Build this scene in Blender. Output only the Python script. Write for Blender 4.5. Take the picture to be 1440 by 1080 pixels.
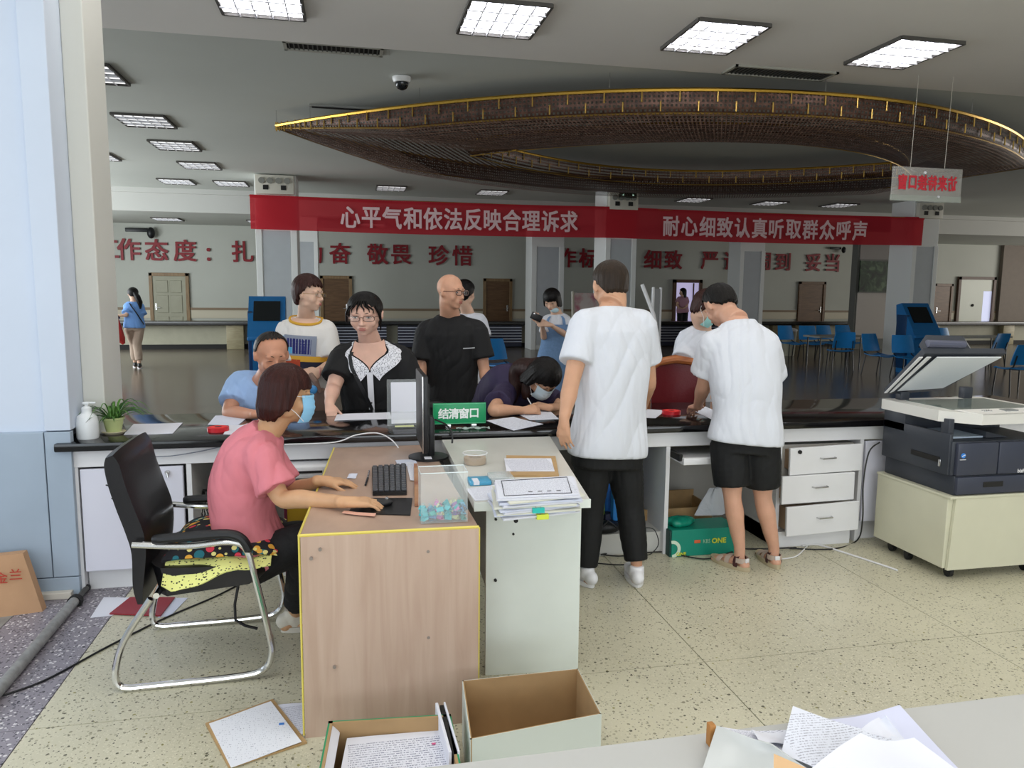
import bpy, bmesh, math, random
import numpy as np
from mathutils import Vector, Matrix, Euler, noise
random.seed(7)
for o in list(bpy.data.objects): bpy.data.objects.remove(o)
SC = bpy.context.scene
COL = SC.collection
PI = math.pi
def R(d): return math.radians(d)

# ---------------------------------------------------------------- camera, sky, lights, exposure
FPX, CH = 1060.0, 1.58
_y, _p, _r = R(12), R(7.1), R(0.55)
_fw = Vector((math.sin(_y)*math.cos(_p), math.cos(_y)*math.cos(_p), -math.sin(_p)))
_rt0 = Vector((math.cos(_y), -math.sin(_y), 0))
_up0 = _rt0.cross(_fw)
_rt = _rt0*math.cos(_r) + _up0*math.sin(_r)
_up = -_rt0*math.sin(_r) + _up0*math.cos(_r)
cd = bpy.data.cameras.new('camera'); cam = bpy.data.objects.new('camera', cd); COL.objects.link(cam)
m3 = Matrix((_rt, _up, -_fw)).transposed()
cam.matrix_world = Matrix.Translation((0, 0, CH)) @ m3.to_4x4()
cd.sensor_width = 36; cd.lens = 36*FPX/1440; cd.clip_end = 200; cd.clip_start = 0.05
SC.camera = cam
def at(px, py, Y=None, Z=None, X=None):
    """world point of a measured place on a plane of known depth Y, height Z or side X"""
    d = _fw + _rt*((px-720)/FPX) - _up*((py-540)/FPX)
    if Y is not None: t = Y/d.y
    elif Z is not None: t = (Z-CH)/d.z
    else: t = X/d.x
    return Vector((0, 0, CH)) + d*t

vs = SC.view_settings
vs.view_transform = 'Standard'; vs.look = 'None'; vs.gamma = 1; vs.use_curve_mapping = False; vs.exposure = 0.0
W = bpy.data.worlds.new('sky'); SC.world = W; W.use_nodes = True
bg = W.node_tree.nodes['Background']; bg.inputs[0].default_value = (0.80, 0.90, 1.0, 1); bg.inputs[1].default_value = 1.5
def area(name, loc, rot, sx, sy, power, col):
    l = bpy.data.lights.new(name, 'AREA'); l.shape = 'RECTANGLE'; l.size = sx; l.size_y = sy; l.energy = power; l.color = col
    o = bpy.data.objects.new(name, l); COL.objects.link(o); o.location = loc; o.rotation_euler = [R(a) for a in rot]; return o
area('daylight_rear_windows', (1.2, -3.2, 1.9), (95, 0, 0), 8.5, 2.4, 150, (0.93, 0.97, 1.0))       # daylight through the window wall behind
area('daylight_left_window', (-3.7, 1.0, 1.9), (0, -90, 0), 2.4, 4.6, 60, (0.80, 0.90, 1.0))      # window in the left wall
area('added_hall_light_left', (-8.6, 14.0, 2.0), (0, -90, 0), 2.4, 12, 780, (0.90, 0.96, 1.0))  # unseen source added to brighten the hall from the left, no window there
area('added_hall_light_right', (27.2, 14.0, 2.0), (0, 90, 0), 2.4, 12, 700, (1.0, 0.97, 0.92))  # matching added light at the right end, in front of the solid wall

for _x in (-.66, 1.25, 3.13, 5.02):                                       # unseen lamp rows overhead and behind, added for more top light
    for _y2 in (4.15, 1.9, -.35): area('added_top_light', (_x, _y2, 3.76), (0, 0, 0), .6, .7, 11, (1.0, 0.97, 0.93))

# ---------------------------------------------------------------- materials
def lin(h):
    h = h.lstrip('#'); v = [int(h[i:i+2], 16)/255 for i in (0, 2, 4)]
    return tuple((c/12.92 if c <= .04045 else ((c+.055)/1.055)**2.4) for c in v) + (1,)
MATS = {}
def mat(name, col, rough=.6, metal=0, var=0, vscale=6, bump=0, bscale=40, emit=0, alpha=1, trans=0, ior=1.45, spec=.5, coat=0, bdist=.01, stretch=None, sss=0, sheen=0):
    if name in MATS: return MATS[name]
    m = bpy.data.materials.new(name); m.use_nodes = True; MATS[name] = m
    nt = m.node_tree; b = nt.nodes['Principled BSDF']; L = nt.links.new
    c = lin(col); b.inputs['Base Color'].default_value = c
    b.inputs['Roughness'].default_value = rough; b.inputs['Metallic'].default_value = metal
    b.inputs['IOR'].default_value = ior; b.inputs['Specular IOR Level'].default_value = spec
    b.inputs['Coat Weight'].default_value = coat
    if sheen: b.inputs['Sheen Weight'].default_value = sheen
    if sss:
        b.inputs['Subsurface Weight'].default_value = sss; b.inputs['Subsurface Radius'].default_value = (.012, .005, .003)
    if trans: b.inputs['Transmission Weight'].default_value = trans
    if alpha < 1: b.inputs['Alpha'].default_value = alpha
    if emit:
        b.inputs['Emission Color'].default_value = c; b.inputs['Emission Strength'].default_value = emit
    tc = nt.nodes.new('ShaderNodeTexCoord'); src = tc.outputs['Object']
    if stretch:
        mp = nt.nodes.new('ShaderNodeMapping'); mp.inputs['Scale'].default_value = stretch; L(src, mp.inputs['Vector']); src = mp.outputs['Vector']
    if var:
        n = nt.nodes.new('ShaderNodeTexNoise'); n.inputs['Scale'].default_value = vscale; n.inputs['Detail'].default_value = 4
        L(src, n.inputs['Vector'])
        r = nt.nodes.new('ShaderNodeValToRGB')
        r.color_ramp.elements[0].position = .3; r.color_ramp.elements[1].position = .7
        r.color_ramp.elements[0].color = tuple(x*(1-var) for x in c[:3]) + (1,)
        r.color_ramp.elements[1].color = tuple(min(1, x*(1+var*.6)) for x in c[:3]) + (1,)
        L(n.outputs['Fac'], r.inputs['Fac']); L(r.outputs['Color'], b.inputs['Base Color'])
    if bump:
        n2 = nt.nodes.new('ShaderNodeTexNoise'); n2.inputs['Scale'].default_value = bscale; n2.inputs['Detail'].default_value = 3
        L(src, n2.inputs['Vector'])
        bp = nt.nodes.new('ShaderNodeBump'); bp.inputs['Strength'].default_value = bump; bp.inputs['Distance'].default_value = bdist
        L(n2.outputs['Fac'], bp.inputs['Height']); L(bp.outputs['Normal'], b.inputs['Normal'])
    return m
def terrazzo(name, base, chips, scale, rough, bumpy=0):
    m = bpy.data.materials.new(name); m.use_nodes = True; nt = m.node_tree; b = nt.nodes['Principled BSDF']; L = nt.links.new
    b.inputs['Roughness'].default_value = rough
    tc = nt.nodes.new('ShaderNodeTexCoord'); geo = nt.nodes.new('ShaderNodeNewGeometry')
    nz = nt.nodes.new('ShaderNodeTexNoise'); nz.inputs['Scale'].default_value = 1.3; nz.inputs['Detail'].default_value = 5
    L(geo.outputs['Position'], nz.inputs['Vector'])
    rb = nt.nodes.new('ShaderNodeValToRGB'); c = lin(base)
    rb.color_ramp.elements[0].position = .3; rb.color_ramp.elements[1].position = .7
    rb.color_ramp.elements[0].color = tuple(x*.86 for x in c[:3])+(1,); rb.color_ramp.elements[1].color = tuple(min(1, x*1.06) for x in c[:3])+(1,)
    L(nz.outputs['Fac'], rb.inputs['Fac'])
    prev = rb.outputs['Color']
    for i, (col, sc, th) in enumerate(chips):
        wn = nt.nodes.new('ShaderNodeTexNoise'); wn.inputs['Scale'].default_value = sc*1.7; L(geo.outputs['Position'], wn.inputs['Vector'])
        mixv = nt.nodes.new('ShaderNodeVectorMath'); mixv.operation = 'MULTIPLY_ADD'
        mixv.inputs[1].default_value = (.35/sc,)*3; L(wn.outputs['Color'], mixv.inputs[0]); L(geo.outputs['Position'], mixv.inputs[2])
        v = nt.nodes.new('ShaderNodeTexVoronoi'); v.inputs['Scale'].default_value = sc; v.inputs['Randomness'].default_value = 1
        L(mixv.outputs[0], v.inputs['Vector'])
        # size of every chip follows its own random cell colour
        sp = nt.nodes.new('ShaderNodeSeparateColor'); L(v.outputs['Color'], sp.inputs[0])
        mu = nt.nodes.new('ShaderNodeMath'); mu.operation = 'MULTIPLY'; mu.inputs[1].default_value = th; L(sp.outputs[0], mu.inputs[0])
        lt = nt.nodes.new('ShaderNodeMath'); lt.operation = 'LESS_THAN'; L(v.outputs['Distance'], lt.inputs[0]); L(mu.outputs[0], lt.inputs[1])
        mx = nt.nodes.new('ShaderNodeMix'); mx.data_type = 'RGBA'; L(lt.outputs[0], mx.inputs['Factor']); L(prev, mx.inputs['A'])
        mx.inputs['B'].default_value = lin(col); prev = mx.outputs['Result']
    L(prev, b.inputs['Base Color'])
    MATS[name] = m; return m
def wood(name, c1, c2, rough=.4, scale=(1, 1, 12), sc=6, coat=0):
    m = bpy.data.materials.new(name); m.use_nodes = True; nt = m.node_tree; b = nt.nodes['Principled BSDF']; L = nt.links.new
    b.inputs['Roughness'].default_value = rough; b.inputs['Coat Weight'].default_value = coat
    tc = nt.nodes.new('ShaderNodeTexCoord'); mp = nt.nodes.new('ShaderNodeMapping'); mp.inputs['Scale'].default_value = scale
    L(tc.outputs['Object'], mp.inputs['Vector'])
    n = nt.nodes.new('ShaderNodeTexNoise'); n.inputs['Scale'].default_value = sc; n.inputs['Detail'].default_value = 6; n.inputs['Distortion'].default_value = .6
    L(mp.outputs['Vector'], n.inputs['Vector'])
    r = nt.nodes.new('ShaderNodeValToRGB'); r.color_ramp.elements[0].position = .35; r.color_ramp.elements[1].position = .65
    r.color_ramp.elements[0].color = lin(c1); r.color_ramp.elements[1].color = lin(c2)
    L(n.outputs['Fac'], r.inputs['Fac']); L(r.outputs['Color'], b.inputs['Base Color'])
    MATS[name] = m; return m

# ---------------------------------------------------------------- mesh helpers
class MB:
    def __init__(s): s.b = bmesh.new(); s.mi = 0
    def _paint(s, n0):
        s.b.faces.ensure_lookup_table()
        for f in s.b.faces[n0:]: f.material_index = s.mi
    def box(s, lo, hi, bev=0, rot=None, pivot=None):
        n0 = len(s.b.faces)
        c = [(lo[i]+hi[i])/2 for i in range(3)]; d = [abs(hi[i]-lo[i]) for i in range(3)]
        M = Matrix.Translation(c) @ Matrix.Diagonal((*d, 1))
        if rot is not None:
            pv = Vector(pivot if pivot is not None else c)
            M = Matrix.Translation(pv) @ rot.to_4x4() @ Matrix.Translation(-pv) @ M
        r = bmesh.ops.create_cube(s.b, size=1, matrix=M)
        if bev:
            es = list({e for v in r['verts'] for e in v.link_edges})
            bmesh.ops.bevel(s.b, geom=es, offset=bev, segments=2, affect='EDGES', profile=.5)
        s._paint(n0); return s
    def cyl(s, p0, p1, r0, r1=None, n=14, caps=True):
        n0 = len(s.b.faces)
        p0 = Vector(p0); p1 = Vector(p1); r1 = r0 if r1 is None else r1
        d = p1-p0; q = d.to_track_quat('Z', 'Y').to_matrix().to_4x4()
        bmesh.ops.create_cone(s.b, cap_ends=caps, segments=n, radius1=r0, radius2=r1, depth=d.length, matrix=Matrix.Translation((p0+p1)/2) @ q)
        s._paint(n0); return s
    def ell(s, c, rad, rot=None, u=20, v=12):
        n0 = len(s.b.faces)
        M = Matrix.Translation(c) @ (rot.to_4x4() if rot is not None else Matrix.Identity(4)) @ Matrix.Diagonal((*rad, 1))
        bmesh.ops.create_uvsphere(s.b, u_segments=u, v_segments=v, radius=1, matrix=M)
        s._paint(n0); return s
    def loft(s, rings, cap=True, closed=False):
        n0 = len(s.b.faces)
        vr = [[s.b.verts.new(p) for p in r] for r in rings]
        k = len(vr[0]); N = len(vr)
        for i in range(N if closed else N-1):
            a = vr[i]; b = vr[(i+1) % N]
            for j in range(k):
                try: s.b.faces.new((a[j], a[(j+1) % k], b[(j+1) % k], b[j]))
                except ValueError: pass
        if cap and not closed:
            s.b.faces.new(vr[0][::-1]); s.b.faces.new(vr[-1])
        s._paint(n0); return s
    def tube(s, pts, r, n=8, closed=False):
        pts = [Vector(p) for p in pts]; N = len(pts)
        rr = r if isinstance(r, (list, tuple)) else [r]*N
        rings = []; prev = None
        for i, p in enumerate(pts):
            a = pts[i-1] if (i > 0 or closed) else p; b = pts[(i+1) % N] if (i < N-1 or closed) else p
            t = (b-a).normalized()
            if prev is None:
                x = t.orthogonal().normalized()
            else:
                x = (prev - t*prev.dot(t))
                x = x.normalized() if x.length > 1e-6 else t.orthogonal().normalized()
            prev = x; y = t.cross(x)
            rings.append([p + (x*math.cos(2*PI*j/n) + y*math.sin(2*PI*j/n))*rr[i] for j in range(n)])
        return s.loft(rings, closed=closed)
    def lathe(s, prof, c=(0, 0, 0), n=28, axis=None):
        rings = []
        for (r, z) in prof: rings.append([Vector(c)+Vector((max(r, 1e-4)*math.cos(2*PI*j/n), max(r, 1e-4)*math.sin(2*PI*j/n), z)) for j in range(n)])
        return s.loft(rings)
    def prism(s, pts, off):
        """closed polygon pts extruded by vector off"""
        n0 = len(s.b.faces)
        a = [s.b.verts.new(p) for p in pts]; b = [s.b.verts.new(Vector(p)+Vector(off)) for p in pts]; k = len(a)
        s.b.faces.new(a[::-1]); s.b.faces.new(b)
        for j in range(k): s.b.faces.new((a[j], a[(j+1) % k], b[(j+1) % k], b[j]))
        s._paint(n0); return s
    def sheet(s, fn, nu, nv, th=0, closed_u=False):
        """grid of points fn(u,v); th > 0 gives it thickness"""
        n0 = len(s.b.faces)
        g = [[Vector(fn(i/(nu if closed_u else nu-1), j/(nv-1))) for j in range(nv)] for i in range(nu)]
        def norm(i, j):
            a = g[(i+1) % nu if closed_u else min(i+1, nu-1)][j]-g[i-1 if (closed_u or i > 0) else 0][j]
            b = g[i][min(j+1, nv-1)]-g[i][max(j-1, 0)]
            n = a.cross(b); return n.normalized() if n.length > 1e-9 else Vector((0, 0, 1))
        A = [[s.b.verts.new(g[i][j]) for j in range(nv)] for i in range(nu)]
        M_ = nu if closed_u else nu-1
        for i in range(M_):
            for j in range(nv-1): s.b.faces.new((A[i][j], A[(i+1) % nu][j], A[(i+1) % nu][j+1], A[i][j+1]))
        if th:
            B = [[s.b.verts.new(g[i][j]-norm(i, j)*th) for j in range(nv)] for i in range(nu)]
            for i in range(M_):
                for j in range(nv-1): s.b.faces.new((B[i][j], B[i][j+1], B[(i+1) % nu][j+1], B[(i+1) % nu][j]))
                s.b.faces.new((A[i][0], B[i][0], B[(i+1) % nu][0], A[(i+1) % nu][0]))
                s.b.faces.new((A[i][-1], A[(i+1) % nu][-1], B[(i+1) % nu][-1], B[i][-1]))
            if not closed_u:
                for j in range(nv-1):
                    s.b.faces.new((A[0][j], A[0][j+1], B[0][j+1], B[0][j])); s.b.faces.new((A[-1][j], B[-1][j], B[-1][j+1], A[-1][j+1]))
        s._paint(n0); return s
    def xf(s, M): bmesh.ops.transform(s.b, matrix=M, verts=s.b.verts); return s
def mesh_of(mb, name, mats, smooth=True, recalc=True):
    if recalc: bmesh.ops.recalc_face_normals(mb.b, faces=mb.b.faces)
    me = bpy.data.meshes.new(name); mb.b.to_mesh(me); mb.b.free()
    for m in (mats if isinstance(mats, (list, tuple)) else [mats]): me.materials.append(m)
    if smooth:
        me.polygons.foreach_set('use_smooth', [True]*len(me.polygons))
        try: me.set_sharp_from_angle(angle=R(35))
        except Exception: pass
    return me
def link(o, parent=None):
    COL.objects.link(o)
    if parent is not None:
        o.parent = parent; o.matrix_parent_inverse = Matrix.Translation(-Vector(wloc(parent)))
    return o
def wloc(o):
    v = Vector(o.location)
    return v
def obj(name, mb, mats, parent=None, smooth=True, label=None):
    me = mb if isinstance(mb, bpy.types.Mesh) else mesh_of(mb, name, mats, smooth)
    o = bpy.data.objects.new(name, me); link(o, parent)
    if label: o['label'] = label
    return o
def tag(o, label, cat, group=None, kind=None):
    if label: o['label'] = label
    if cat: o['category'] = cat
    if group: o['group'] = group
    if kind: o['kind'] = kind
    return o
def thing(name, label, cat, loc=(0, 0, 0), group=None):
    o = bpy.data.objects.new(name, None); o.empty_display_size = .1; COL.objects.link(o); o.location = loc
    return tag(o, label, cat, group)
def struct(name, mb, mats, parent=None, smooth=False):
    o = obj(name, mb, mats, parent, smooth)
    if parent is None: o['kind'] = 'structure'
    return o
def copy_tree(o, loc=None, rz=None, label=None):
    def cp(a, par):
        c = a.copy(); COL.objects.link(c); c.parent = par
        for ch in [k for k in a.children]: cp(ch, c)
        return c
    r = cp(o, None)
    if loc is not None: r.location = loc
    if rz is not None: r.rotation_euler = (0, 0, rz)
    if label: r['label'] = label
    return r
FONT_CACHE = {}
def text_mesh(s, size, bold=.012, depth=.0, mirror=False, sx=1.0):
    """one character or word; weight comes from slightly shifted copies of the outline"""
    c = bpy.data.curves.new('txt', 'FONT'); c.body = s; c.size = size; c.offset = 0; c.extrude = depth
    c.align_x = 'CENTER'; c.align_y = 'CENTER'; c.resolution_u = 2
    o = bpy.data.objects.new('txt', c); COL.objects.link(o)
    dg = bpy.context.evaluated_depsgraph_get(); me = bpy.data.meshes.new_from_object(o.evaluated_get(dg))
    bpy.data.objects.remove(o); bpy.data.curves.remove(c)
    n = len(me.vertices); co = np.zeros(n*3); me.vertices.foreach_get('co', co); co = co.reshape(-1, 3)
    if n: mid = (co.max(0)+co.min(0))/2; co -= mid; co[:, 0] *= (-sx if mirror else sx)
    F = [tuple(p.vertices) for p in me.polygons]; bpy.data.meshes.remove(me)
    if mirror: F = [f[::-1] for f in F]
    V = []; P = []; b = bold*size*.9
    for k, (dx, dy) in enumerate(((0, 0), (-b, -b), (b, b), (-b, b), (b, -b), (b, 0), (-b, 0)) if bold > 0 else ((0, 0),)):
        q = co.copy(); q[:, 0] += dx; q[:, 1] += dy; q[:, 2] += k*.0002; V += q.tolist(); P += [tuple(i+k*n for i in f) for f in F]
    out = bpy.data.meshes.new('text'); out.from_pydata(V, [], P); out.update(); return out
def put_text(name, s, size, loc, rotM, m, parent, bold=.012, depth=.0, mirror=False, sx=1.0, label=None):
    me = text_mesh(s, size, bold, depth, mirror, sx); me.materials.clear(); me.materials.append(m)
    me.transform(Matrix.Translation(loc) @ rotM.to_4x4())
    return obj(name, me, None, parent, smooth=False, label=label)
FACE = Matrix(((1, 0, 0), (0, 0, -1), (0, 1, 0)))      # text plane stands up and faces -Y
FLAT = Matrix.Identity(3)
def rz3(a): return Matrix.Rotation(a, 3, 'Z')
# ================================================================ THE SETTING
CEIL = 3.8
m_wallw = mat('painted_wall', '#dcdedc', .75, var=.04, vscale=2, bump=.05, bscale=60)
m_wallblue = mat('painted_pillar', '#c9d2e0', .6, var=.03, vscale=2)
m_clad = mat('blue_grey_cladding', '#a3b1c0', .35, var=.05, vscale=3)
m_hallwall = mat('hall_wall_paint', '#b9bbb2', .7, var=.05, vscale=.7)
m_ceil = mat('ceiling_paint', '#e8e4de', .85, var=.03, vscale=.8)
m_ceil2 = mat('hall_ceiling_dimmed', '#c6c9c2', .8, var=.05, vscale=.5)  # darker colour stands in for the weaker lamp light on the hall side
m_white = mat('white_laminate', '#e4e4e6', .4, var=.03, vscale=5)
m_dark = mat('dark_gap', '#1c1b1a', .7)
m_black = mat('black_plastic', '#17181b', .42, bump=.08, bscale=300)
m_steel = mat('steel', '#c9c9c9', .22, 1)
m_chrome = mat('chrome', '#dedede', .12, 1)
m_terr = terrazzo('terrazzo_slab', '#c9c4ac', [('#a8a48c', 70, .40), ('#d0cbb4', 130, .5), ('#8d8972', 42, .26), ('#5a5745', 34, .22), ('#33322a', 60, .20), ('#8f8a4e', 26, .14)], 1, .34)
m_terr2 = terrazzo('border_terrazzo', '#8e8890', [('#d8d4d6', 60, .45), ('#57525c', 75, .45), ('#2e2b34', 45, .3)], 1, .4)
m_conc = mat('grey_stone_floor', '#8d8b87', .5, var=.25, vscale=9)
m_hallfloor = mat('hall_granite', '#6b6155', .2, var=.15, vscale=2.2, spec=.5)

# floors
fl = struct('floor', MB().box((-4.2, -3.6, -.12), (9.2, 5.3, -.012)), m_dark)
xs = [-1.16+1.31*i for i in range(0, 9)]; ys = [-3.6, -2.41, -1.10, .21, 1.52, 2.83, 4.14, 5.3]
for i in range(len(xs)-1):
    for j in range(len(ys)-1):
        if xs[i] > 9.2: continue
        g = .0022
        struct('floor_slab', MB().box((xs[i]+g, ys[j]+g, -.014), (min(xs[i+1], 9.2)-g, ys[j+1]-g, 0)), m_terr, fl)
for j in range(len(ys)-1):
    struct('border_slab', MB().box((-1.62+.002, ys[j]+.002, -.014), (-1.16-.002, ys[j+1]-.002, 0)), m_terr2, fl)
    struct('edge_slab', MB().box((-4.2, ys[j]+.002, -.014), (-1.62-.002, ys[j+1]-.002, 0)), m_conc, fl)
struct('floor_hall', MB().box((-9.2, 5.3, -.12), (28.2, 23.2, 0)), m_hallfloor)

# ceilings
struct('ceiling', MB().box((-4.2, -3.6, CEIL), (9.2, 7.45, CEIL+.15)), m_ceil)
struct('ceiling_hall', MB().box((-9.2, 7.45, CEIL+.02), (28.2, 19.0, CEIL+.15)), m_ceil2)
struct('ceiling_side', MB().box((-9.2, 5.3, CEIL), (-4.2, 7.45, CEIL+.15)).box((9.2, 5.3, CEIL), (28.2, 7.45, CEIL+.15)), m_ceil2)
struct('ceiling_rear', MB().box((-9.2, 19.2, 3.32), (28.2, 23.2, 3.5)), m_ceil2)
struct('trim_1', MB().box((-9.2, 19.0, 3.30), (28.2, 19.2, CEIL+.1)), mat('beam_paint', '#c9c9c4', .7))   # dropped beam before the rear strip
struct('trim_2', MB().box((-9.2, 18.9, CEIL-.09), (28.2, 19.0, CEIL+.02)), MATS['beam_paint'])
# near room walls
struct('wall_left', MB().box((-4.35, -3.6, 0), (-4.2, 0.0, CEIL)).box((-4.35, 0.0, 0), (-4.2, 3.5, .9)).box((-4.35, 0.0, 3.1), (-4.2, 3.5, CEIL)).box((-4.35, 3.5, 0), (-4.2, 4.9, CEIL)), m_wallw)
struct('wall_rear', MB().box((-4.35, -3.75, 0), (9.35, -3.6, .9)).box((-4.35, -3.75, 3.1), (9.35, -3.6, CEIL)).box((-4.35, -3.75, .9), (-3.3, -3.6, 3.1)).box((5.7, -3.75, .9), (9.35, -3.6, 3.1)), m_wallw)
struct('wall_right', MB().box((9.2, -3.6, 0), (9.35, 5.3, CEIL)), m_wallw)
fw_ = MB()
for x in (-3.3, -1.5, .3, 2.1, 3.9, 5.65): fw_.box((x, -3.72, .9), (x+.05, -3.63, 3.1))
fw_.box((-3.3, -3.72, 2.3), (5.7, -3.63, 2.35))
struct('window_1', fw_, m_white)
# hall walls
struct('wall_back', MB().box((-9.2, 23, 0), (28.2, 23.2, 3.5)), m_hallwall)
struct('wall_panel_right', MB().box((22.6, 22.85, 0), (28.2, 23.0, 3.32)), mat('dark_taupe_wall', '#7d736a', .7, var=.05))
struct('wall_hall_left', MB().box((-9.35, 4.9, 0), (-9.2, 23.2, CEIL+.1)), m_hallwall)
struct('wall_hall_right', MB().box((28.2, 4.9, 0), (28.35, 23.2, CEIL+.1)), m_hallwall)
struct('wall_hall_front', MB().box((9.2, 5.15, 0), (28.2, 5.3, CEIL)).box((-9.2, 4.9, 0), (-4.2, 5.0, CEIL)), m_hallwall)

# left pillar with cladding panels, proud strip and jamb
pl = struct('wall_pillar', MB().box((-4.2, 4.13, 0), (-1.51, 4.9, CEIL)), m_wallblue)
struct('corner_strip', MB().box((-1.51, 4.10, .86), (-1.39, 4.9, CEIL), .004), m_wallblue, pl)
struct('jamb', MB().box((-1.39, 4.30, .8), (-1.285, 4.62, CEIL), .006), mat('jamb_paint', '#cfcfc8', .6), pl)
for (x0, x1, z0, z1) in ((-3.0, -1.513, .105, .855), (-1.508, -1.39, .105, .855), (-3.0, -1.39, 0, .10)):
    struct('cladding_panel', MB().box((x0, 4.09, z0), (x1, 4.135, z1), .003), m_clad, pl)
struct('baseboard_left', MB().box((-2.6, 4.05, 0), (-1.42, 4.09, .035), .004), mat('cream_skirting', '#d8d2c6', .5))

# rail and back doors
m_rail = mat('dado_rail', '#86735c', .5); m_rail2 = mat('rail_cream', '#c5bda8', .5)
doors_px = [(-5.48, -4.57, 'pale'), (-.84, -.02, 'brown'), (3.97, 4.82, 'brown'), (14.69, 15.7, 'brown'), (19.95, 20.7, 'brown')]
gaps = [(-5.48, -4.57), (-.84, -.02), (3.97, 4.82), (10.2, 11.15), (14.69, 15.7), (19.95, 20.7), (20.9, 22.45)]
cur = -9.2; tr = MB(); tr2 = MB()
for a, b in gaps + [(28.2, 28.2)]:
    if a > cur: tr.box((cur, 22.955, .93), (a-.03, 23, 1.0)); tr2.box((cur, 22.97, .70), (a-.03, 23, .93))
    cur = b+.03
struct('trim_3', tr, m_rail); struct('trim_4', tr2, m_rail2)
m_dbrown = wood('brown_door_wood', '#5b4026', '#6f5133', .45, (1, 1, 8), 3)
m_dframe = wood('door_frame_wood', '#7a6142', '#8f7450', .45, (8, 1, 1), 3)
m_dpale = mat('pale_door_paint', '#9c9a86', .45, var=.05)
m_dlight = mat('light_door_paint', '#d5d8cc', .45)
def door(n, x0, x1, z1, leaf, frame, panels=True, handle_left=True, Y=22.99):
    fr = .09
    d = struct('door_%d' % n, MB().box((x0, Y-.06, 0), (x0+fr, Y+.01, z1), .006).box((x1-fr, Y-.06, 0), (x1, Y+.01, z1), .006).box((x0, Y-.06, z1-fr), (x1, Y+.01, z1), .006), frame)
    struct('door_leaf', MB().box((x0+fr, Y-.03, 0), (x1-fr, Y, z1-fr)), leaf, d)
    w = (x1-x0-2*fr)
    if panels:
        for k in range(2):
            xa = x0+fr+w*(.1+.42*k); xb = xa+w*.36
            for (za, zb) in ((.15, .75), (.85, 1.35), (1.42, z1-fr-.12)):
                struct('door_panel', MB().box((xa, Y-.045, za), (xb, Y-.028, zb), .012), leaf, d)
    hx = x0+fr+.07 if handle_left else x1-fr-.07
    struct('door_handle', MB().box((hx-.02, Y-.05, .92), (hx+.02, Y-.03, 1.12), .005).cyl((hx, Y-.04, 1.0), (hx, Y-.09, 1.0), .012).cyl((hx, Y-.09, 1.0), (hx+.12*(1 if handle_left else -1), Y-.09, 1.0), .011), m_steel, d)
    return d
door(1, -5.55, -4.5, 1.97, m_dpale, m_dframe)
door(2, -.90, .02, 1.95, m_dbrown, m_dframe, False, False)
door(3, 3.95, 4.86, 1.93, m_dbrown, m_dframe, False, False)
door(4, 14.69, 15.7, 1.96, m_dbrown, m_dbrown, False, False)
door(5, 19.95, 20.72, 1.95, m_dbrown, m_dbrown, False)
# lit doorway (open) with a bright room behind it, standing before the wall line
m_lit = mat('lit_room', '#c9c2e8', .8, emit=.55)
d6 = struct('door_6', MB().box((10.17, 22.9, 0), (10.27, 23.0, 1.97)).box((11.07, 22.9, 0), (11.17, 23.0, 1.97)).box((10.17, 22.9, 1.87), (11.17, 23.0, 1.97)), wood('dark_frame_wood', '#4c3527', '#5e4431', .5))
struct('lit_room_view', MB().box((10.27, 22.97, 0), (11.07, 22.995, 1.87)), m_lit, d6)
struct('door_leaf', MB().box((10.86, 22.93, 0), (10.90, 22.965, 1.86)), MATS['dark_frame_wood'], d6)
# wide bright door at the far right, half open
d7 = struct('door_7', MB().box((20.9, 22.9, 0), (21.0, 23.0, 2.2)).box((22.35, 22.9, 0), (22.45, 23.0, 2.2)).box((20.9, 22.9, 2.1), (22.45, 23.0, 2.2)), MATS['dark_frame_wood'])
struct('door_leaf', MB().box((21.0, 22.94, 0), (21.98, 22.985, 2.1)), m_dlight, d7)
struct('door_knob', MB().ell((21.55, 22.92, 1.2), (.05, .03, .05)), m_dark, d7)
struct('lit_room_view', MB().box((21.98, 22.97, 0), (22.35, 22.995, 1.7)), mat('lit_corridor', '#c6cbe6', .8, emit=.7), d7)
struct('transom_wall', MB().box((21.98, 22.95, 1.7), (22.35, 22.99, 2.1)), m_dlight, d7)

# columns of the hall
m_col = mat('column_white', '#e9ebe9', .5); m_colp = mat('column_panel', '#bcc1c5', .4, var=.03)
m_mauve = mat('mauve_panel', '#8d8784', .5); m_mauve2 = mat('pale_mauve_panel', '#b7b0aa', .5)
def column(n, x0, x1, y0, y1, top=CEIL+.03, panel=(.16, .3)):
    c = struct('column_%d' % n, MB().box((x0, y0, 0), (x1, y1, top), .01), m_col)
    w = x1-x0
    struct('front_panel', MB().box((x0+w*.17, y0-.012, .12), (x1-w*.17, y0+.01, 2.72), .003), m_colp, c)
    struct('edge_bead', MB().box((x0, y0-.03, 0), (x0+w*.15, y0, 2.74), .006).box((x1-w*.15, y0-.03, 0), (x1, y0, 2.74), .006), m_col, c)
    return c
column(1, -1.86, -1.06, 16.1, 16.9); column(2, 5.50, 6.22, 16.1, 16.9); column(3, 13.28, 14.0, 16.1, 16.9)
column(4, -1.40, -.80, 19.6, 20.28); column(5, 4.66, 5.55, 19.6, 20.28); column(6, 10.66, 11.42, 19.6, 20.28)
m_colside = mat('column_side_grey', '#6f716c', .6)
for n, xa, xb in ((7, 14.0, 15.1), (8, 6.35, 7.3)):
    c = struct('column_%d' % n, MB().box((xa-.06, 19.0, 0), (xb+.06, 19.25, CEIL)), m_colside)
    struct('upper_panel', MB().box((xa, 18.98, 2.53), (xb, 19.0, 3.3)), m_mauve, c)
    struct('lower_panel', MB().box((xa, 18.98, .3), (xb, 19.0, 1.6)), m_mauve2, c)

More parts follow.
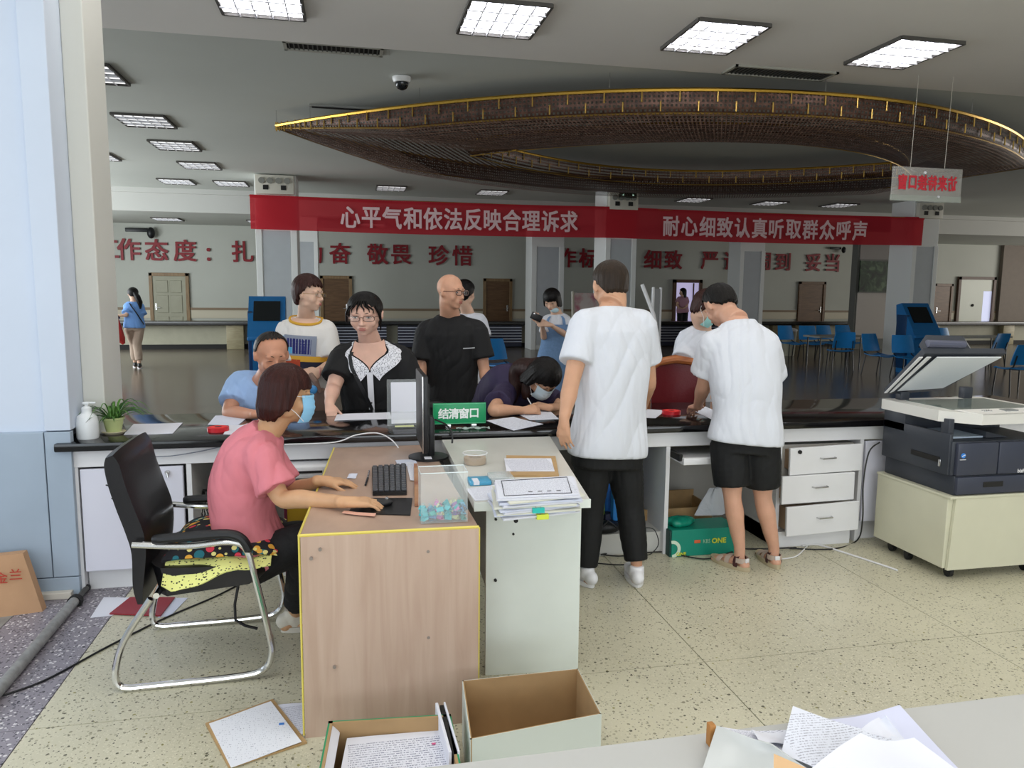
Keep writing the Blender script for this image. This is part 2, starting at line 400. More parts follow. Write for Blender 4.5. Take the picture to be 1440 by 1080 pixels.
# ceiling fittings -------------------------------------------------
m_louv = mat('louvre_white', '#e9e9ee', .3); m_lampframe = mat('lamp_frame_dark', '#55524e', .5)
def lamp_parts(bright):
    frame = MB(); w, d = .32, .39
    for s_ in (-1, 1):
        frame.box((s_*w-.012, -d, -.03), (s_*w+.012, d, .0)); frame.box((-w, s_*d-.012, -.03), (w, s_*d+.012, 0))
    louv = MB()
    for i in range(1, 5): louv.box((-w+i*2*w/5-.006, -d, -.032), (-w+i*2*w/5+.006, d, -.004))
    for i in range(1, 4): louv.box((-w, -d+i*2*d/4-.012, -.036), (w, -d+i*2*d/4+.012, -.004))
    tubes = MB()
    for i in range(4): tubes.cyl((-w+.02, -d+(i+.5)*2*d/4, -.016), (w-.02, -d+(i+.5)*2*d/4, -.016), .013, n=8)
    back = MB().box((-w, -d, -.004), (w, d, .0))
    mt = mat('tube_on' if bright else 'tube_dim', '#ffffff', .4, emit=14 if bright else .8)
    mb_ = mat('lamp_reflector_on' if bright else 'lamp_reflector_dim', '#f0f0ff' if bright else '#6a6c70', .35, emit=1.1 if bright else 0)
    return [('frame', frame, m_lampframe), ('louvre', louv, m_louv), ('fluorescent_tubes', tubes, mt), ('reflector', back, mb_)]
protos = {}
def ceiling_lamp(bright, loc, label, group=None):
    if bright not in protos:
        t = thing('ceiling_lamp', label, 'ceiling lamp', (0, 0, 0))
        for n_, b_, m_ in lamp_parts(bright): obj(n_, b_, m_, t, smooth=False)
        t.location = loc; protos[bright] = t; r = t
    else: r = copy_tree(protos[bright], loc)
    r['label'] = label
    if group: r['group'] = group
    return r
names = ['cut off by the top edge, above the dark slot vent', 'second from the left, over the dome camera', 'third from the left of the bright row', 'at the right end, beside the hanging red sign']
for i, X in enumerate((-.66, 1.25, 3.13, 5.02)):
    ceiling_lamp(True, (X, 6.4, CEIL), 'bright louvred lamp '+names[i])
LN = ['half hidden by the white jamb', 'below and right of the jamb lamp', 'third down the left ceiling', 'nearest the left column top']
for i, (X, Y) in enumerate(((-2.70, 9.05), (-2.70, 11.38), (-2.70, 13.2), (-2.70, 15.2))):
    ceiling_lamp(False, (X, Y, CEIL+.02), 'dim louvred ceiling lamp on the left, '+LN[i])
ceiling_lamp(False, (-4.3, 14.6, CEIL+.02), 'dim louvred ceiling lamp cut by the jamb, farther down the left side')
fl_ = thing('ceiling_lamp', None, None)
far = [(-3.6, 17.6, 'left of the left column, nearest the wall camera'), (-2.5, 17.6, 'just left of the left column top'), (.9, 17.4, 'above the banner, left of its first characters'), (3.2, 17.5, 'above the middle of the left banner phrase'), (8.2, 17.5, 'above the first characters of the right banner phrase'), (10.3, 17.6, 'above the middle of the right banner phrase'), (12.2, 17.5, 'above the last characters of the right banner phrase'), (16.5, 13.2, 'right of the hanging red sign')]
bpy.data.objects.remove(fl_)
for X, Y, w_ in far:
    ceiling_lamp(False, (X, Y, CEIL+.02), 'dim edge-on ceiling lamp '+w_, 'far ceiling lamps')
for X, w_ in ((-4.6, 'above the pale door'), (-2.3, 'beside the left column'), (.6, 'right of the left column'), (3.4, 'over the last left characters')):
    ceiling_lamp(False, (X, 21.2, 3.32), 'flat lamp in the low ceiling strip of the slogan wall, '+w_, 'lamps over the slogan wall')

def vent(x0, x1, y0, y1, z, label, dark):
    c = ((x0+x1)/2, (y0+y1)/2, z); t = thing('ceiling_vent', label, 'air vent', c)
    f = MB(); f.box((x0, y0, z-.02), (x1, y0+.03, z)).box((x0, y1-.03, z-.02), (x1, y1, z)).box((x0, y0, z-.02), (x0+.03, y1, z)).box((x1-.03, y0, z-.02), (x1, y1, z))
    obj('frame', f, mat('vent_frame', '#a9a79c', .5), t, False)
    obj('duct', MB().box((x0+.02, y0+.02, z-.004), (x1-.02, y1-.02, z)), m_dark, t, False)
    n = int((x1-x0)/.045)
    for i in range(n):
        x = x0+.03+(i+.5)*(x1-x0-.06)/n
        obj('slat', MB().box((x-.006, y0+.03, z-.016), (x+.006, y1-.03, z-.003)), mat('vent_slat', '#83836f' if not dark else '#4c4c48', .5), t, False)
vent(-.58, .33, 7.46, 7.72, CEIL+.02, 'dark slotted air vent in the ceiling left of the dome camera', True)
vent(3.72, 4.86, 7.10, 7.40, CEIL, 'olive slotted air vent between the two right bright lamps', False)
t = thing('slot_diffuser', 'long thin black slot diffuser on the ceiling above the net lantern tip', 'air vent', at(483, 150, Z=CEIL+.02))
p0 = at(435, 147, Z=CEIL+.02); p1 = at(531, 152, Z=CEIL+.02)
obj('frame', MB().box((p0.x, p0.y-.05, CEIL-.005), (p1.x, p0.y+.05, CEIL+.02)), mat('slot_grey', '#9b9b96', .5), t, False)
obj('slot', MB().box((p0.x+.03, p0.y-.03, CEIL-.012), (p1.x-.03, p0.y+.03, CEIL+.0)), m_dark, t, False)
# dome camera
c = at(565, 108, Z=CEIL+.02)
t = thing('dome_camera', 'white dome security camera on the ceiling', 'camera', c)
obj('housing', MB().lathe([(.0, -.005), (.10, -.005), (.10, -.03), (.085, -.06), (.0, -.06)], c), mat('camera_white', '#e6e6e4', .4), t)
obj('dome', MB().lathe([(.07, -.055), (.068, -.09), (.05, -.12), (.02, -.135), (0, -.138)], c), mat('dome_smoked', '#1d2022', .1), t)
# ptz camera fixed near the back wall (left) and little one by the right slogan
for (px, py, lab, s_) in ((205, 325, 'black bracket camera on the wall above the left slogan', 1.3), (1180, 350, 'small bracket camera above the last right slogan character', .9)):
    c = at(px, py, Y=22.95)
    t = thing('wall_camera', lab, 'camera', c)
    obj('bracket', MB().box((c.x-.4*s_, c.y-.06, c.z-.02*s_), (c.x+.05*s_, c.y, c.z+.06*s_), .01), m_black, t)
    obj('camera_head', MB().ell((c.x+.12*s_, c.y-.1, c.z-.04*s_), (.08*s_, .08*s_, .12*s_)), m_black, t)

# counter at the far side of the hall
m_far_top = mat('far_counter_granite', '#191817', .25); m_cream = mat('cream_front', '#a8a591', .5, var=.06); m_post = wood('far_post', '#8d8264', '#a39a7c', .5)
fc = thing('far_counter', 'long far counter with black top and cream fronts before the slogan wall', 'counter', (5, 20.6, 0))
obj('worktop', MB().box((-5.85, 20.3, .62), (26, 20.95, .72), .01), m_far_top, fc)
obj('plinth', MB().box((-5.8, 20.55, 0), (26, 20.85, .12)), m_dark, fc, False)
obj('backing', MB().box((-5.8, 20.6, .12), (26, 20.85, .62)), m_cream, fc, False)
for x in (-3.15, 2.75, 5.95, 12.25, 13.0, 17.6, 20.4):
    obj('post', MB().box((x, 20.38, 0), (x+.42, 20.6, .62), .01), m_post, fc, label=None)
m_slat = mat('ribbed_steel', '#b9bccb', .3, .8); m_navy = mat('navy_panel', '#20243a', .35)
for (xa, xb) in ((-2.55, 0.9), (1.2, 2.7), (3.25, 4.6), (8.4, 11.2)):
    obj('ribbed_panel', MB().box((xa, 20.42, .03), (xb, 20.58, .62)), m_navy, fc, False, label='navy panel')
    for k in range(6):
        z = .15+k*.078
        obj('slat', MB().box((xa, 20.36, z), (xb, 20.42, z+.03), .006), m_slat, fc, False, label='shiny steel slat' if k == 0 and xa == -2.55 else None)
# ================================================================ SUSPENDED NET LANTERN
def net_material(name, col, gap, metal=.5):
    m = bpy.data.materials.new(name); m.use_nodes = True; nt = m.node_tree; b = nt.nodes['Principled BSDF']; L = nt.links.new
    b.inputs['Base Color'].default_value = lin(col); b.inputs['Roughness'].default_value = .45; b.inputs['Metallic'].default_value = metal
    uv = nt.nodes.new('ShaderNodeUVMap'); sp = nt.nodes.new('ShaderNodeSeparateXYZ'); L(uv.outputs[0], sp.inputs[0])
    outs = []
    for k in range(2):
        s1 = nt.nodes.new('ShaderNodeMath'); s1.operation = 'MULTIPLY'; s1.inputs[1].default_value = 22; L(sp.outputs[k], s1.inputs[0])
        s2 = nt.nodes.new('ShaderNodeMath'); s2.operation = 'FRACT'; L(s1.outputs[0], s2.inputs[0])
        s3 = nt.nodes.new('ShaderNodeMath'); s3.operation = 'LESS_THAN'; s3.inputs[1].default_value = gap; L(s2.outputs[0], s3.inputs[0]); outs.append(s3)
    mu = nt.nodes.new('ShaderNodeMath'); mu.operation = 'MULTIPLY'; L(outs[0].outputs[0], mu.inputs[0]); L(outs[1].outputs[0], mu.inputs[1])
    iv = nt.nodes.new('ShaderNodeMath'); iv.operation = 'SUBTRACT'; iv.inputs[0].default_value = 1; L(mu.outputs[0], iv.inputs[1])
    L(iv.outputs[0], b.inputs['Alpha'])
    n = nt.nodes.new('ShaderNodeTexNoise'); n.inputs['Scale'].default_value = 14; n.inputs['Detail'].default_value = 5; L(uv.outputs[0], n.inputs['Vector'])
    r = nt.nodes.new('ShaderNodeValToRGB'); c = lin(col); r.color_ramp.elements[0].position = .35; r.color_ramp.elements[1].position = .75
    r.color_ramp.elements[0].color = tuple(x*.55 for x in c[:3])+(1,); r.color_ramp.elements[1].color = tuple(x*1.9 for x in c[:3])+(1,)
    L(n.outputs['Fac'], r.inputs['Fac']); L(r.outputs['Color'], b.inputs['Base Color'])
    MATS[name] = m; return m
m_net = net_material('bronze_bead_net', '#553c31', .5); m_net2 = net_material('loose_bead_net', '#8a6f62', .7)
m_gold = mat('gold_rim', '#c9a048', .3, 1); m_gold2 = mat('gold_rod', '#cda95c', .35, .9)
CX, CY = 4.85, 10.35
def outer(th, z=0, grow=0): 
    c = math.cos(th); s = math.sin(th)
    return Vector((CX+(5.75+grow)*c, CY+(3.05+grow)*(1-c*c)*(1 if s >= 0 else -1), z))
def inner(th, z=0):
    c = math.cos(th); s = math.sin(th)
    return Vector((CX+.1+3.3*c, CY-.15+1.75*(1-c*c)*(1 if s >= 0 else -1), z))
PROF = [(0, 3.63), (0, 3.52), (.01, 3.41), (.12, 3.37), (.3, 3.31), (.5, 3.27), (.7, 3.28), (.85, 3.31), (.97, 3.36), (1, 3.45), (1, 3.55)]
lan = thing('net_lantern', 'huge eye-shaped lantern of brown bead netting with gold rims hung from the ceiling', 'lantern', (CX, CY, 3.27))
def net_part(prof, mat_, name, N=180, fn=None):
    bm = bmesh.new(); uvl = bm.loops.layers.uv.new('UVMap')
    G = []; U = []; 
    for i in range(N+1):
        th = 2*PI*i/N; o = outer(th); n_ = inner(th); row = []; 
        for (v, z) in prof:
            p = o.lerp(n_, v); kk = .12+.88*min(1, (1-math.cos(th)**2)*2.2); p.z = 3.63-(3.63-z)*(kk if v < .9 else 1)
            if fn: p = fn(p, th, v)
            row.append(p)
        G.append(row)
    ul = [0]
    for i in range(N): ul.append(ul[-1]+(G[i+1][0]-G[i][0]).length)
    vl = [0]
    for j in range(len(prof)-1): vl.append(vl[-1]+(G[N//4][j+1]-G[N//4][j]).length)
    V = [[bm.verts.new(p) for p in r] for r in G]
    for i in range(N):
        for j in range(len(prof)-1):
            try: f = bm.faces.new((V[i][j], V[i+1][j], V[i+1][j+1], V[i][j+1]))
            except ValueError: continue
            for l, (a, b) in zip(f.loops, ((i, j), (i+1, j), (i+1, j+1), (i, j+1))): l[uvl].uv = (ul[a], vl[b])
    me = bpy.data.meshes.new(name); bm.to_mesh(me); bm.free(); me.materials.append(mat_)
    me.polygons.foreach_set('use_smooth', [True]*len(me.polygons))
    return obj(name, me, None, lan)
net_part(PROF, m_net, 'bead_net')
net_part([(-.02, 3.40), (.08, 3.31), (.25, 3.25), (.45, 3.215)], m_net2, 'loose_fringe_net')
def rim(fn, z, r, N=160, a0=0, a1=2*PI):
    return [fn(a0+(a1-a0)*i/N, z) for i in range(N)]
obj('outer_rim', MB().tube(rim(outer, 3.635, 0), .022, 6, True), m_gold, lan)
obj('middle_rim', MB().tube([outer(a, 3.63-.23*(.12+.88*min(1, (1-math.cos(a)**2)*2.2))) for a in [2*PI*i/160 for i in range(160)]], .010, 5, True), m_gold2, lan)
obj('inner_rim', MB().tube(rim(inner, 3.56, 0), .018, 6, True), m_gold, lan)
obj('lower_rim', MB().tube([outer(2*PI*i/160).lerp(inner(2*PI*i/160), .97)+Vector((0, 0, 3.345)) for i in range(160)], .007, 5, True), m_gold2, lan)
rodm = mesh_of(MB().cyl((0, 0, -.05), (0, 0, .05), .009, n=6), 'gold_rod', m_gold2)
def rod(p):
    o = bpy.data.objects.new('gold_rod', rodm); COL.objects.link(o); o.location = p-Vector(lan.location); o.parent = lan
for k, z in ((0, 3.565), (.5, 3.47)):
    for i in range(46): 
        th = PI*(1+(i+.5+k)/47); p = outer(th); n_ = (p-Vector((CX, CY, 0))).normalized(); kk = .12+.88*min(1, (1-math.cos(th)**2)*2.2); rod(p+n_*.012+Vector((0, 0, 3.63-(3.63-z)*kk)))
for k, z in ((0, 3.50), (.5, 3.42)):
    for i in range(22):
        th = PI*((i+.5+k)/24); p = inner(th); rod(Vector((p.x, p.y-.015, z)))
wires = MB()
for th in [PI*k/8 for k in range(16)]:
    p = outer(th, 3.63); wires.cyl(p, p+Vector((0, 0, .19)), .004, n=5)
obj('hanging_wires', wires, m_steel, lan)['kind'] = 'stuff'

# ================================================================ BANNER
def sheer(name, col):
    m = bpy.data.materials.new(name); m.use_nodes = True; nt = m.node_tree; L = nt.links.new
    out = nt.nodes['Material Output']; nt.nodes.remove(nt.nodes['Principled BSDF'])
    d = nt.nodes.new('ShaderNodeBsdfDiffuse'); d.inputs[0].default_value = lin(col)
    t = nt.nodes.new('ShaderNodeBsdfTranslucent'); t.inputs[0].default_value = lin(col)
    p = nt.nodes.new('ShaderNodeBsdfTransparent'); p.inputs[0].default_value = (1, .25, .25, 1)
    a = nt.nodes.new('ShaderNodeMixShader'); a.inputs[0].default_value = .3; L(d.outputs[0], a.inputs[1]); L(t.outputs[0], a.inputs[2])
    b = nt.nodes.new('ShaderNodeMixShader'); b.inputs[0].default_value = .2; L(a.outputs[0], b.inputs[1]); L(p.outputs[0], b.inputs[2])
    L(b.outputs[0], out.inputs[0]); MATS[name] = m; return m
m_red = sheer('red_banner_cloth', '#cc3a46'); m_pinkw = mat('banner_print_white', '#f0cfd2', .8)
ban = thing('banner', 'long red cloth banner with white characters strung across the hall columns', 'banner', (5.75, 16.0, 2.72))
def banf(u, v):
    x = -1.94+u*15.4; s = .015*math.sin(x*2.1)+.01*math.sin(x*5.3+v*3)
    sag = -.03*math.sin(PI*((x+1.9)/7.6 % 1))
    return Vector((x, 16.0+s*.8, 2.74+v*.655+sag))
obj('cloth', MB().sheet(banf, 120, 6), m_red, ban)
obj('folded_hem', MB().sheet(lambda u, v: banf(u, .93+.09*v)+Vector((0, -.02, 0)), 120, 3), m_red, ban)
for s_, xa, xb, za, zb in (('心平气和依法反映合理诉求', -.0, 4.62, 3.03, 3.07), ('耐心细致认真听取群众呼声', 6.98, 11.72, 3.04, 3.05)):
    for i, ch in enumerate(s_):
        x = xa+(xb-xa)*i/11; y = min(banf((x+dx+1.94)/15.4, .5).y for dx in (-.2, 0, .2))
        put_text('character', ch, .47, (x, y-.03, za+(zb-za)*i/11-.01), FACE, m_pinkw, ban, bold=.022, sx=.86)
obj('tie_cord', MB().tube([(-1.96, 16.0, 3.39), (-1.9, 16.02, 3.40), (5.9, 16.0, 3.375), (13.44, 16.0, 3.39)], .006, 5), m_gold2, ban)
# emergency lights on the columns
def emergency(n, cx, cz, lab, w=.74):
    t = thing('emergency_light', lab, 'emergency light', (cx, 15.98, cz))
    obj('housing', MB().box((cx-w/2, 15.97, cz-.17), (cx+w/2, 16.10, cz+.2), .012), mat('ivory_plastic', '#d3cfc2', .5), t)
    for k in range(4):
        x = cx-w*.33+k*w*.22; obj('lamp_head', MB().cyl((x, 15.975, cz+.08), (x, 15.93, cz+.085), .055, .06, n=16), mat('lamp_grey', '#8d8d86', .3), t)
    for k in (-1, 1): obj('sign_plate', MB().box((cx+k*w*.23-.05, 15.955, cz-.09), (cx+k*w*.23+.05, 15.972, cz+.0)), m_dark, t, False)
emergency(1, -1.46, 3.6, 'ivory twin emergency light box at the top of the left column')
emergency(2, 5.86, 3.52, 'ivory emergency light box at the top of the middle column', .66)
emergency(3, 13.64, 3.55, 'ivory emergency light box on the right column under the hanging sign', .66)
t = thing('exit_sign', 'small dark exit sign with green arrows on the middle column', 'exit sign', (5.9, 15.9, 3.66))
obj('panel', MB().box((5.72, 15.89, 3.60), (6.12, 15.925, 3.71), .004), mat('exit_dark', '#14241a', .3), t)
obj('arrow', MB().prism([(5.78, 15.888, 3.655), (5.82, 15.888, 3.68), (5.82, 15.888, 3.63)], (0, -.004, 0)), mat('exit_green', '#bfe8cf', .4, emit=.6), t, False)
obj('arrow', MB().prism([(6.06, 15.888, 3.655), (6.02, 15.888, 3.68), (6.02, 15.888, 3.63)], (0, -.004, 0)), MATS['exit_green'], t, False)

# wall slogans: every character is a cut-out of its own
m_cred = mat('dark_red_cutout', '#861420', .5)
slog = [('工', 151, 350), ('作', 181, 350), ('态', 220, 351), ('度', 260, 351), ('：', 293, 352), ('扎', 341, 353), ('实', 378, 353), ('勤', 438, 354), ('奋', 478, 356), ('敬', 531, 357), ('畏', 564, 358), ('珍', 617, 359.5), ('惜', 650, 360)]
slog2 = [('工', 766, 361), ('作', 797, 362), ('标', 827, 363), ('准', 855, 364), ('细', 918, 366), ('致', 947, 367), ('严', 998, 368), ('谨', 1030, 368.5), ('周', 1073, 369), ('到', 1101, 369.5), ('妥', 1144, 370), ('当', 1171, 371)]
for lst, side in ((slog, 'left'), (slog2, 'right')):
    for k_, (ch, px, py) in enumerate(lst):
        p = at(px, py, Y=22.96)
        me = text_mesh(ch, .63 if ch != '：' else .54, .02, .012); me.materials.clear(); me.materials.append(m_cred)
        me.transform(Matrix.Translation((p.x, 22.965, 2.60 if ch != '：' else 2.5)) @ FACE.to_4x4())
        nm = 'dark red cut-out colon' if ch == '：' else 'dark red cut-out character ' + ch
        o = obj('wall_character', me, None, None, smooth=False); tag(o, nm+', '+['first', 'second', 'third', 'fourth', 'fifth', 'sixth', 'seventh', 'eighth', 'ninth', 'tenth', 'eleventh', 'twelfth', 'thirteenth'][k_]+' from the left in the %s wall slogan' % side, 'wall lettering', 'wall slogan, %s half' % side)

# hanging acrylic sign seen from behind
sg = thing('hanging_sign', 'clear acrylic sign with red mirrored lettering hanging from two strings', 'sign', (5.9, 7.0, 2.53))
obj('acrylic_plate', MB().box((5.47, 6.99, 2.545), (6.31, 7.0, 2.885), .003), mat('acrylic', '#d9d6cf', .2, alpha=.3), sg)
obj('lower_edge', MB().box((5.47, 6.985, 2.54), (6.31, 7.005, 2.60)), mat('acrylic_edge', '#bdc4ba', .3, alpha=.55), sg)
for i, ch in enumerate('窗口接待来访'):
    put_text('character', ch, .16, (5.59+i*.12, 6.983, 2.73), FACE, mat('sign_red', '#d2303e', .5), sg, bold=.035, mirror=True, sx=.7)
for dx in (.21, .62): obj('string', MB().cyl((5.47+dx, 6.995, 2.885), (5.47+dx+.02, 6.995, CEIL), .003, n=5), mat('string_pale', '#b9b3a6', .6), sg)
for dx, dz in ((.38, .28), (.56, .04)): obj('fixing_knob', MB().cyl((5.47+dx, 6.975, 2.55+dz), (5.47+dx, 6.99, 2.55+dz), .013), m_white, sg)

# landscape pictures on the side columns
def landscape():
    m = bpy.data.materials.new('landscape_print'); m.use_nodes = True; nt = m.node_tree; b = nt.nodes['Principled BSDF']; L = nt.links.new
    tc = nt.nodes.new('ShaderNodeTexCoord'); n = nt.nodes.new('ShaderNodeTexNoise'); n.inputs['Scale'].default_value = 3.5; n.inputs['Detail'].default_value = 8; n.inputs['Distortion'].default_value = 1.5
    L(tc.outputs['Object'], n.inputs['Vector']); r = nt.nodes.new('ShaderNodeValToRGB'); e = r.color_ramp.elements
    e[0].position = .38; e[0].color = lin('#141d14'); e[1].position = .7; e[1].color = lin('#5b7152'); k = e.new(.55); k.color = lin('#2b4229')
    L(n.outputs['Fac'], r.inputs['Fac']); L(r.outputs['Color'], b.inputs['Base Color']); b.inputs['Roughness'].default_value = .5; return m
m_land = landscape()
for xa, xb, lab in ((14.01, 15.09, 'green landscape picture on the column panel right of the last slogan character'), (6.36, 7.29, 'dark green landscape picture beside the middle column, partly hidden')):
    t = thing('wall_picture', lab, 'picture', ((xa+xb)/2, 18.96, 1.62))
    obj('print', MB().box((xa, 18.94, 1.62), (xb, 18.97, 2.50)), m_land, t, False)
    obj('frame', MB().box((xa-.02, 18.93, 1.6), (xb+.02, 18.98, 1.63)).box((xa-.02, 18.93, 2.49), (xb+.02, 18.98, 2.52)), m_colside, t, False)

# blue self-service kiosks
m_kb = mat('kiosk_blue', '#1f6fae', .35, var=.05); m_kd = mat('kiosk_dark_blue', '#123a63', .4); m_scr = mat('dark_screen', '#10161a', .12)
def kiosk(loc, rz, lab, s=1.0):
    t = thing('kiosk', lab, 'kiosk', (0, 0, 0)); w = .29*s
    obj('pedestal', MB().prism([(-w*.8, -.2*s, 0), (-w*.8, .25*s, 0), (-w*.8, .2*s, .8*s), (-w*.8, -.3*s, .8*s)], (w*1.6, 0, 0)), m_kb, t, False)
    obj('head', MB().prism([(-w, -.38*s, .78*s), (-w, .22*s, .78*s), (-w, .30*s, 1.40*s), (-w, .12*s, 1.44*s), (-w, -.30*s, .92*s)], (w*2, 0, 0)), m_kb, t, False)
    sl = (Vector((0, .12*s, 1.44*s))-Vector((0, -.30*s, .92*s))); sl.normalize(); nrm = Vector((0, -sl.z, sl.y))
    b = Vector((0, -.30*s, .92*s)); hw = w*.72
    A = b+sl*.16*s+nrm*.004; B = b+sl*.56*s+nrm*.004
    obj('screen', MB().prism([(-hw, A.y, A.z), (hw, A.y, A.z), (hw, B.y, B.z), (-hw, B.y, B.z)], nrm*.008), m_scr, t, False)
    obj('keypad_shelf', MB().box((-w, -.42*s, .74*s), (w, -.28*s, .80*s), .015), m_kb, t)
    obj('side_panel', MB().box((-w-.012, -.1*s, .1), (-w*.8, .24*s, 1.2*s), .01), m_kd, t)
    obj('slot', MB().box((-w*.4, -.272*s, .55*s), (w*.1, -.25*s, .60*s)), m_dark, t, False)
    t.location = loc; t.rotation_euler = (0, 0, rz); return t
for o_ in (kiosk((-1.36, 13.0, 0), R(2), 'blue self-service kiosk with dark screen at the foot of the left column', 1.0), kiosk((11.05, 13.1, 0), R(-6), 'blue self-service kiosk turned aside in front of the right column', .97)): pass

# blue seats
m_seat = mat('seat_blue', '#2687cf', .35, var=.06); m_legb = mat('seat_leg_black', '#15171a', .4)
def make_chair():
    t = thing('plastic_chair', 'x', 'chair', (0, 0, 0), 'blue waiting chairs')
    def seat(u, v):
        x = (u-.5)*.44; y = -.20+v*.40; return Vector((x*(1-.06*v), y, .43-.03*math.sin(PI*v)-.02*(1-(2*u-1)**2)+.03*(v < .08)*-1))
    def back(u, v):
        x = (u-.5)*.44*(1-.14*v*v); return Vector((x, .20+.10*v-.04*(1-(2*u-1)**2), .47+v*.33))
    obj('seat', MB().sheet(seat, 9, 9, .014), m_seat, t); obj('backrest', MB().sheet(back, 9, 7, .014), m_seat, t)
    for sx in (-1, 1):
        obj('leg', MB().tube([(sx*.19, -.17, .41), (sx*.21, -.19, .0)], .012, 6), m_legb, t)
        obj('leg', MB().tube([(sx*.19, .17, .41), (sx*.21, .24, .0)], .012, 6), m_legb, t)
        obj('back_support', MB().tube([(sx*.17, .12, .40), (sx*.17, .22, .44), (sx*.16, .27, .62)], .011, 6), m_legb, t)
    return t
pc = make_chair(); first = True
chairs = [(1112, 506, 5, 'farthest row, first from the left beside the white bin'), (1140, 506, -8, 'farthest row, second from the left'), (1166, 505, 4, 'farthest row, third from the left'), (1192, 504, 0, 'farthest row, right end of the row'),
          (1236, 528, 12, 'blue chair standing left of the right kiosk'), (1276, 532, -10, 'blue chair standing in front of the right kiosk'), (1335, 510, 6, 'blue chair behind the copier lid, right of the kiosk'), (1388, 522, 190, 'blue chair behind the raised copier lid, facing away'),
          (1424, 552, 168, 'nearest blue chair, cut off by the right edge above the copier'), (706, 548, 20, 'blue chair with pale jacket behind the writing woman'), (380, 505, 90, 'blue chair half hidden behind the short-haired woman'), (1180, 520, 160, 'blue chair in the middle of the second row near the table')]
for px, py, rz, lab in chairs:
    p = at(px, py, Z=0)
    if first: pc.location = p; pc.rotation_euler = (0, 0, R(rz)); c_ = pc; first = False
    else: c_ = copy_tree(pc, p, R(rz))
    c_['label'] = lab if lab.startswith('blue') or lab.startswith('nearest') else 'blue chair in the '+lab
# waiting tables
m_ttop = mat('table_grey', '#8b8d88', .4)
for px0, px1, py, lab in ((1150, 1215, 520, 'low grey folding table beside the far blue chairs'), (1345, 1420, 520, 'long grey table behind the raised copier lid')):
    a = at(px0, py, Z=0); b = at(px1, py-2, Z=0); t = thing('side_table', lab, 'table', (a+b)/2)
    d = (b-a).normalized(); n = Vector((-d.y, d.x, 0))
    obj('tabletop', MB().prism([a+Vector((0, 0, .66)), b+Vector((0, 0, .66)), b+n*.5+Vector((0, 0, .66)), a+n*.5+Vector((0, 0, .66))], (0, 0, .035)), m_ttop, t, False)
    for q in (a+d*.08+n*.06, b-d*.08+n*.06, a+d*.08+n*.44, b-d*.08+n*.44): obj('leg', MB().cyl(q, q+Vector((0, 0, .66)), .014, n=6), m_legb, t)
t = thing('waste_bin', 'small white bin standing left of the far blue chairs', 'bin', at(1108, 500, Z=0))
p = at(1108, 500, Z=0); obj('body', MB().lathe([(0, 0), (.15, 0), (.19, .62), (0, .62)], p, 16), m_cream, t); obj('lid', MB().lathe([(0, .62), (.2, .62), (.2, .66), (.12, .70), (0, .70)], p, 16), m_white, t)

# two free-standing boards behind the man in the white T-shirt
def board(a, b, h, lean, lab, m, post, name='display_board'):
    t = thing(name, lab, 'board', (a+b)/2); d = (b-a).normalized(); n = Vector((-d.y, d.x, 0))
    z0 = Vector((0, 0, .55)); up_ = Vector((0, 0, h-.55))+n*lean
    obj('face', MB().prism([a+z0, b+z0, b+z0+up_, a+z0+up_], n*.02), m, t, False)
    for q in (a, b): obj('post', MB().tube([q-n*.02, q+z0-n*.01, q+z0+up_*1.02-n*.01], .022, 8), post, t)
    obj('foot', MB().cyl(a-n*.25+Vector((0, 0, .02)), a+n*.25+Vector((0, 0, .02)), .02), post, t); obj('foot', MB().cyl(b-n*.25+Vector((0, 0, .02)), b+n*.25+Vector((0, 0, .02)), .02), post, t)
    return t, n
def poster():
    m = bpy.data.materials.new('faded_poster'); m.use_nodes = True; nt = m.node_tree; b = nt.nodes['Principled BSDF']; L = nt.links.new
    tc = nt.nodes.new('ShaderNodeTexCoord'); n = nt.nodes.new('ShaderNodeTexNoise'); n.inputs['Scale'].default_value = 5; n.inputs['Detail'].default_value = 6
    L(tc.outputs['Object'], n.inputs['Vector']); r = nt.nodes.new('ShaderNodeValToRGB'); e = r.color_ramp.elements
    e[0].position = .36; e[0].color = lin('#7c3546'); e[1].position = .52; e[1].color = lin('#8e8580')
    L(n.outputs['Fac'], r.inputs['Fac']); L(r.outputs['Color'], b.inputs['Base Color']); return m
a = at(800, 505, Z=0); b = at(848, 507, Z=0)
board(Vector((3.05, 10.2, 0)), Vector((3.75, 10.15, 0)), 1.55, .12, 'grey notice board with faded pink poster left of the white-shirted man', poster(), mat('board_post', '#8f8a7c', .4))
board(Vector((4.25, 10.3, 0)), Vector((4.62, 10.9, 0)), 1.62, .0, 'easel board with leaning white rail right of the white-shirted man', mat('board_grey', '#80858a', .5), m_white)
b_ = bpy.data.objects.new('leaning_rail', mesh_of(MB().tube([at(903, 400, Y=9.8), at(919, 442, Y=9.7), at(925, 475, Y=9.6), (at(925, 475, Y=9.6).x+.12, 9.5, .0)], .028, 8), 'leaning_rail', m_white)); COL.objects.link(b_)
tag(b_, 'white leaning rail pole beside the grey easel board', 'pole')
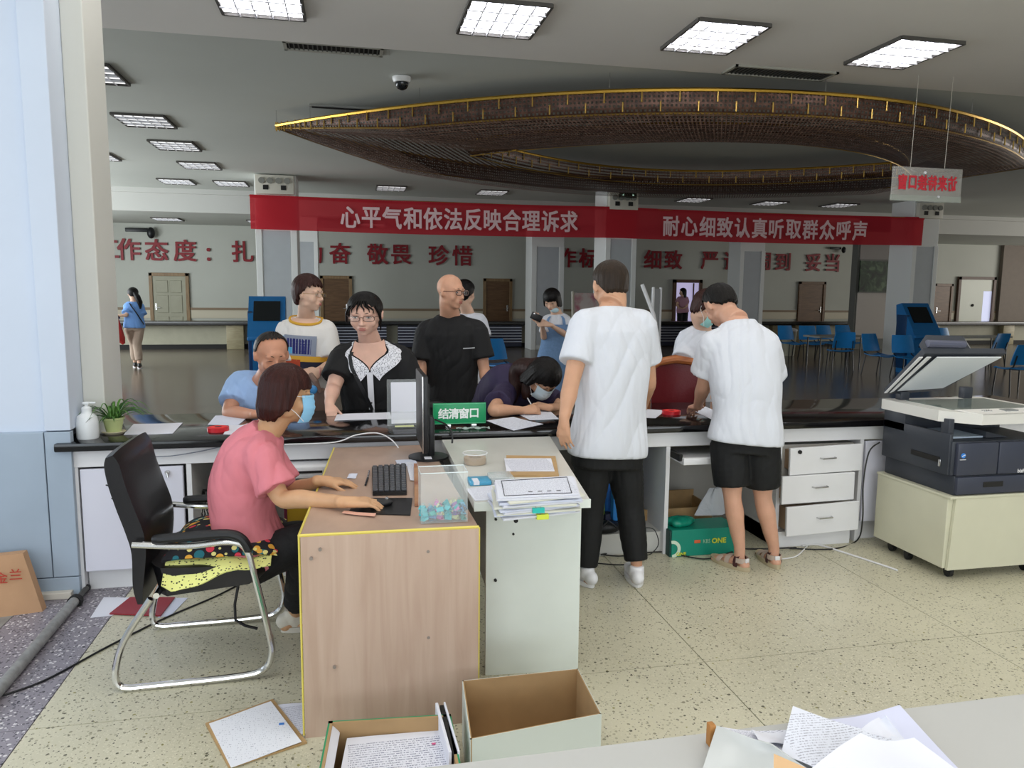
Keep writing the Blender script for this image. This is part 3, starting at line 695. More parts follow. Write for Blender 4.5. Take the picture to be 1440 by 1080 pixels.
# ================================================================ SERVICE COUNTER
m_gran = mat('black_granite', '#0e0d0f', .1, var=.25, vscale=60, spec=.7)
m_grey_in = mat('counter_inside', '#b4b1aa', .6, var=.05)
m_paper = mat('paper_white', '#dcdde6', .7); m_paper2 = mat('paper_bluish', '#d5daea', .7)
ct = thing('service_counter', 'long service counter with glossy black granite top and white carcass', 'counter', (1.6, 4.5, 0))
gr = MB().box((-1.46, 4.06, .757), (4.9, 4.94, .80), .008); obj('granite_top', gr, m_gran, ct)
obj('fascia', MB().box((-1.42, 4.115, .665), (4.86, 4.15, .757), .004), m_white, ct, False)
obj('rear_panel', MB().box((-1.38, 4.80, 0), (4.85, 4.84, .757)), m_grey_in, ct, False)
for x in (-1.40, -.86, .62, 1.82, 2.56, 3.13, 4.83):
    obj('upright', MB().box((x, 4.12, 0), (x+.025, 4.80, .68)), m_white if x not in (.62,) else m_grey_in, ct, False)
obj('plinth', MB().box((-1.37, 4.17, 0), (-.86, 4.20, .10)), m_white, ct, False)
obj('plinth', MB().box((3.16, 4.17, 0), (4.83, 4.20, .12)), m_white, ct, False)
obj('shelf_base', MB().box((.66, 4.16, .0), (1.82, 4.76, .13)), mat('shelf_pale', '#c9c9c4', .5), ct, False)
obj('shelf_base', MB().box((-.83, 4.18, .0), (.62, 4.76, .05)), MATS['shelf_pale'], ct, False)
d_ = obj('cabinet_door', MB().box((-1.365, 4.112, .115), (-.875, 4.135, .655), .005), mat('door_lilac_white', '#dcdce8', .35), ct, False)
obj('door_lock', MB().cyl((-.95, 4.115, .625), (-.95, 4.10, .625), .012).cyl((-.95, 4.10, .625), (-.945, 4.095, .60), .006), m_steel, d_)
obj('cabinet_door', MB().box((3.165, 4.112, .13), (3.9, 4.135, .655), .005), MATS['door_lilac_white'], ct, False)
# keyboard trays under the counter
for xa, xb, lab in ((.02, .5, None), (1.86, 2.28, None)):
    tr_ = obj('keyboard_tray', MB().box((xa, 3.98, .585), (xb, 4.4, .60), .004).box((xa, 3.96, .585), (xb, 3.99, .625), .004), m_white, ct)
    obj('tray_runner', MB().box((xa-.01, 4.0, .60), (xa+.01, 4.4, .64)), m_dark, tr_, False)
# drawer pedestal with three slightly askew drawers
pd = thing('drawer_pedestal', 'white three-drawer pedestal with askew drawers under the counter', 'drawers', (2.86, 4.3, 0))
obj('carcass', MB().box((2.60, 4.16, .07), (3.11, 4.70, .64)), m_grey_in, pd, False)
obj('plinth', MB().box((2.56, 4.10, 0), (3.08, 4.6, .10)), m_white, pd, False)
for z0, z1, dx, y, rot in ((.475, .645, .02, 4.06, 1.5), (.295, .47, -.03, 4.05, 1.0), (.10, .285, .0, 4.03, 2.0)):
    rm = Matrix.Rotation(R(-rot), 3, 'Y')
    dr = obj('drawer', MB().box((2.585+dx, y, z0), (3.085+dx, y+.02, z1), .004, rot=rm), m_white, pd, False)
    obj('drawer_box', MB().box((2.61+dx, y+.02, z0+.02), (3.06+dx, y+.3, z1-.03)), mat('raw_board', '#a98f74', .6), dr, False)
    zc = (z0+z1)/2+.01; xc = 2.84+dx
    obj('handle', MB().tube([(xc-.05, y, zc), (xc-.045, y-.022, zc), (xc+.045, y-.022, zc+.003), (xc+.05, y, zc+.003)], .005, 6), m_steel, dr)
obj('lock', MB().cyl((2.665, 4.062, .615), (2.665, 4.05, .615), .012), m_dark, pd)

# ================================================================ DESKS
m_dw = wood('pink_beige_laminate', '#b59a88', '#c2a998', .42, (7, 7, .6), 3.0); m_dt = wood('pink_beige_top', '#a88d7c', '#b79c8a', .3, (2, 1, 1), 4)
m_ye = mat('yellow_edging', '#d9c860', .4)
dk = thing('office_desk', 'pink-beige laminate desk with yellow edging, its side panel towards us', 'desk', (.12, 3.25, 0))
def quadbox(pts, z0, z1): return MB().prism([(x, y, z0) for x, y in pts], (0, 0, z1-z0))
obj('desktop', quadbox([(-.185, 2.60), (.43, 2.585), (.40, 4.04), (-.10, 4.04)], .715, .74), m_dt, dk, False)
obj('side_panel', quadbox([(-.185, 2.585), (.43, 2.57), (.43, 2.59), (-.185, 2.605)], 0, .735), m_dw, dk, False)
obj('back_panel', quadbox([(.385, 2.61), (.425, 2.61), (.40, 4.0), (.365, 4.0)], .0, .715), m_dw, dk, False)
obj('far_side_panel', quadbox([(-.10, 4.0), (.38, 4.0), (.38, 4.03), (-.10, 4.03)], 0, .715), m_dw, dk, False)
obj('edging', MB().tube([(-.19, 2.592, .738), (.432, 2.578, .738)], .0065, 6).tube([(-.19, 2.592, .738), (-.104, 4.04, .738)], .005, 6).tube([(-.19, 2.59, 0.01), (-.19, 2.59, .738)], .004, 6).tube([(.432, 2.575, 0.01), (.432, 2.575, .738)], .004, 6), m_ye, dk)
for x, z in ((-.12, .69), (.40, .715), (-.15, .66), (.25, .66), (.25, .34), (-.08, .26)): obj('screw_cap', MB().cyl((x, 2.584, z), (x, 2.574, z), .006, n=10), mat('screw_grey', '#8b8078', .4), dk)
m_wd = mat('white_desk_laminate', '#dfe6e0', .38, var=.03); m_wdt = mat('white_desk_top', '#cfcfc8', .3, var=.05)
wd = thing('office_desk', 'narrow white desk with stacked papers, right of the pink-beige desk', 'desk', (.7, 3.2, 0))
obj('desktop', quadbox([(.45, 2.79), (.905, 2.76), (1.08, 4.04), (.47, 4.04)], .735, .765), m_wdt, wd, False)
obj('front_edge', quadbox([(.448, 2.785), (.907, 2.755), (.907, 2.762), (.448, 2.792)], .733, .767), m_wd, wd, False)
obj('side_panel', quadbox([(.515, 2.895), (.905, 2.87), (.905, 2.89), (.515, 2.915)], 0, .735), m_wd, wd, False)
obj('rear_side_panel', quadbox([(.53, 4.0), (1.05, 4.0), (1.05, 4.02), (.53, 4.02)], 0, .735), m_wd, wd, False)
obj('modesty_panel', quadbox([(.56, 2.92), (.58, 2.92), (.62, 4.0), (.60, 4.0)], .25, .735), m_wd, wd, False)
for x, z, r_ in ((.635, .655, .009), (.553, .665, .005), (.625, .60, .005), (.553, .41, .006), (.86, .6, .004)): obj('screw_hole', MB().cyl((x, 2.900, z), (x, 2.884, z), r_, n=12), m_dark, wd)
# foreground desk
fd = thing('office_desk', 'pale grey desk in the near foreground holding loose papers', 'desk', (.9, 1.1, 0))
A_ = at(610, 1078, Z=.76); B_ = at(1440, 976, Z=.76)
dfx = (B_-A_); dfx.z = 0; dfx.normalize(); nf = Vector((dfx.y, -dfx.x, 0))
A2 = A_-dfx*.02; B2 = B_+dfx*.35
obj('desktop', MB().prism([A2+Vector((0, 0, -.03)), B2+Vector((0, 0, -.03)), B2+nf*.7+Vector((0, 0, -.03)), A2+nf*.7+Vector((0, 0, -.03))], (0, 0, .03)), mat('foreground_desk', '#b9b9b6', .45), fd, False)
for q in (A2+nf*.04+dfx*.04, B2+nf*.04-dfx*.06, A2+nf*.66+dfx*.04, B2+nf*.66-dfx*.06): obj('leg', MB().box((q.x-.02, q.y-.02, 0), (q.x+.02, q.y+.02, .73)), m_steel, fd, False)

# ================================================================ SLED CHAIR
m_leath = mat('black_leather', '#111013', .36, bump=.05, bscale=140, coat=.1)
ch = thing('sled_chair', 'black leather cantilever chair with chrome sled frame, seen from the side', 'chair', (-.65, 3.3, 0))
def side_frame(Y, px):
    # measured on the near side plane Y; px are frame knots in the side view
    return [at(x, y, Y=Y) for x, y in px]
near = [(186, 766), (262, 768), (322, 762), (346, 772), (357, 806), (378, 890), (382, 920), (370, 942), (330, 952), (215, 972), (180, 976), (165, 962), (163, 940), (175, 900), (212, 842)]
YN = 3.04
def smooth_path(pts, k=5):
    out = []; n = len(pts)
    for i in range(n-1):
        p0 = pts[max(i-1, 0)]; p1 = pts[i]; p2 = pts[i+1]; p3 = pts[min(i+2, n-1)]
        for j in range(k):
            t = j/k; out.append(.5*((2*p1)+(p2-p0)*t+(2*p0-5*p1+4*p2-p3)*t*t+(3*p1-p0-3*p2+p3)*t**3))
    out.append(pts[-1]); return out
nk = side_frame(YN, near)
for p in nk: p.z = max(p.z, .014)
fr1 = MB().tube(smooth_path(nk), .0135, 10); DW = Vector((.0, .56, 0))
fr2 = MB().tube([p+DW for p in smooth_path(nk)], .0135, 10)
obj('frame', fr1, m_chrome, ch); obj('frame', fr2, m_chrome, ch)
obj('cross_bar', MB().cyl(nk[-1]+Vector((.02, 0, .01)), nk[-1]+DW+Vector((.02, 0, .01)), .012), m_chrome, ch)
for off in (Vector((0, 0, .012)), DW+Vector((0, 0, .012))):
    pa = [at(x, y, Y=YN)+off for x, y in ((214, 763), (262, 759), (318, 755), (340, 762), (351, 780))]
    obj('armrest', MB().tube(smooth_path(pa), [.012]+[.019]*(4*5-1)+[.012], 10), m_black, ch)
# back cushion: swept profile between the two sides
bk = [(146, 642), (142, 655), (147, 682), (158, 716), (172, 752), (181, 780), (184, 826), (192, 850)]     # rear outline
fk = [(160, 636), (171, 650), (180, 680), (192, 712), (206, 748), (209, 780), (204, 826), (202, 850)]     # front outline
def cushion_between(rear, front, Y0, Y1, n=14, pinch=.02):
    R_ = [at(x, y, Y=Y0) for x, y in rear]; F_ = [at(x, y, Y=Y0) for x, y in front]
    R_ = smooth_path(R_, 4); F_ = smooth_path(F_, 4); rings = []
    for i in range(n+1):
        u = i/n; e = 1-abs(2*u-1)**4; sc = .72+.28*e; ring = []
        for a, b in zip(R_, F_): ring.append((a, b))
        pts = []
        for a, b in ring:
            m_ = (a+b)/2; pts.append(m_+(a-m_)*sc)
        for a, b in ring[::-1]:
            m_ = (a+b)/2; pts.append(m_+(b-m_)*sc)
        top = max(p.z for p in pts)
        pts = [Vector((p.x, Y0+(Y1-Y0)*u, p.z-(1-e)*.05*max(0, (p.z-.75)))) for p in pts]
        rings.append(pts)
    return MB().loft(rings)
cb = obj('backrest', cushion_between(bk, fk, YN+.04, YN+.52), m_leath, ch)
for k in range(5):
    a = at(147+k*8, 684+k*19, Y=YN+.05); b = at(166+k*8, 680+k*19, Y=YN+.05)
    obj('seam', MB().tube([a+Vector((0, .02, 0)), (a+b)/2+Vector((0, -.004, -.004)), b+Vector((0, .01, 0))], .003, 5), mat('seam_black', '#060607', .6), ch)
obj('seat', cushion_between([(200, 800), (205, 818), (212, 842)], [(375, 795), (383, 806), (372, 818)], YN+.03, YN+.53), m_leath, ch)
obj('strap', MB().tube([at(335, 822, Y=YN+.05), at(330, 850, Y=YN+.05), at(331, 872, Y=YN+.05), at(345, 880, Y=YN+.05), at(362, 884, Y=YN+.06)], .006, 5), m_black, ch)
# cushion cloth: yellow dotted mat and a patterned dark cushion
def dotted(name, base, dots, scale, th):
    m = bpy.data.materials.new(name); m.use_nodes = True; nt = m.node_tree; b = nt.nodes['Principled BSDF']; L = nt.links.new; b.inputs['Roughness'].default_value = .85
    tc = nt.nodes.new('ShaderNodeTexCoord'); prev = None
    mx0 = lin(base); last = None
    for i, (col, sc, t_) in enumerate(dots):
        v = nt.nodes.new('ShaderNodeTexVoronoi'); v.inputs['Scale'].default_value = sc; mp = nt.nodes.new('ShaderNodeMapping'); mp.inputs['Location'].default_value = (i*3.1, i*1.7, 0); mp.inputs['Scale'].default_value = (1, 1.3, 1)
        L(tc.outputs['Object'], mp.inputs[0]); L(mp.outputs[0], v.inputs['Vector'])
        lt = nt.nodes.new('ShaderNodeMath'); lt.operation = 'LESS_THAN'; lt.inputs[1].default_value = t_; L(v.outputs['Distance'], lt.inputs[0])
        mx = nt.nodes.new('ShaderNodeMix'); mx.data_type = 'RGBA'; L(lt.outputs[0], mx.inputs['Factor'])
        if last is None: mx.inputs['A'].default_value = mx0
        else: L(last, mx.inputs['A'])
        mx.inputs['B'].default_value = lin(col); last = mx.outputs['Result']
    L(last, b.inputs['Base Color']); return m
m_yd = dotted('yellow_dotted_cloth', '#dfe08a', [('#3b3b2c', 75, .28)], 1, 1)
m_pc = dotted('dark_patterned_cloth', '#15141a', [('#1f6a76', 15, .30), ('#e0a63c', 19, .30), ('#d23a4e', 14, .22), ('#e2d98a', 23, .24)], 1, 1)
def seatz(x): return .455+.01*math.sin(x*9)
sA = at(236, 800, Y=YN+.02); sB = at(385, 797, Y=YN+.02)
m1 = thing('seat_mat', 'pale yellow dotted seat mat hanging over the black chair seat', 'seat cushion', (sA.x+.2, YN+.25, sA.z))
zt = at(300, 795, Y=YN+.03).z
def yfn(u, v):
    x = sA.x-.02+u*(sB.x-sA.x+.01); y = YN+.0+v*.54
    drop = ((.06+.4*u if u < .1 else .095-.085*min(1, (u-.1)/.6))+.012) * max(0, 1-v*7)
    return Vector((x, y+(.006 if v > .1 else -.004), zt+.016-drop+.006*math.sin(u*14)+.004*math.sin(v*18)))
obj('cloth', MB().sheet(yfn, 26, 26, .006), m_yd, m1)
m2 = thing('seat_cushion', 'black cushion with coloured fish-like patches on the chair seat', 'seat cushion', (sA.x+.18, YN+.28, zt+.02))
def cush(u, v):
    x = sA.x-.03+u*.44; y = YN+.05+v*.46
    return Vector((x, y, zt+.028+.085*(max(0, 1-abs(2*u-1)**3)*max(0, 1-abs(2*v-1)**3))**.6))
obj('cover', MB().sheet(cush, 20, 20, .012), m_pc, m2)

# ================================================================ COPIER AND ITS CABINET
m_cab = mat('cream_cabinet', '#cfcdb6', .4, var=.03); m_cpd = mat('copier_dark', '#343840', .4, bump=.1, bscale=250); m_cpf = mat('copier_front', '#3a3e4c', .35); m_cpw = mat('copier_white', '#dcdad4', .35)
PX0, PX1, PY0, PY1 = 3.19, 3.86, 3.43, 4.02
cab = thing('copier_cabinet', 'cream copier cabinet on castors at the right edge', 'cabinet', (3.5, 3.7, 0))
obj('body', MB().box((PX0, PY0+.02, .065), (PX1, PY1, .475), .004), m_cab, cab, False)
obj('door', MB().prism([(PX0+.015, PY0, .06), (PX1, PY0, .06), (PX1, PY0, .465), (PX0+.035, PY0, .465)], (0, .018, 0)), m_cab, cab, False)
obj('top_board', MB().box((PX0-.004, PY0-.004, .465), (PX1+.01, PY1+.004, .48), .003), m_cab, cab, False)
for x, y in ((PX0+.08, PY0+.06), (PX0+.06, PY1-.10), (PX1-.08, PY0+.06), (PX0+.05, PY0+.34)):
    obj('castor', MB().cyl((x-.012, y, .026), (x+.012, y, .026), .026, n=14).box((x-.018, y-.02, .03), (x+.018, y+.02, .068)), m_black, cab)
cp = thing('copier', 'dark blue-grey multifunction copier with its white scanner lid raised', 'copier', (3.5, 3.7, .48))
zb = .48
# body with a recessed paper exit
obj('lower_body', MB().box((PX0+.03, PY0+.02, zb), (PX1, PY1-.02, zb+.11), .006), m_cpd, cp)
obj('paper_tray', MB().box((PX0+.035, PY0, zb+.008), (PX1, PY0+.025, zb+.105), .006), m_cpf, cp)
obj('tray_handle', MB().box((PX0+.20, PY0-.004, zb+.045), (PX0+.33, PY0+.004, zb+.075), .003), m_dark, cp, False)
obj('main_body', MB().box((PX0+.01, PY0+.03, zb+.11), (PX1, PY1-.02, zb+.30), .006), m_cpd, cp)
obj('front_door', MB().box((PX0+.03, PY0+.005, zb+.113), (PX0+.29, PY0+.035, zb+.295), .008), m_cpf, cp)
obj('front_door', MB().box((PX0+.295, PY0+.005, zb+.113), (PX1, PY0+.035, zb+.295), .008), m_cpf, cp)
obj('rear_column', MB().box((PX0+.0, PY1-.20, zb+.29), (PX1, PY1-.02, zb+.44), .004), m_cpd, cp)
obj('side_column', MB().box((PX0+.005, PY0+.06, zb+.29), (PX0+.04, PY0+.12, zb+.42), .004), m_cpd, cp)
obj('side_wall', MB().box((PX0+.0, PY0+.04, zb+.11), (PX0+.02, PY1-.02, zb+.34), .004), m_cpd, cp)
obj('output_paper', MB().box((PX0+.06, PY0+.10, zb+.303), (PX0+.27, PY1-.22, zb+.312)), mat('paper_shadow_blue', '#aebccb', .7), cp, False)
obj('exit_fin', MB().prism([(PX0+.27, PY0+.08, zb+.305), (PX0+.42, PY0+.08, zb+.305), (PX0+.27, PY0+.08, zb+.34)], (0, .25, 0)), m_cpd, cp, False)
zs = zb+.40
obj('scanner_bed', MB().prism([(PX0-.015, PY1-.01, zs), (PX1+.02, PY1-.01, zs), (PX1+.02, PY0-.01, zs), (PX0+.13, PY0-.03, zs), (PX0-.015, PY0+.12, zs)], (0, 0, .06)), m_cpw, cp, False)
obj('control_panel', MB().prism([(PX0+.13, PY0-.03, zs+.055), (PX1+.02, PY0-.01, zs+.055), (PX1+.02, PY0+.09, zs+.064), (PX0+.06, PY0+.09, zs+.064)], (0, 0, .004)), mat('panel_white', '#e6e4df', .4), cp, False)
obj('display', MB().box((PX0+.33, PY0+.02, zs+.063), (PX0+.41, PY0+.07, zs+.07)), mat('lcd_grey', '#8e918f', .3), cp, False)
for i in range(8): obj('button', MB().cyl((PX0+.20+.014*(i % 4), PY0+.03+.02*(i//4), zs+.06), (PX0+.20+.014*(i % 4), PY0+.03+.02*(i//4), zs+.069), .004, n=8), m_steel, cp)
obj('scan_glass', MB().box((PX0+.08, PY0+.12, zs+.06), (PX1-.04, PY1-.10, zs+.063)), mat('scan_glass', '#77827c', .08), cp, False)
# raised lid: hinge along the rear edge
hy = PY1-.04; hz = zs+.07; ang = R(40)
H0 = Vector((PX0+.02, hy, hz)); 
lid_fr = [at(1245, 553, Y=hy), at(1310, 497, Y=hy+.12), at(1412, 501, Y=hy+.12), at(1322, 545, Y=hy)]
E0, E1, E2, E3 = Vector((PX0+.03, PY1-.03, hz)), None, None, None
tl = at(1308, 500, Y=PY0+.22); tr3 = at(1411, 500, Y=PY0+.22)
bl_ = at(1252, 552, Y=PY1-.05); br_ = at(1322, 547, Y=PY1-.05)
nL = (tr3-tl).cross(bl_-tl).normalized()
if nL.y > 0: nL = -nL
obj('lid', MB().prism([tl+Vector((-.035, 0, .012)), tr3+Vector((.02, 0, .012)), br_+Vector((.01, 0, -.01)), bl_+Vector((-.03, 0, -.01))], -nL*.035), m_cpd, cp, False)
g = .004
def onlid(u, v): return (tl.lerp(tr3, u)).lerp(bl_.lerp(br_, u), v)+nL*.003
obj('lid_pad', MB().prism([onlid(.1, .02), onlid(.985, .02), onlid(.96, .93), onlid(.08, .93)], nL*.006), mat('lid_pad_white', '#e3e7ea', .5), cp, False)
for u0, u1 in ((-.14, -.09), (-.04, .02)): obj('white_strip', MB().prism([onlid(u0, .02), onlid(u1, .02), onlid(u1, .98), onlid(u0, .98)], nL*.004), m_white, cp, False)
obj('document_feeder', MB().prism([tl+Vector((-.03, .02, .01)), tl.lerp(tr3, .62)+Vector((0, .02, .01)), tl.lerp(tr3, .55)+Vector((0, .03, .06)), tl+Vector((.02, .03, .065))], -nL*.06), m_cpd, cp, False)
obj('feeder_cover', MB().tube([tl+Vector((.0, .03, .065)), tl.lerp(tr3, .50)+Vector((0, .03, .06))], .022, 10), mat('feeder_grey', '#55586a', .4), cp)
obj('hinge', MB().box((PX0+.06, PY1-.08, zs+.06), (PX0+.12, PY1-.03, zs+.11), .004), m_cpd, cp); obj('hinge', MB().box((PX1-.16, PY1-.08, zs+.06), (PX1-.10, PY1-.03, zs+.13), .004), m_cpd, cp)
lgm = mat('logo_blue', '#3f86d6', .4, emit=0)
lg = at(1355, 641, Y=PY0); 
obj('logo', MB().cyl((lg.x, PY0+.004, lg.z), (lg.x, PY0-.001, lg.z), .0135, n=20), lgm, cp)
obj('logo_stripe', MB().tube([(lg.x-.010, PY0-.002, lg.z-.004), (lg.x, PY0-.003, lg.z+.002), (lg.x+.010, PY0-.002, lg.z+.004)], .002, 5), m_white, cp)
obj('logo_line', MB().box((lg.x-.018, PY0-.001, lg.z-.024), (lg.x+.018, PY0+.004, lg.z-.021)), m_white, cp, False)
bz = at(1434, 662, Y=PY0)
put_text('marking', 'bizh', .03, (bz.x+.012, PY0+.003, bz.z), FACE, m_white, cp, bold=.03)
obj('side_handle', MB().box((PX0-.006, PY0+.10, zb+.17), (PX0+.004, PY0+.32, zb+.20), .003), m_dark, cp)
obj('side_latch', MB().box((PX0-.012, PY0+.085, zb+.15), (PX0+.0, PY0+.10, zb+.19), .003), m_steel, cp)
# ================================================================ THINGS ON THE COUNTER
def print_mat(name, base, ink, sc=160, dens=.5):
    m = bpy.data.materials.new(name); m.use_nodes = True; nt = m.node_tree; b = nt.nodes['Principled BSDF']; L = nt.links.new; b.inputs['Roughness'].default_value = .7
    tc = nt.nodes.new('ShaderNodeTexCoord'); sp = nt.nodes.new('ShaderNodeSeparateXYZ'); L(tc.outputs['Generated'], sp.inputs[0])
    w = nt.nodes.new('ShaderNodeMath'); w.operation = 'MULTIPLY'; w.inputs[1].default_value = 30; L(sp.outputs[1], w.inputs[0])
    fr = nt.nodes.new('ShaderNodeMath'); fr.operation = 'FRACT'; L(w.outputs[0], fr.inputs[0])
    lt = nt.nodes.new('ShaderNodeMath'); lt.operation = 'LESS_THAN'; lt.inputs[1].default_value = .42; L(fr.outputs[0], lt.inputs[0])
    mp = nt.nodes.new('ShaderNodeMapping'); mp.inputs['Scale'].default_value = (110, 30, 1); L(tc.outputs['Generated'], mp.inputs[0])
    n = nt.nodes.new('ShaderNodeTexNoise'); n.inputs['Scale'].default_value = 1; n.inputs['Detail'].default_value = 2; L(mp.outputs[0], n.inputs['Vector'])
    gt = nt.nodes.new('ShaderNodeMath'); gt.operation = 'GREATER_THAN'; gt.inputs[1].default_value = 1-dens; L(n.outputs['Fac'], gt.inputs[0])
    mu = nt.nodes.new('ShaderNodeMath'); mu.operation = 'MULTIPLY'; L(lt.outputs[0], mu.inputs[0]); L(gt.outputs[0], mu.inputs[1])
    # white margins
    prev = mu.outputs[0]
    for ax, lo, hi in ((0, .10, .9), (1, .08, .9)):
        a = nt.nodes.new('ShaderNodeMath'); a.operation = 'GREATER_THAN'; a.inputs[1].default_value = lo; L(sp.outputs[ax], a.inputs[0])
        c = nt.nodes.new('ShaderNodeMath'); c.operation = 'LESS_THAN'; c.inputs[1].default_value = hi; L(sp.outputs[ax], c.inputs[0])
        for q in (a, c):
            k = nt.nodes.new('ShaderNodeMath'); k.operation = 'MULTIPLY'; L(prev, k.inputs[0]); L(q.outputs[0], k.inputs[1]); prev = k.outputs[0]
    mx = nt.nodes.new('ShaderNodeMix'); mx.data_type = 'RGBA'; L(prev, mx.inputs['Factor']); mx.inputs['A'].default_value = lin(base); mx.inputs['B'].default_value = lin(ink)
    L(mx.outputs['Result'], b.inputs['Base Color']); return m
m_print = print_mat('printed_form', '#dcdfea', '#a9abb8', dens=.5); m_print2 = print_mat('dense_form', '#dfe0ea', '#8a8da0', dens=.52)
def sheet_on(name, label, cat, pts, z, m, th=.0015, group=None, curl=.0, parts=None, wob=.002):
    P = [at(x, y, Z=z) for x, y in pts]; c = sum(P, Vector())/4
    def f(u, v):
        p = P[0].lerp(P[1], u).lerp(P[3].lerp(P[2], u), v); p.z = z+th+wob*(math.sin(u*5+x_)+1)*.5+curl*max(0, u-.6)**2*8*v; return p
    x_ = random.random()*6
    o = obj(name, MB().sheet(f, 10, 8, th), m, None); o.location = (0, 0, 0); tag(o, label, cat, group); return o
CZ = .80
sheet_on('paper_sheet', 'white paper lying on the counter behind the office chair', 'paper', [(174, 612), (243, 610), (257, 595), (188, 597)], CZ, m_paper)
sheet_on('paper_sheet', 'grey-white paper under the forearms of the man in light blue', 'paper', [(292, 598), (335, 598), (352, 584), (303, 585)], CZ, m_paper2)
sheet_on('paper_sheet', 'small folded white slip beside the left red ink pad', 'paper', [(314, 611), (342, 612), (348, 599), (322, 598)], CZ+.001, m_paper, curl=.01)
sheet_on('paper_sheet', 'long white paper in front of the woman in black', 'paper', [(470, 592), (552, 589), (548, 580), (474, 583)], CZ, m_paper)
sheet_on('paper_sheet', 'printed form under the writing hand, far sheet', 'paper', [(745, 591), (786, 590), (772, 577), (722, 579)], CZ, m_print)
sheet_on('paper_sheet', 'white sheet turned diagonally on the counter edge right of the green sign', 'paper', [(684, 592), (722, 606), (764, 597), (722, 587)], CZ, m_print)
sheet_on('paper_sheet', 'white paper on the counter between the two white-shirted men', 'paper', [(903, 588), (922, 588), (937, 577), (905, 576)], CZ, m_paper)
sheet_on('paper_sheet', 'printed list under the hand of the man in shorts', 'paper', [(978, 579), (1004, 592), (1010, 580), (992, 572)], CZ, m_print)
def ink_pad(px, py, label, w=.06, d=.045, h=.022):
    p = at(px, py, Z=CZ); t = thing('ink_pad', label, 'ink pad', p)
    obj('tin', MB().lathe([(0, 0), (.055*w/.06, 0), (.055*w/.06, h), (0, h)], p, 24), mat('ink_tin_red', '#c21c28', .35), t)
    obj('pad', MB().lathe([(0, h), (.045*w/.06, h), (.045*w/.06, h+.002), (0, h+.002)], p, 24), mat('ink_pad_red', '#e0322f', .7), t)
    obj('label_ring', MB().lathe([(.0, h+.002), (.018, h+.002), (.018, h+.003), (0, h+.003)], p, 20), mat('ring_dark', '#5b1014', .5), t)
ink_pad(307, 606, 'round red ink pad on the counter left of the rose blouse', .062)
ink_pad(944, 582, 'round red ink pad beside the hand of the man in shorts', .066)
# pump bottle
p = at(124, 616, Z=CZ); t = thing('soap_bottle', 'white plastic pump bottle at the left end of the counter', 'bottle', p)
m_bot = mat('bottle_plastic', '#e4e8ea', .25)
obj('bottle', MB().lathe([(0, 0), (.050, 0), (.053, .01), (.053, .085), (.047, .115), (.026, .132), (.024, .14), (0, .14)], p), m_bot, t)
obj('pump_collar', MB().lathe([(0, .138), (.024, .138), (.024, .158), (.018, .164), (.008, .168), (.008, .178), (0, .178)], p), m_bot, t)
obj('pump_head', MB().box((p.x-.016, p.y-.012, p.z+.176), (p.x+.016, p.y+.012, p.z+.190), .005).box((p.x-.003, p.y-.006, p.z+.180), (p.x+.045, p.y+.006, p.z+.189), .003), m_bot, t)
# potted plant
p = at(158, 611, Z=CZ)+Vector((0, .03, 0)); t = thing('potted_plant', 'spider plant in a pale green pot beside the pump bottle', 'plant', p)
obj('saucer', MB().lathe([(0, 0), (.046, 0), (.060, .012), (.056, .014), (0, .008)], p), mat('saucer_cream', '#cfc6ab', .5), t)
obj('pot', MB().lathe([(0, .008), (.036, .008), (.050, .075), (.055, .078), (.055, .088), (.047, .088), (.045, .07), (0, .07)], p), mat('pot_green', '#b9c488', .5), t)
m_leaf = mat('leaf_green', '#4f7d33', .45, var=.35, vscale=25); m_leaf2 = mat('leaf_dark', '#2f5a2a', .45, var=.3, vscale=25)
rn = random.Random(5)
for k in range(58):
    a = rn.random()*2*PI; L_ = .09+.09*rn.random(); up = .05+.11*rn.random(); w = .005+.003*rn.random(); base = p+Vector((.02*math.cos(a), .02*math.sin(a), .075))
    dr = Vector((math.cos(a), math.sin(a), 0)); sd = Vector((-math.sin(a), math.cos(a), 0))
    def leaf(u, v, L_=L_, up=up, w=w, dr=dr, sd=sd, base=base):
        q = base+dr*(L_*v)+Vector((0, 0, up*(v*2.2-1.9*v*v)))
        ww = w*math.sin(PI*min(1, .12+v*.88))**.7*(1-v*.3); return q+sd*(u-.5)*2*ww+Vector((0, 0, -.002*(1-abs(2*u-1))))
    obj('leaf', MB().sheet(leaf, 3, 7, .0008), m_leaf if k % 3 else m_leaf2, t)
# brochure stand
a = at(548, 603, Z=CZ); b = at(590, 602, Z=CZ); w = (b.x-a.x)
t = thing('brochure_stand', 'clear acrylic stand holding a blank white card', 'brochure stand', (a+b)/2)
m_acr = mat('clear_acrylic', '#eef4f4', .05, alpha=.13)
obj('paper_card', MB().box((a.x+.012, a.y+.055, CZ+.02), (b.x-.01, a.y+.06, CZ+.255), .001, rot=Matrix.Rotation(R(-6), 3, 'X')), m_paper, t, False)
obj('holder', MB().box((a.x-.01, a.y+.045, CZ+.01), (b.x+.01, a.y+.049, CZ+.09)).box((a.x-.01, a.y-.015, CZ), (b.x+.01, a.y+.09, CZ+.008), .002).box((a.x-.01, a.y+.075, CZ+.01), (b.x+.01, a.y+.079, CZ+.27)), m_acr, t, False)
obj('small_card', MB().box((a.x+.03, a.y-.005, CZ+.009), (b.x-.03, a.y+.035, CZ+.011)), mat('card_yellowish', '#cfd39a', .6), t, False)
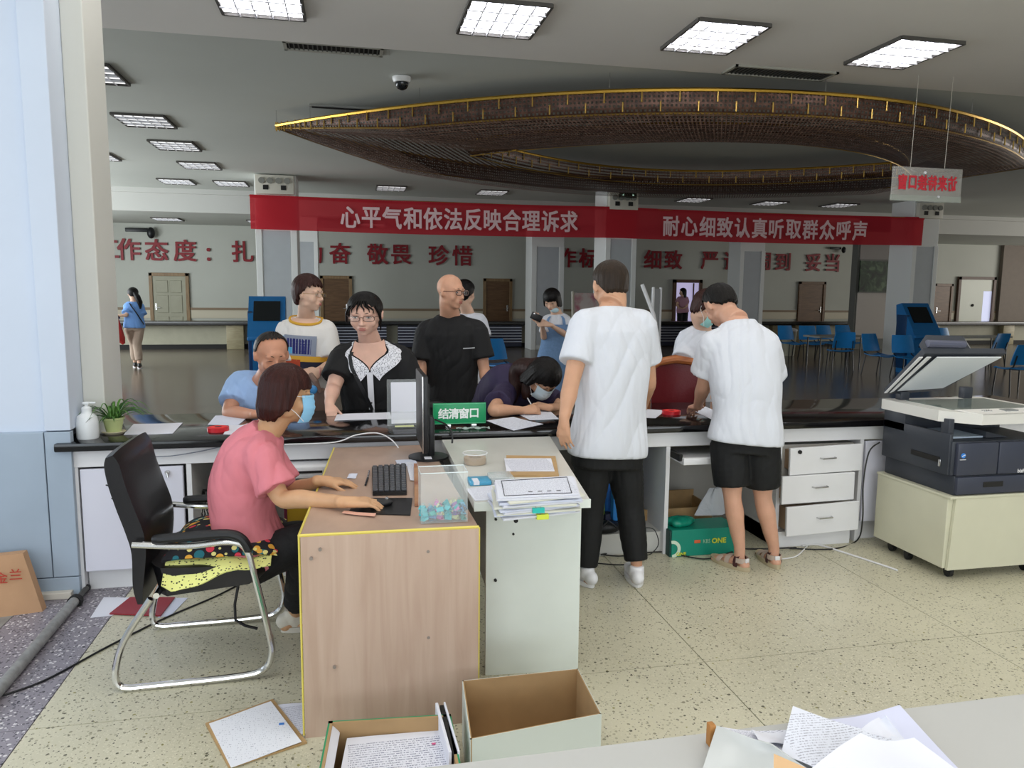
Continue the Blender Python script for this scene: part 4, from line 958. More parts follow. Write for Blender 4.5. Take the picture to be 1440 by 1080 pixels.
# green counter sign
a = at(609, 598, Z=CZ+.02); b = at(683, 598, Z=CZ+.02); Y0 = 4.20; a = J_ = at(609, 600, Y=Y0); b = at(683, 597, Y=Y0)
t = thing('counter_sign', 'green counter sign with white characters on two short legs', 'sign', ((a.x+b.x)/2, Y0, CZ))
obj('plate', MB().box((a.x, Y0-.006, CZ+.022), (b.x, Y0+.006, CZ+.142), .002), mat('sign_green', '#12945c', .35), t)
obj('border', MB().tube([(a.x+.004, Y0-.007, CZ+.026), (b.x-.004, Y0-.007, CZ+.026), (b.x-.004, Y0-.007, CZ+.138), (a.x+.004, Y0-.007, CZ+.138)], .0015, 5, True), mat('border_pale_green', '#6fc59a', .4), t)
for i, chh in enumerate('结清窗口'):
    put_text('character', chh, .062, (a.x+.058+i*.0585, Y0-.0075, CZ+.083), FACE, mat('sign_white', '#eef4f0', .5), t, bold=.03)
for x in (a.x+.07, b.x-.085): obj('leg', MB().box((x, Y0-.02, CZ), (x+.03, Y0+.02, CZ+.024), .003), m_steel, t)
q = at(665, 603, Z=CZ); r_ = thing('tape_strip', 'crumpled clear tape strip on the counter edge under the green sign', 'tape', q)
obj('film', MB().sheet(lambda u, v: q+Vector(((u-.5)*.19, (v-.5)*.035, .006+.006*math.sin(u*17)*math.cos(v*5))), 24, 4, .001), mat('film_clear', '#c9dad4', .2, alpha=.5), r_)
def cable(name, label, pts, r, m, cat='cable', k=6):
    o = obj(name, MB().tube(smooth_path([Vector(p) for p in pts], k), r, 6), m); return tag(o, label, cat)
cable('cable', 'thin white cable looping along the counter edge above the keyboard', [at(400, 625, Y=4.06), at(470, 622, Y=4.05), at(500, 612, Y=4.04)+Vector((0, 0, .0)), at(530, 609, Y=4.03), at(550, 618, Y=4.02), at(562, 632, Y=3.98)], .0035, m_white)
cable('cable', 'thin grey cable running under the granite edge above the cabinet door', [at(175, 640, Y=4.09), at(230, 642, Y=4.09), at(285, 634, Y=4.09), at(330, 623, Y=4.05)], .0028, mat('cable_grey', '#7d828f', .5))

# monitor seen edge-on
mY = 3.72; top = at(600, 522, Y=mY); bot = at(600, 645, Y=mY); base = at(603, 652, Z=.74)
t = thing('monitor', 'black computer monitor seen edge-on on the pink-beige desk', 'monitor', (base.x, base.y, .74))
xm = (top.x+bot.x)/2-.022
obj('display_panel', MB().box((xm-.012, base.y-.04, .80), (xm+.014, base.y+.36, 1.17), .006), m_black, t)
obj('back_shell', MB().box((xm+.012, base.y+.08, .86), (xm+.032, base.y+.32, 1.12), .009), m_black, t)
obj('silver_edge', MB().box((xm-.0145, base.y-.042, .80), (xm-.010, base.y-.036, 1.17), .001), m_steel, t)
obj('neck', MB().box((xm+.02, base.y+.10, .75), (xm+.06, base.y+.20, .95), .015), m_black, t)
obj('foot', MB().lathe([(0, 0), (.10, 0), (.10, .010), (.06, .016), (0, .018)], (xm+.03, base.y+.13, .7405), 32), m_black, t)
obj('service_tag', MB().box((xm-.0, base.y+.0, .762), (xm+.035, base.y+.05, .764)), m_paper, t, False)
cable('cable', 'black monitor cable draped down behind the green sign', [at(612, 590, Y=3.9), at(628, 598, Y=3.95), at(636, 612, Y=3.95), at(634, 640, Y=3.92)], .005, m_black)
DZ = .742
# keyboard (turned, its long side pointing away)
kp = [at(524, 697, Z=DZ), at(572, 696, Z=DZ), at(571, 657, Z=DZ), at(523, 661, Z=DZ)]
t = thing('keyboard', 'black keyboard lying crosswise on the pink-beige desk', 'keyboard', sum(kp, Vector())/4)
obj('case', MB().prism(kp, (0, 0, .016)), mat('keyboard_case', '#0c0c0e', .5), t, False)
m_key = mat('key_cap', '#45474c', .35)
for i in range(6):
    for j in range(15):
        u = (i+.5)/6; v = (j+.5)/15; q = kp[0].lerp(kp[1], u).lerp(kp[3].lerp(kp[2], u), v)
        obj('key', MB().box((q.x-.0095, q.y-.0115, q.z+.016), (q.x+.0095, q.y+.0115, q.z+.023), .002), m_key, t, False) if (i, j) == (0, 0) else None
kk = [c for c in t.children if c.name.startswith('key')][0]; q0 = kp[0].lerp(kp[1], .5/6).lerp(kp[3].lerp(kp[2], .5/6), .5/15)
for i in range(6):
    for j in range(15):
        if (i, j) == (0, 0): continue
        u = (i+.5)/6; v = (j+.5)/15; q = kp[0].lerp(kp[1], u).lerp(kp[3].lerp(kp[2], u), v); c = kk.copy(); COL.objects.link(c); c.parent = t; c.matrix_parent_inverse = Matrix.Translation(-Vector(t.location)); c.location = q-q0
mp_ = [at(489, 722, Z=DZ), at(577, 725, Z=DZ), at(580, 701, Z=DZ), at(505, 701, Z=DZ)]
o_ = obj('mouse_pad', MB().prism(mp_, (0, 0, .003)), mat('pad_black', '#0f1012', .35), None, False); tag(o_, 'black mouse pad under the right hand of the seated woman', 'mouse pad')
q = at(536, 704, Z=DZ+.02); t = thing('mouse', 'black computer mouse under the seated woman\'s right hand', 'mouse', (q.x, q.y, DZ+.003))
obj('shell', MB().ell((q.x, q.y, DZ+.012), (.045, .028, .018)), m_black, t); obj('wheel', MB().cyl((q.x+.022, q.y-.004, DZ+.028), (q.x+.022, q.y+.004, DZ+.028), .006, n=12), m_steel, t)
sheet_on('id_card', 'small white card held under the seated woman\'s left fingertips', 'card', [(488, 673), (500, 673), (503, 666), (491, 667)], DZ, m_paper2)
sheet_on('paper_slip', 'pink paper slip at the corner of the mouse pad', 'paper', [(481, 722), (527, 727), (529, 723), (484, 719)], DZ+.003, mat('paper_pink', '#d9a48f', .7))
sheet_on('paper_label', 'white card lying beside the keyboard end', 'card', [(577, 676), (583, 676), (583, 650), (571, 651)], DZ, m_print)
sheet_on('paper_slip', 'bluish white slip between the keyboard and the monitor foot', 'paper', [(560, 656), (588, 655), (584, 646), (556, 648)], DZ, m_paper2)
t = thing('pen', 'short black-and-silver pen left of the keyboard', 'pen', at(517, 675, Z=DZ)); obj('barrel', MB().cyl(at(514, 682, Z=DZ+.005), at(517, 672, Z=DZ+.005), .0045), m_black, t); obj('clip', MB().cyl(at(517, 672, Z=DZ+.006), at(519, 662, Z=DZ+.006), .0042), m_steel, t)
# clear box full of binder clips
b0 = at(592, 737, Z=DZ); b1 = at(659, 736, Z=DZ); W_ = b1.x-b0.x; D_ = .11; Hh_ = .185; y0 = b0.y
t = thing('clear_box', 'tall clear plastic box with coloured binder clips on the desk corner', 'box', (b0.x+W_/2, y0+D_/2, DZ))
th = .002
for nm, lo, hi in (('front_wall', (0, 0, 0), (W_, th, Hh_)), ('rear_wall', (0, D_-th, 0), (W_, D_, Hh_)), ('side_wall', (0, 0, 0), (th, D_, Hh_)), ('side_wall', (W_-th, 0, 0), (W_, D_, Hh_)), ('base', (0, 0, 0), (W_, D_, th))):
    obj(nm, MB().box((b0.x+lo[0], y0+lo[1], DZ+lo[2]), (b0.x+hi[0], y0+hi[1], DZ+hi[2])), m_acr, t, False)
obj('rim', MB().tube([(b0.x, y0, DZ+Hh_), (b1.x, y0, DZ+Hh_), (b1.x, y0+D_, DZ+Hh_), (b0.x, y0+D_, DZ+Hh_)], .002, 5, True), mat('acrylic_rim', '#dfe8ea', .2), t)
cl = ['#2fb5bf', '#2f7fb0', '#d07ab8', '#39424e', '#c9cf9a', '#2aa6a0', '#8a6fb0', '#58b0cf']
proto_c = {}
for k in range(60):
    c = cl[k % 8 if k % 3 else 0]; lay = k//20
    x = b0.x+.014+(W_-.028)*((k % 6)/5); y = y0+.016+(D_-.034)*(((k//6) % 3)/2); z = DZ+.010+.0165*lay+.004*rn.random()
    if k >= 40 and (k % 6) < 2: continue
    if c not in proto_c:
        mb = MB(); mb.prism([(-.013, -.009, -.006), (.013, -.009, -.006), (.013, .0, .008), (-.013, .0, .008)], (0, .0015, 0)); mb.prism([(-.013, .009, -.006), (.013, .009, -.006), (.013, .001, .008), (-.013, .001, .008)], (0, -.0015, 0)); mb.box((-.013, -.0095, -.007), (.013, .0095, -.005))
        mb.tube([(-.004, 0, .008), (-.005, .004, .016), (.005, .004, .016), (.004, 0, .008)], .0009, 4)
        proto_c[c] = mesh_of(mb, 'binder_clip', mat('clip_'+c[1:], c, .35))
    o_ = bpy.data.objects.new('binder_clip', proto_c[c]); COL.objects.link(o_); o_.location = (x, y, z+.004); o_.rotation_euler = (rn.random()*.6-.3, rn.random()*.6-.3, rn.random()*6)
    tag(o_, 'small coloured binder clip lying in the tall clear plastic box', 'binder clip', 'binder clips in the clear box')
t = thing('cup_strip', 'narrow brown wooden ruler-like strip left of the clear box', 'strip', at(586, 700, Z=DZ))
obj('strip', MB().prism([at(583, 712, Z=DZ), at(590, 712, Z=DZ), at(587, 655, Z=DZ), at(582, 655, Z=DZ)], (0, 0, .012)), wood('strip_wood', '#8a5238', '#b58a64', .5), t, False)
# things on the white desk
WZ = .765
p = at(668, 652, Z=WZ); t = thing('tape_jar', 'low clear jar with a brown tape roll inside on the white desk', 'jar', p)
obj('tape_roll', MB().lathe([(.030, .002), (.052, .002), (.052, .032), (.030, .032), (.030, .002)], p, 28), mat('tape_brown', '#a07f52', .35), t)
obj('jar', MB().lathe([(.056, .0), (.058, .05), (.055, .05), (.053, .003), (.0, .003), (0, .0)], p, 28), m_acr, t)
obj('lid_ring', MB().tube([p+Vector((.058*math.cos(a), .058*math.sin(a), .052)) for a in [2*PI*k/24 for k in range(24)]], .0025, 5, True), m_white, t)
p0_ = at(661, 684, Z=WZ); p1_ = at(692, 683, Z=WZ)
t = thing('mask_pack', 'plastic tray with blue printed packet beside the clear box', 'packet', (p0_+p1_)/2)
obj('packet', MB().box((p0_.x, p0_.y, WZ), (p1_.x, p0_.y+.10, WZ+.018), .005), mat('packet_blue', '#4f9fc4', .3), t); obj('label', MB().box((p0_.x+.015, p0_.y-.001, WZ+.005), (p0_.x+.04, p0_.y+.06, WZ+.0195)), m_paper, t, False)
obj('tray', MB().box((p1_.x-.0, p0_.y-.005, WZ), (p1_.x+.10, p0_.y+.12, WZ+.03), .006), mat('tray_clear', '#d7e2e6', .15, alpha=.35), t)
bp = [at(712, 671, Z=WZ), at(786, 671, Z=WZ), at(781, 644, Z=WZ), at(712, 643, Z=WZ)]
t = thing('clipboard', 'cardboard backing board with printed form on the white desk', 'clipboard', sum(bp, Vector())/4)
obj('board', MB().prism(bp, (0, 0, .010)), mat('cardboard', '#b59467', .75, var=.08, vscale=30), t, False)
pp = [at(712, 663, Z=WZ+.011), at(780, 663, Z=WZ+.011), at(775, 645, Z=WZ+.011), at(709, 645, Z=WZ+.011)]
obj('form', MB().prism(pp, (0, 0, .002)), m_print2, t, False)
# stack of papers: each bundle a thing
sp_ = [at(704, 731, Z=WZ), at(816, 722, Z=WZ), at(797, 693, Z=WZ), at(690, 703, Z=WZ)]
c0 = sum(sp_, Vector())/4; z = WZ
m_pst = [m_paper, m_paper2, mat('paper_cream', '#dcdccf', .7)]
for k in range(11):
    a = R(rn.uniform(-7, 7)); sc = 1+rn.uniform(-.02, .03); h = .0048+rn.random()*.003; off = Vector((rn.uniform(-.008, .008)+(.006 if k > 5 else -.004), rn.uniform(-.006, .006), 0))
    pts = [c0+off+rz3(a)@((q-c0)*sc) for q in sp_]; pts = [Vector((q.x, q.y, z)) for q in pts]
    lab = ['lowest', 'second lowest', 'third', 'fourth', 'fifth', 'sixth', 'seventh', 'eighth', 'ninth', 'tenth', 'topmost'][k]
    if k < 10:
        mb = MB(); n_ = 3
        for i in range(n_): mb.prism([Vector((q.x+(i-1)*.0015, q.y-(i % 2)*.001, z+h*i/n_)) for q in pts], (0, 0, h/n_*.8))
        o_ = obj('paper_bundle', mb, m_pst[k % 3], None, False); tag(o_, lab+' bundle in the paper stack on the white desk', 'paper', 'stacked paper bundles')
    else:
        t = thing('paper_bundle', 'topmost form with a black printed frame on the paper stack', 'paper', c0+Vector((0, 0, z-WZ)), 'stacked paper bundles')
        obj('sheet', MB().prism(pts, (0, 0, .002)), m_print, t, False)
        ctr = sum(pts, Vector())/4; fr = [ctr+(q-ctr)*.84+Vector((0, 0, .0025)) for q in pts]
        obj('printed_frame', MB().tube(fr, .0022, 4, True), mat('ink_black', '#2a2a35', .6), t)
        for i in range(4): q = ctr+(pts[0]-pts[3])*.27+(pts[1]-pts[0])*(.12*i-.1); obj('printed_mark', MB().box((q.x-.008, q.y-.004, z+.002), (q.x+.008, q.y+.004, z+.0026)), MATS['ink_black'], t, False)
    z += h+.0006
for (px, py, c, lab) in ((757, 718, '#27b8ae', 'teal binder clip gripping the front of the paper stack'), (763, 727, '#cfdc4a', 'yellow-green binder clip low on the front of the paper stack')):
    q = at(px, py, Y=sp_[0].y+.005); t = thing('large_clip', lab, 'binder clip', q)
    obj('clip_body', MB().prism([(q.x-.022, q.y-.006, q.z-.008), (q.x+.022, q.y-.006, q.z-.008), (q.x+.022, q.y-.006, q.z+.010), (q.x-.022, q.y-.006, q.z+.010)], (0, .022, 0)), mat('clip2_'+c[1:], c, .35), t, False)
    obj('clip_wire', MB().tube([(q.x-.008, q.y-.004, q.z+.010), (q.x-.010, q.y+.02, q.z+.016), (q.x+.010, q.y+.02, q.z+.016), (q.x+.008, q.y-.004, q.z+.010)], .0012, 5), m_steel, t)
sheet_on('paper_sheet', 'bluish form under the clear box edge on the white desk', 'paper', [(668, 705), (712, 700), (700, 682), (655, 688)], WZ, m_print)

# ================================================================ UNDER THE COUNTER
def rounded_box(lo, hi, b, name, m, par, **k): return obj(name, MB().box(lo, hi, b), m, par, **k)
# green carton
gY = 4.06; ga = at(940, 782, Z=0); 
gx0 = at(944, 780, Y=gY).x; gx1 = at(1030, 775, Y=gY).x
t = thing('shoe_carton', 'green cardboard carton with white and yellow lettering under the counter', 'carton', ((gx0+gx1)/2, gY+.1, 0))
m_gc = mat('carton_green', '#0f8a74', .45, var=.05)
obj('carton', MB().box((gx0, gY, .0), (gx1+.03, gY+.20, .165), .003), m_gc, t, False)
obj('dark_end', MB().box((gx0-.012, gY+.004, .0), (gx0, gY+.20, .16), .002), mat('carton_dark', '#12403a', .5), t, False)
put_text('lettering', 'ONE', .045, (gx0+.305, gY-.003, .088), FACE, mat('ink_yellow', '#cfd83a', .5), t, bold=.03)
put_text('lettering', 'KBS', .036, (gx0+.225, gY-.003, .088), FACE, mat('ink_palegreen', '#a8cfae', .5), t, bold=.0, sx=.8)
obj('logo', MB().box((gx0+.145, gY-.003, .078), (gx0+.185, gY, .098), .002), mat('logo_orange', '#d9663c', .5), t)
put_text('lettering', 'ONE', .030, (gx0+.062, gY-.004, .018), FACE, MATS['ink_yellow'], t, bold=.03)
obj('ring_print', MB().sheet(lambda u, v: Vector((gx0+.004+(.034+.020*v)*math.cos(R(-90+190*u)), gY-.0025, .050+(.034+.020*v)*math.sin(R(-90+190*u)))), 22, 3, .001), mat('ring_white', '#cfe2cc', .5), t)
def baggy(u, v):
    a = 2*PI*u; r = 1+.12*math.sin(3*a+1)+.08*math.sin(5*a); return Vector((gx0+.09+.09*math.cos(a)*math.sin(PI*v)*r, gY+.09+.06*math.sin(a)*math.sin(PI*v)*r, .19-.035*math.cos(PI*v)))
o_ = obj('plastic_bag', MB().sheet(baggy, 24, 12, 0, True), mat('bag_green', '#128a72', .25, var=.3, vscale=30)); tag(o_, 'crumpled dark green plastic bag lying on the green carton', 'bag')
t = thing('cardboard_box', 'plain brown cardboard box behind the green carton', 'box', (gx0+.25, gY+.4, 0))
bx = MB(); 
for lo, hi in (((gx0-.05, gY+.32, 0), (gx0+.42, gY+.33, .20)), ((gx0-.05, gY+.60, 0), (gx0+.42, gY+.61, .24)), ((gx0-.05, gY+.33, 0), (gx0-.04, gY+.60, .2)), ((gx0+.41, gY+.33, 0), (gx0+.42, gY+.6, .2)), ((gx0-.05, gY+.32, 0), (gx0+.42, gY+.61, .01))): obj('panel', MB().box(lo, hi), MATS['cardboard'], t, False)
def pbag(u, v):
    a = 2*PI*u; w = .11*(1-.62*v)+.015*math.sin(4*a+v*3); return Vector((gx1-.02+w*math.cos(a)+.04*v, gY+.26+w*.3*math.sin(a), .17+.17*v))
o_ = obj('plastic_bag', MB().sheet(pbag, 24, 10, 0, True), mat('bag_white', '#c6cad2', .3, bump=.6, bscale=20)); tag(o_, 'pale white plastic bag standing behind the green carton', 'bag')
# backpack
bx0 = at(845, 760, Y=4.22).x; bx1 = at(905, 760, Y=4.22).x; by = 4.20
t = thing('backpack', 'blue and lime-green backpack standing on the shelf under the counter', 'backpack', ((bx0+bx1)/2, by+.12, .13))
m_bb = mat('backpack_blue', '#1f62b8', .6, var=.12, vscale=20); m_bn = mat('backpack_navy', '#1d2140', .6); m_bg = mat('backpack_lime', '#8fbf2f', .6)
cxb = (bx0+bx1)/2
def bpk(u, v):
    a = 2*PI*u; e = (abs(math.cos(a))**3+abs(math.sin(a))**3)**(-1/3); k = math.sin(PI*min(1, .06+v*.94))**.35 if v < .5 else (1-((v-.5)/.5)**3*.45)
    return Vector((cxb+.115*e*math.cos(a)*k, by+.12+.075*e*math.sin(a)*k, .14+.47*v))
mbk = MB(); mbk.sheet(bpk, 28, 16, 0, True); mbk.ell((cxb, by+.12, .60), (.062, .042, .02)); obj('main_pouch', mbk, m_bb, t)
obj('front_pocket', MB().box((cxb-.075, by-.0, .19), (cxb+.07, by+.06, .40), .025), mat('backpack_bright', '#2f86d8', .6), t)
obj('base', MB().box((cxb-.115, by+.03, .135), (cxb+.115, by+.2, .24), .03), m_bn, t)
obj('side_pipe', MB().tube([(cxb-.115, by+.07, .2), (cxb-.112, by+.06, .4), (cxb-.08, by+.06, .58), (cxb-.05, by+.07, .63)], .011, 8), m_bg, t); obj('side_pipe', MB().tube([(cxb+.118, by+.07, .2), (cxb+.115, by+.06, .4), (cxb+.095, by+.06, .56), (cxb+.06, by+.07, .62)], .013, 8), m_bg, t)
obj('top_handle', MB().tube([(cxb-.03, by+.1, .60), (cxb-.025, by+.1, .655), (cxb+.025, by+.1, .655), (cxb+.03, by+.1, .60)], .008, 8), m_bg, t)
t = thing('drawstring_bag', 'black drawstring bag at the foot of the blue backpack', 'bag', (bx0-.02, by+.0, .13))
obj('pouch', MB().ell((bx0+.02, by-.0, .165), (.10, .05, .04)), m_black, t); obj('strap', MB().tube([(bx0-.03, by-.04, .17), (bx0+.02, by-.05, .22), (bx0+.08, by-.04, .17)], .006, 6), m_black, t)
# zebra bag + bits left
zx = at(292, 740, Y=4.3); t = thing('zebra_bag', 'black-and-white zebra-print fabric bag under the counter behind the woman', 'bag', (zx.x, 4.32, .05))
m_z = bpy.data.materials.new('zebra_print'); m_z.use_nodes = True; nt = m_z.node_tree; wv = nt.nodes.new('ShaderNodeTexWave'); wv.inputs['Scale'].default_value = 22; wv.inputs['Distortion'].default_value = 9; wv.inputs['Detail'].default_value = 2
rp = nt.nodes.new('ShaderNodeValToRGB'); rp.color_ramp.interpolation = 'CONSTANT'; rp.color_ramp.elements[0].color = lin('#17161a'); rp.color_ramp.elements[1].position = .5; rp.color_ramp.elements[1].color = lin('#c9c9c6')
tc = nt.nodes.new('ShaderNodeTexCoord'); nt.links.new(tc.outputs['Object'], wv.inputs['Vector']); nt.links.new(wv.outputs['Fac'], rp.inputs['Fac']); nt.links.new(rp.outputs['Color'], nt.nodes['Principled BSDF'].inputs['Base Color'])
def zb_(u, v):
    a = 2*PI*u; k = (.5+.5*(1-v)**.6)*(math.sin(PI*min(.5, v*3+.08))); return Vector((zx.x+.02+.17*k*math.cos(a)*(1+.1*math.sin(3*a)), 4.38+.10*k*math.sin(a), .05+.36*v))
obj('pouch', MB().sheet(zb_, 28, 14, 0, True), m_z, t); obj('handle', MB().tube([(zx.x-.03, 4.36, .39), (zx.x-.02, 4.34, .46), (zx.x+.04, 4.34, .46), (zx.x+.05, 4.36, .39)], .009, 7), m_black, t)
t = thing('magenta_pouch', 'small magenta pouch beside the zebra-print bag', 'bag', (zx.x+.14, 4.24, .05)); obj('pouch', MB().box((zx.x+.08, 4.20, .05), (zx.x+.26, 4.28, .17), .03), mat('magenta_dark', '#7c1f45', .6), t); obj('zip', MB().box((zx.x+.09, 4.195, .13), (zx.x+.25, 4.20, .135)), m_steel, t)
q = at(425, 722, Y=3.75); t = thing('yellow_folder', 'yellow folder box under the desk beyond the seated woman', 'folder', (q.x, 3.8, .45))
obj('cover', MB().box((q.x-.08, 3.74, .0), (q.x+.06, 3.78, .56), .004), mat('folder_yellow', '#c9a52a', .5), t, False); obj('spine', MB().box((q.x-.085, 3.73, .0), (q.x-.07, 3.79, .56), .003), mat('folder_maroon', '#6b1d3a', .5), t, False)
t = thing('desktop_unit', 'small beige printer-like unit on the tray under the counter', 'device', at(440, 655, Y=4.1)); q = at(440, 662, Y=4.05)
obj('case', MB().box((q.x-.15, 4.0, q.z-.03), (q.x+.1, 4.25, q.z+.035), .012), m_white, t); obj('slot', MB().box((q.x-.10, 3.996, q.z+.0), (q.x+.05, 4.0, q.z+.012)), m_dark, t, False)

# ================================================================ ON THE FLOOR
# cardboard box with white outside
def open_box(name, label, cor, h, inner, outer_, wall=.006, tilt=0):
    c = sum(cor, Vector())/4; t = thing(name, label, 'box', (c.x, c.y, 0))
    for i in range(4):
        a = cor[i]; b = cor[(i+1) % 4]; mid = (a+b)/2; n = (c-mid).normalized(); hh = h if not isinstance(h, (list, tuple)) else h[i]
        obj('wall', MB().prism([a, b, b+Vector((0, 0, hh)), a+Vector((0, 0, hh))], n*wall*.4), outer_, t, False)
        obj('wall_lining', MB().prism([a+n*wall*.4, b+n*wall*.4, b+n*wall*.4+Vector((0, 0, hh)), a+n*wall*.4+Vector((0, 0, hh))], n*wall*.6), inner, t, False)
    obj('base', MB().prism([p+Vector((0, 0, .001)) for p in cor], (0, 0, .006)), inner, t, False)
    return t
m_kraft = mat('kraft_inside', '#a98a62', .8, var=.08, vscale=12); m_boxw = mat('box_white_outside', '#c9cfc8', .5)
cz = [at(650, 957, Z=.23), at(813, 940, Z=.23), at(846, 1004, Z=.23), at(661, 1040, Z=.23)]
open_box('cardboard_box', 'open kraft-lined cardboard box with pale outside before the white desk', [Vector((p.x, p.y, 0)) for p in cz], .23, m_kraft, m_boxw)
t = sheet_on('paper_sheet', 'single white sheet at the bottom of the open kraft-lined box', 'paper', [(672, 1030), (745, 1024), (768, 1005), (722, 1010)], .012, m_paper)
cz2 = [at(462, 1014, Z=.2), at(634, 1004, Z=.2), at(650, 1085, Z=.2), at(445, 1100, Z=.2)]
open_box('carton', 'open carton with green edge full of handwritten sheets, bottom of the view', [Vector((p.x, p.y, 0)) for p in cz2], [.2, .2, .2, .2], m_kraft, mat('carton_green_edge', '#1f8a5c', .5), wall=.014)
t = thing('carton_flap', 'white folded side flap inside the green-edged carton', 'flap', at(470, 1050, Z=.1)); a = Vector((cz2[0].x, cz2[0].y, .195)); b = Vector((cz2[3].x, cz2[3].y, .195))
obj('flap', MB().prism([a+Vector((.008, -.005, 0)), b+Vector((.008, 0, 0)), b+Vector((.035, 0, -.03)), a+Vector((.035, -.02, -.03))], (0, 0, .004)), m_paper, t, False)
sheet_on('handwritten_sheets', 'handwritten sheet with pink tab lying in the green-edged carton', 'paper', [(470, 1130), (640, 1120), (634, 1026), (488, 1040)], .15, m_print2, th=.003)
sheet_on('handwritten_sheets', 'lower handwritten sheet showing behind the pink-tabbed one', 'paper', [(515, 1060), (632, 1050), (632, 1024), (514, 1030)], .143, m_print2, th=.003)
o_ = obj('support_stack', MB().prism([Vector((q.x, q.y, .008)) for q in [at(480, 1085, Z=.14), at(636, 1075, Z=.14), at(632, 1028, Z=.14), at(500, 1036, Z=.14)]], (0, 0, .134)), m_paper2, None, False); tag(o_, 'thick stack of sheets under the handwritten pages in the carton', 'paper')
for px, c in ((610, '#d4608c'), (632, '#2c9a8c')): q = at(px, 1046, Z=.156); o_ = obj('index_tab', MB().box((q.x-.006, q.y-.004, q.z), (q.x+.006, q.y+.004, q.z+.0012)), mat('tab_'+c[1:], c, .5), None, False); tag(o_, ('pink' if c[1] == 'd' else 'teal')+' index tab sticking on the handwritten sheet', 'tab')
# ring binder between the boxes
q = at(640, 1030, Z=.1); t = thing('ring_binder', 'black and white ring binder squeezed between the two floor boxes', 'binder', (q.x, q.y, 0))
for k, (m_, w_) in enumerate(((m_paper, .012), (m_dark, .02), (m_paper, .008))):
    x = at(635, 1040, Z=.15).x-.004+k*.014; 
    obj('cover' if k != 1 else 'page_block', MB().box((x-.03, cz[3].y-.02, .0), (x-.03+w_*.8, cz[3].y+.26, .21 if k != 1 else .20), .002, rot=Matrix.Rotation(R(2), 3, 'Z')), m_, t, False)
# documents on the floor bottom-left
dp = [at(322, 1082, Z=.0), at(432, 1046, Z=0), at(384, 985, Z=0), at(289, 1020, Z=0)]
t = thing('envelope', 'brown envelope lying under the white documents on the floor', 'envelope', sum(dp, Vector())/4)
obj('envelope', MB().prism([p+Vector((0, 0, .001)) for p in dp], (0, 0, .006)), MATS['cardboard'], t, False); obj('flap', MB().prism([dp[0].lerp(dp[3], .0)+Vector((0, 0, .008)), dp[3]+Vector((0, 0, .008)), dp[3].lerp(dp[2], .12)+Vector((0, 0, .008)), dp[0].lerp(dp[1], .12)+Vector((0, 0, .008))], (0, 0, .001)), MATS['cardboard'], t, False)
t1 = sheet_on('document', 'white typed document with blue tab on the floor envelope', 'paper', [(325, 1080), (424, 1044), (381, 987), (294, 1018)], .009, print_mat('typed_page', '#e9ebf2', '#b4b6c2', dens=.40))
sheet_on('document', 'bluish handwritten page half under the wooden desk panel', 'paper', [(418, 1035), (440, 1030), (440, 988), (386, 992)], .001, m_print2)
q = at(396, 1018, Z=.013); o_ = obj('index_tab', MB().box((q.x-.009, q.y-.006, q.z), (q.x+.009, q.y+.006, q.z+.001)), mat('tab_blue', '#3f7fd0', .5), None, False); tag(o_, 'blue index tab on the white floor document', 'tab')
# folders under the chair
sheet_on('folder', 'dark red certificate folder on the floor behind the chair', 'folder', [(154, 864), (226, 867), (246, 841), (183, 841)], .004, mat('folder_red', '#8e1f2c', .4), th=.006, wob=0)
sheet_on('paper_sheet', 'white sheet left of the dark red floor folder', 'paper', [(127, 869), (158, 866), (190, 841), (146, 840)], .001, m_paper, wob=0)
sheet_on('paper_sheet', 'white sheet right of the dark red floor folder', 'paper', [(222, 869), (240, 866), (264, 841), (238, 841)], .0015, m_paper2, wob=0)
# steel pipe stand
a = at(2, 968, Z=.02); b = at(104, 848, Z=.02)
t = thing('metal_pole', 'grey scuffed metal pole lying on the floor at the left', 'pole', (a+b)/2)
obj('tube', MB().cyl(a+(a-b)*.3+Vector((0, 0, .006)), b+Vector((0, 0, .006)), .024, n=16), mat('pole_grey', '#9a9a98', .5, .3, var=.2, vscale=30), t)
e = b+(b-a).normalized()*.2; obj('clamp', MB().cyl(b, b+(b-a).normalized()*.035, .034, n=14), m_dark, t); obj('inner_rod', MB().cyl(b, e, .014, n=12), mat('rod_dark', '#5b5a57', .5, .4), t); obj('end_cap', MB().ell(e, (.018, .018, .018)), m_black, t)
# paper bag
q0 = at(0, 872, Z=0); q1 = at(60, 860, Z=0); Yb = q1.y
t = thing('paper_bag', 'brown paper bag with red lettering leaning at the left edge', 'bag', (q1.x-.15, Yb+.05, 0))
tp = at(32, 778, Y=Yb+.06); 
obj('bag', MB().prism([q1+Vector((0, 0, .0)), Vector((q1.x-.5, Yb-.1, 0)), Vector((q1.x-.5, Yb-.02, tp.z)), tp], (0, .05, 0)), mat('bag_kraft', '#b58e6c', .8, var=.08, bump=.3, bscale=20), t, False)
for i, chh in enumerate('金兰'):
    r_ = at(2+18*i, 812-3*i, Y=Yb-.0); put_text('character', chh, .06, (r_.x, Yb+.015-.02*(1-i), r_.z), FACE, mat('bag_red_ink', '#b5402f', .7), t)
cable('power_cord', 'black power cord crossing the floor under the chair', [at(-20, 985, Z=.005), at(60, 958, Z=.005), at(150, 910, Z=.005), at(230, 870, Z=.005), at(300, 840, Z=.005), at(360, 812, Z=.005), at(430, 795, Z=.005)], .0045, m_black)
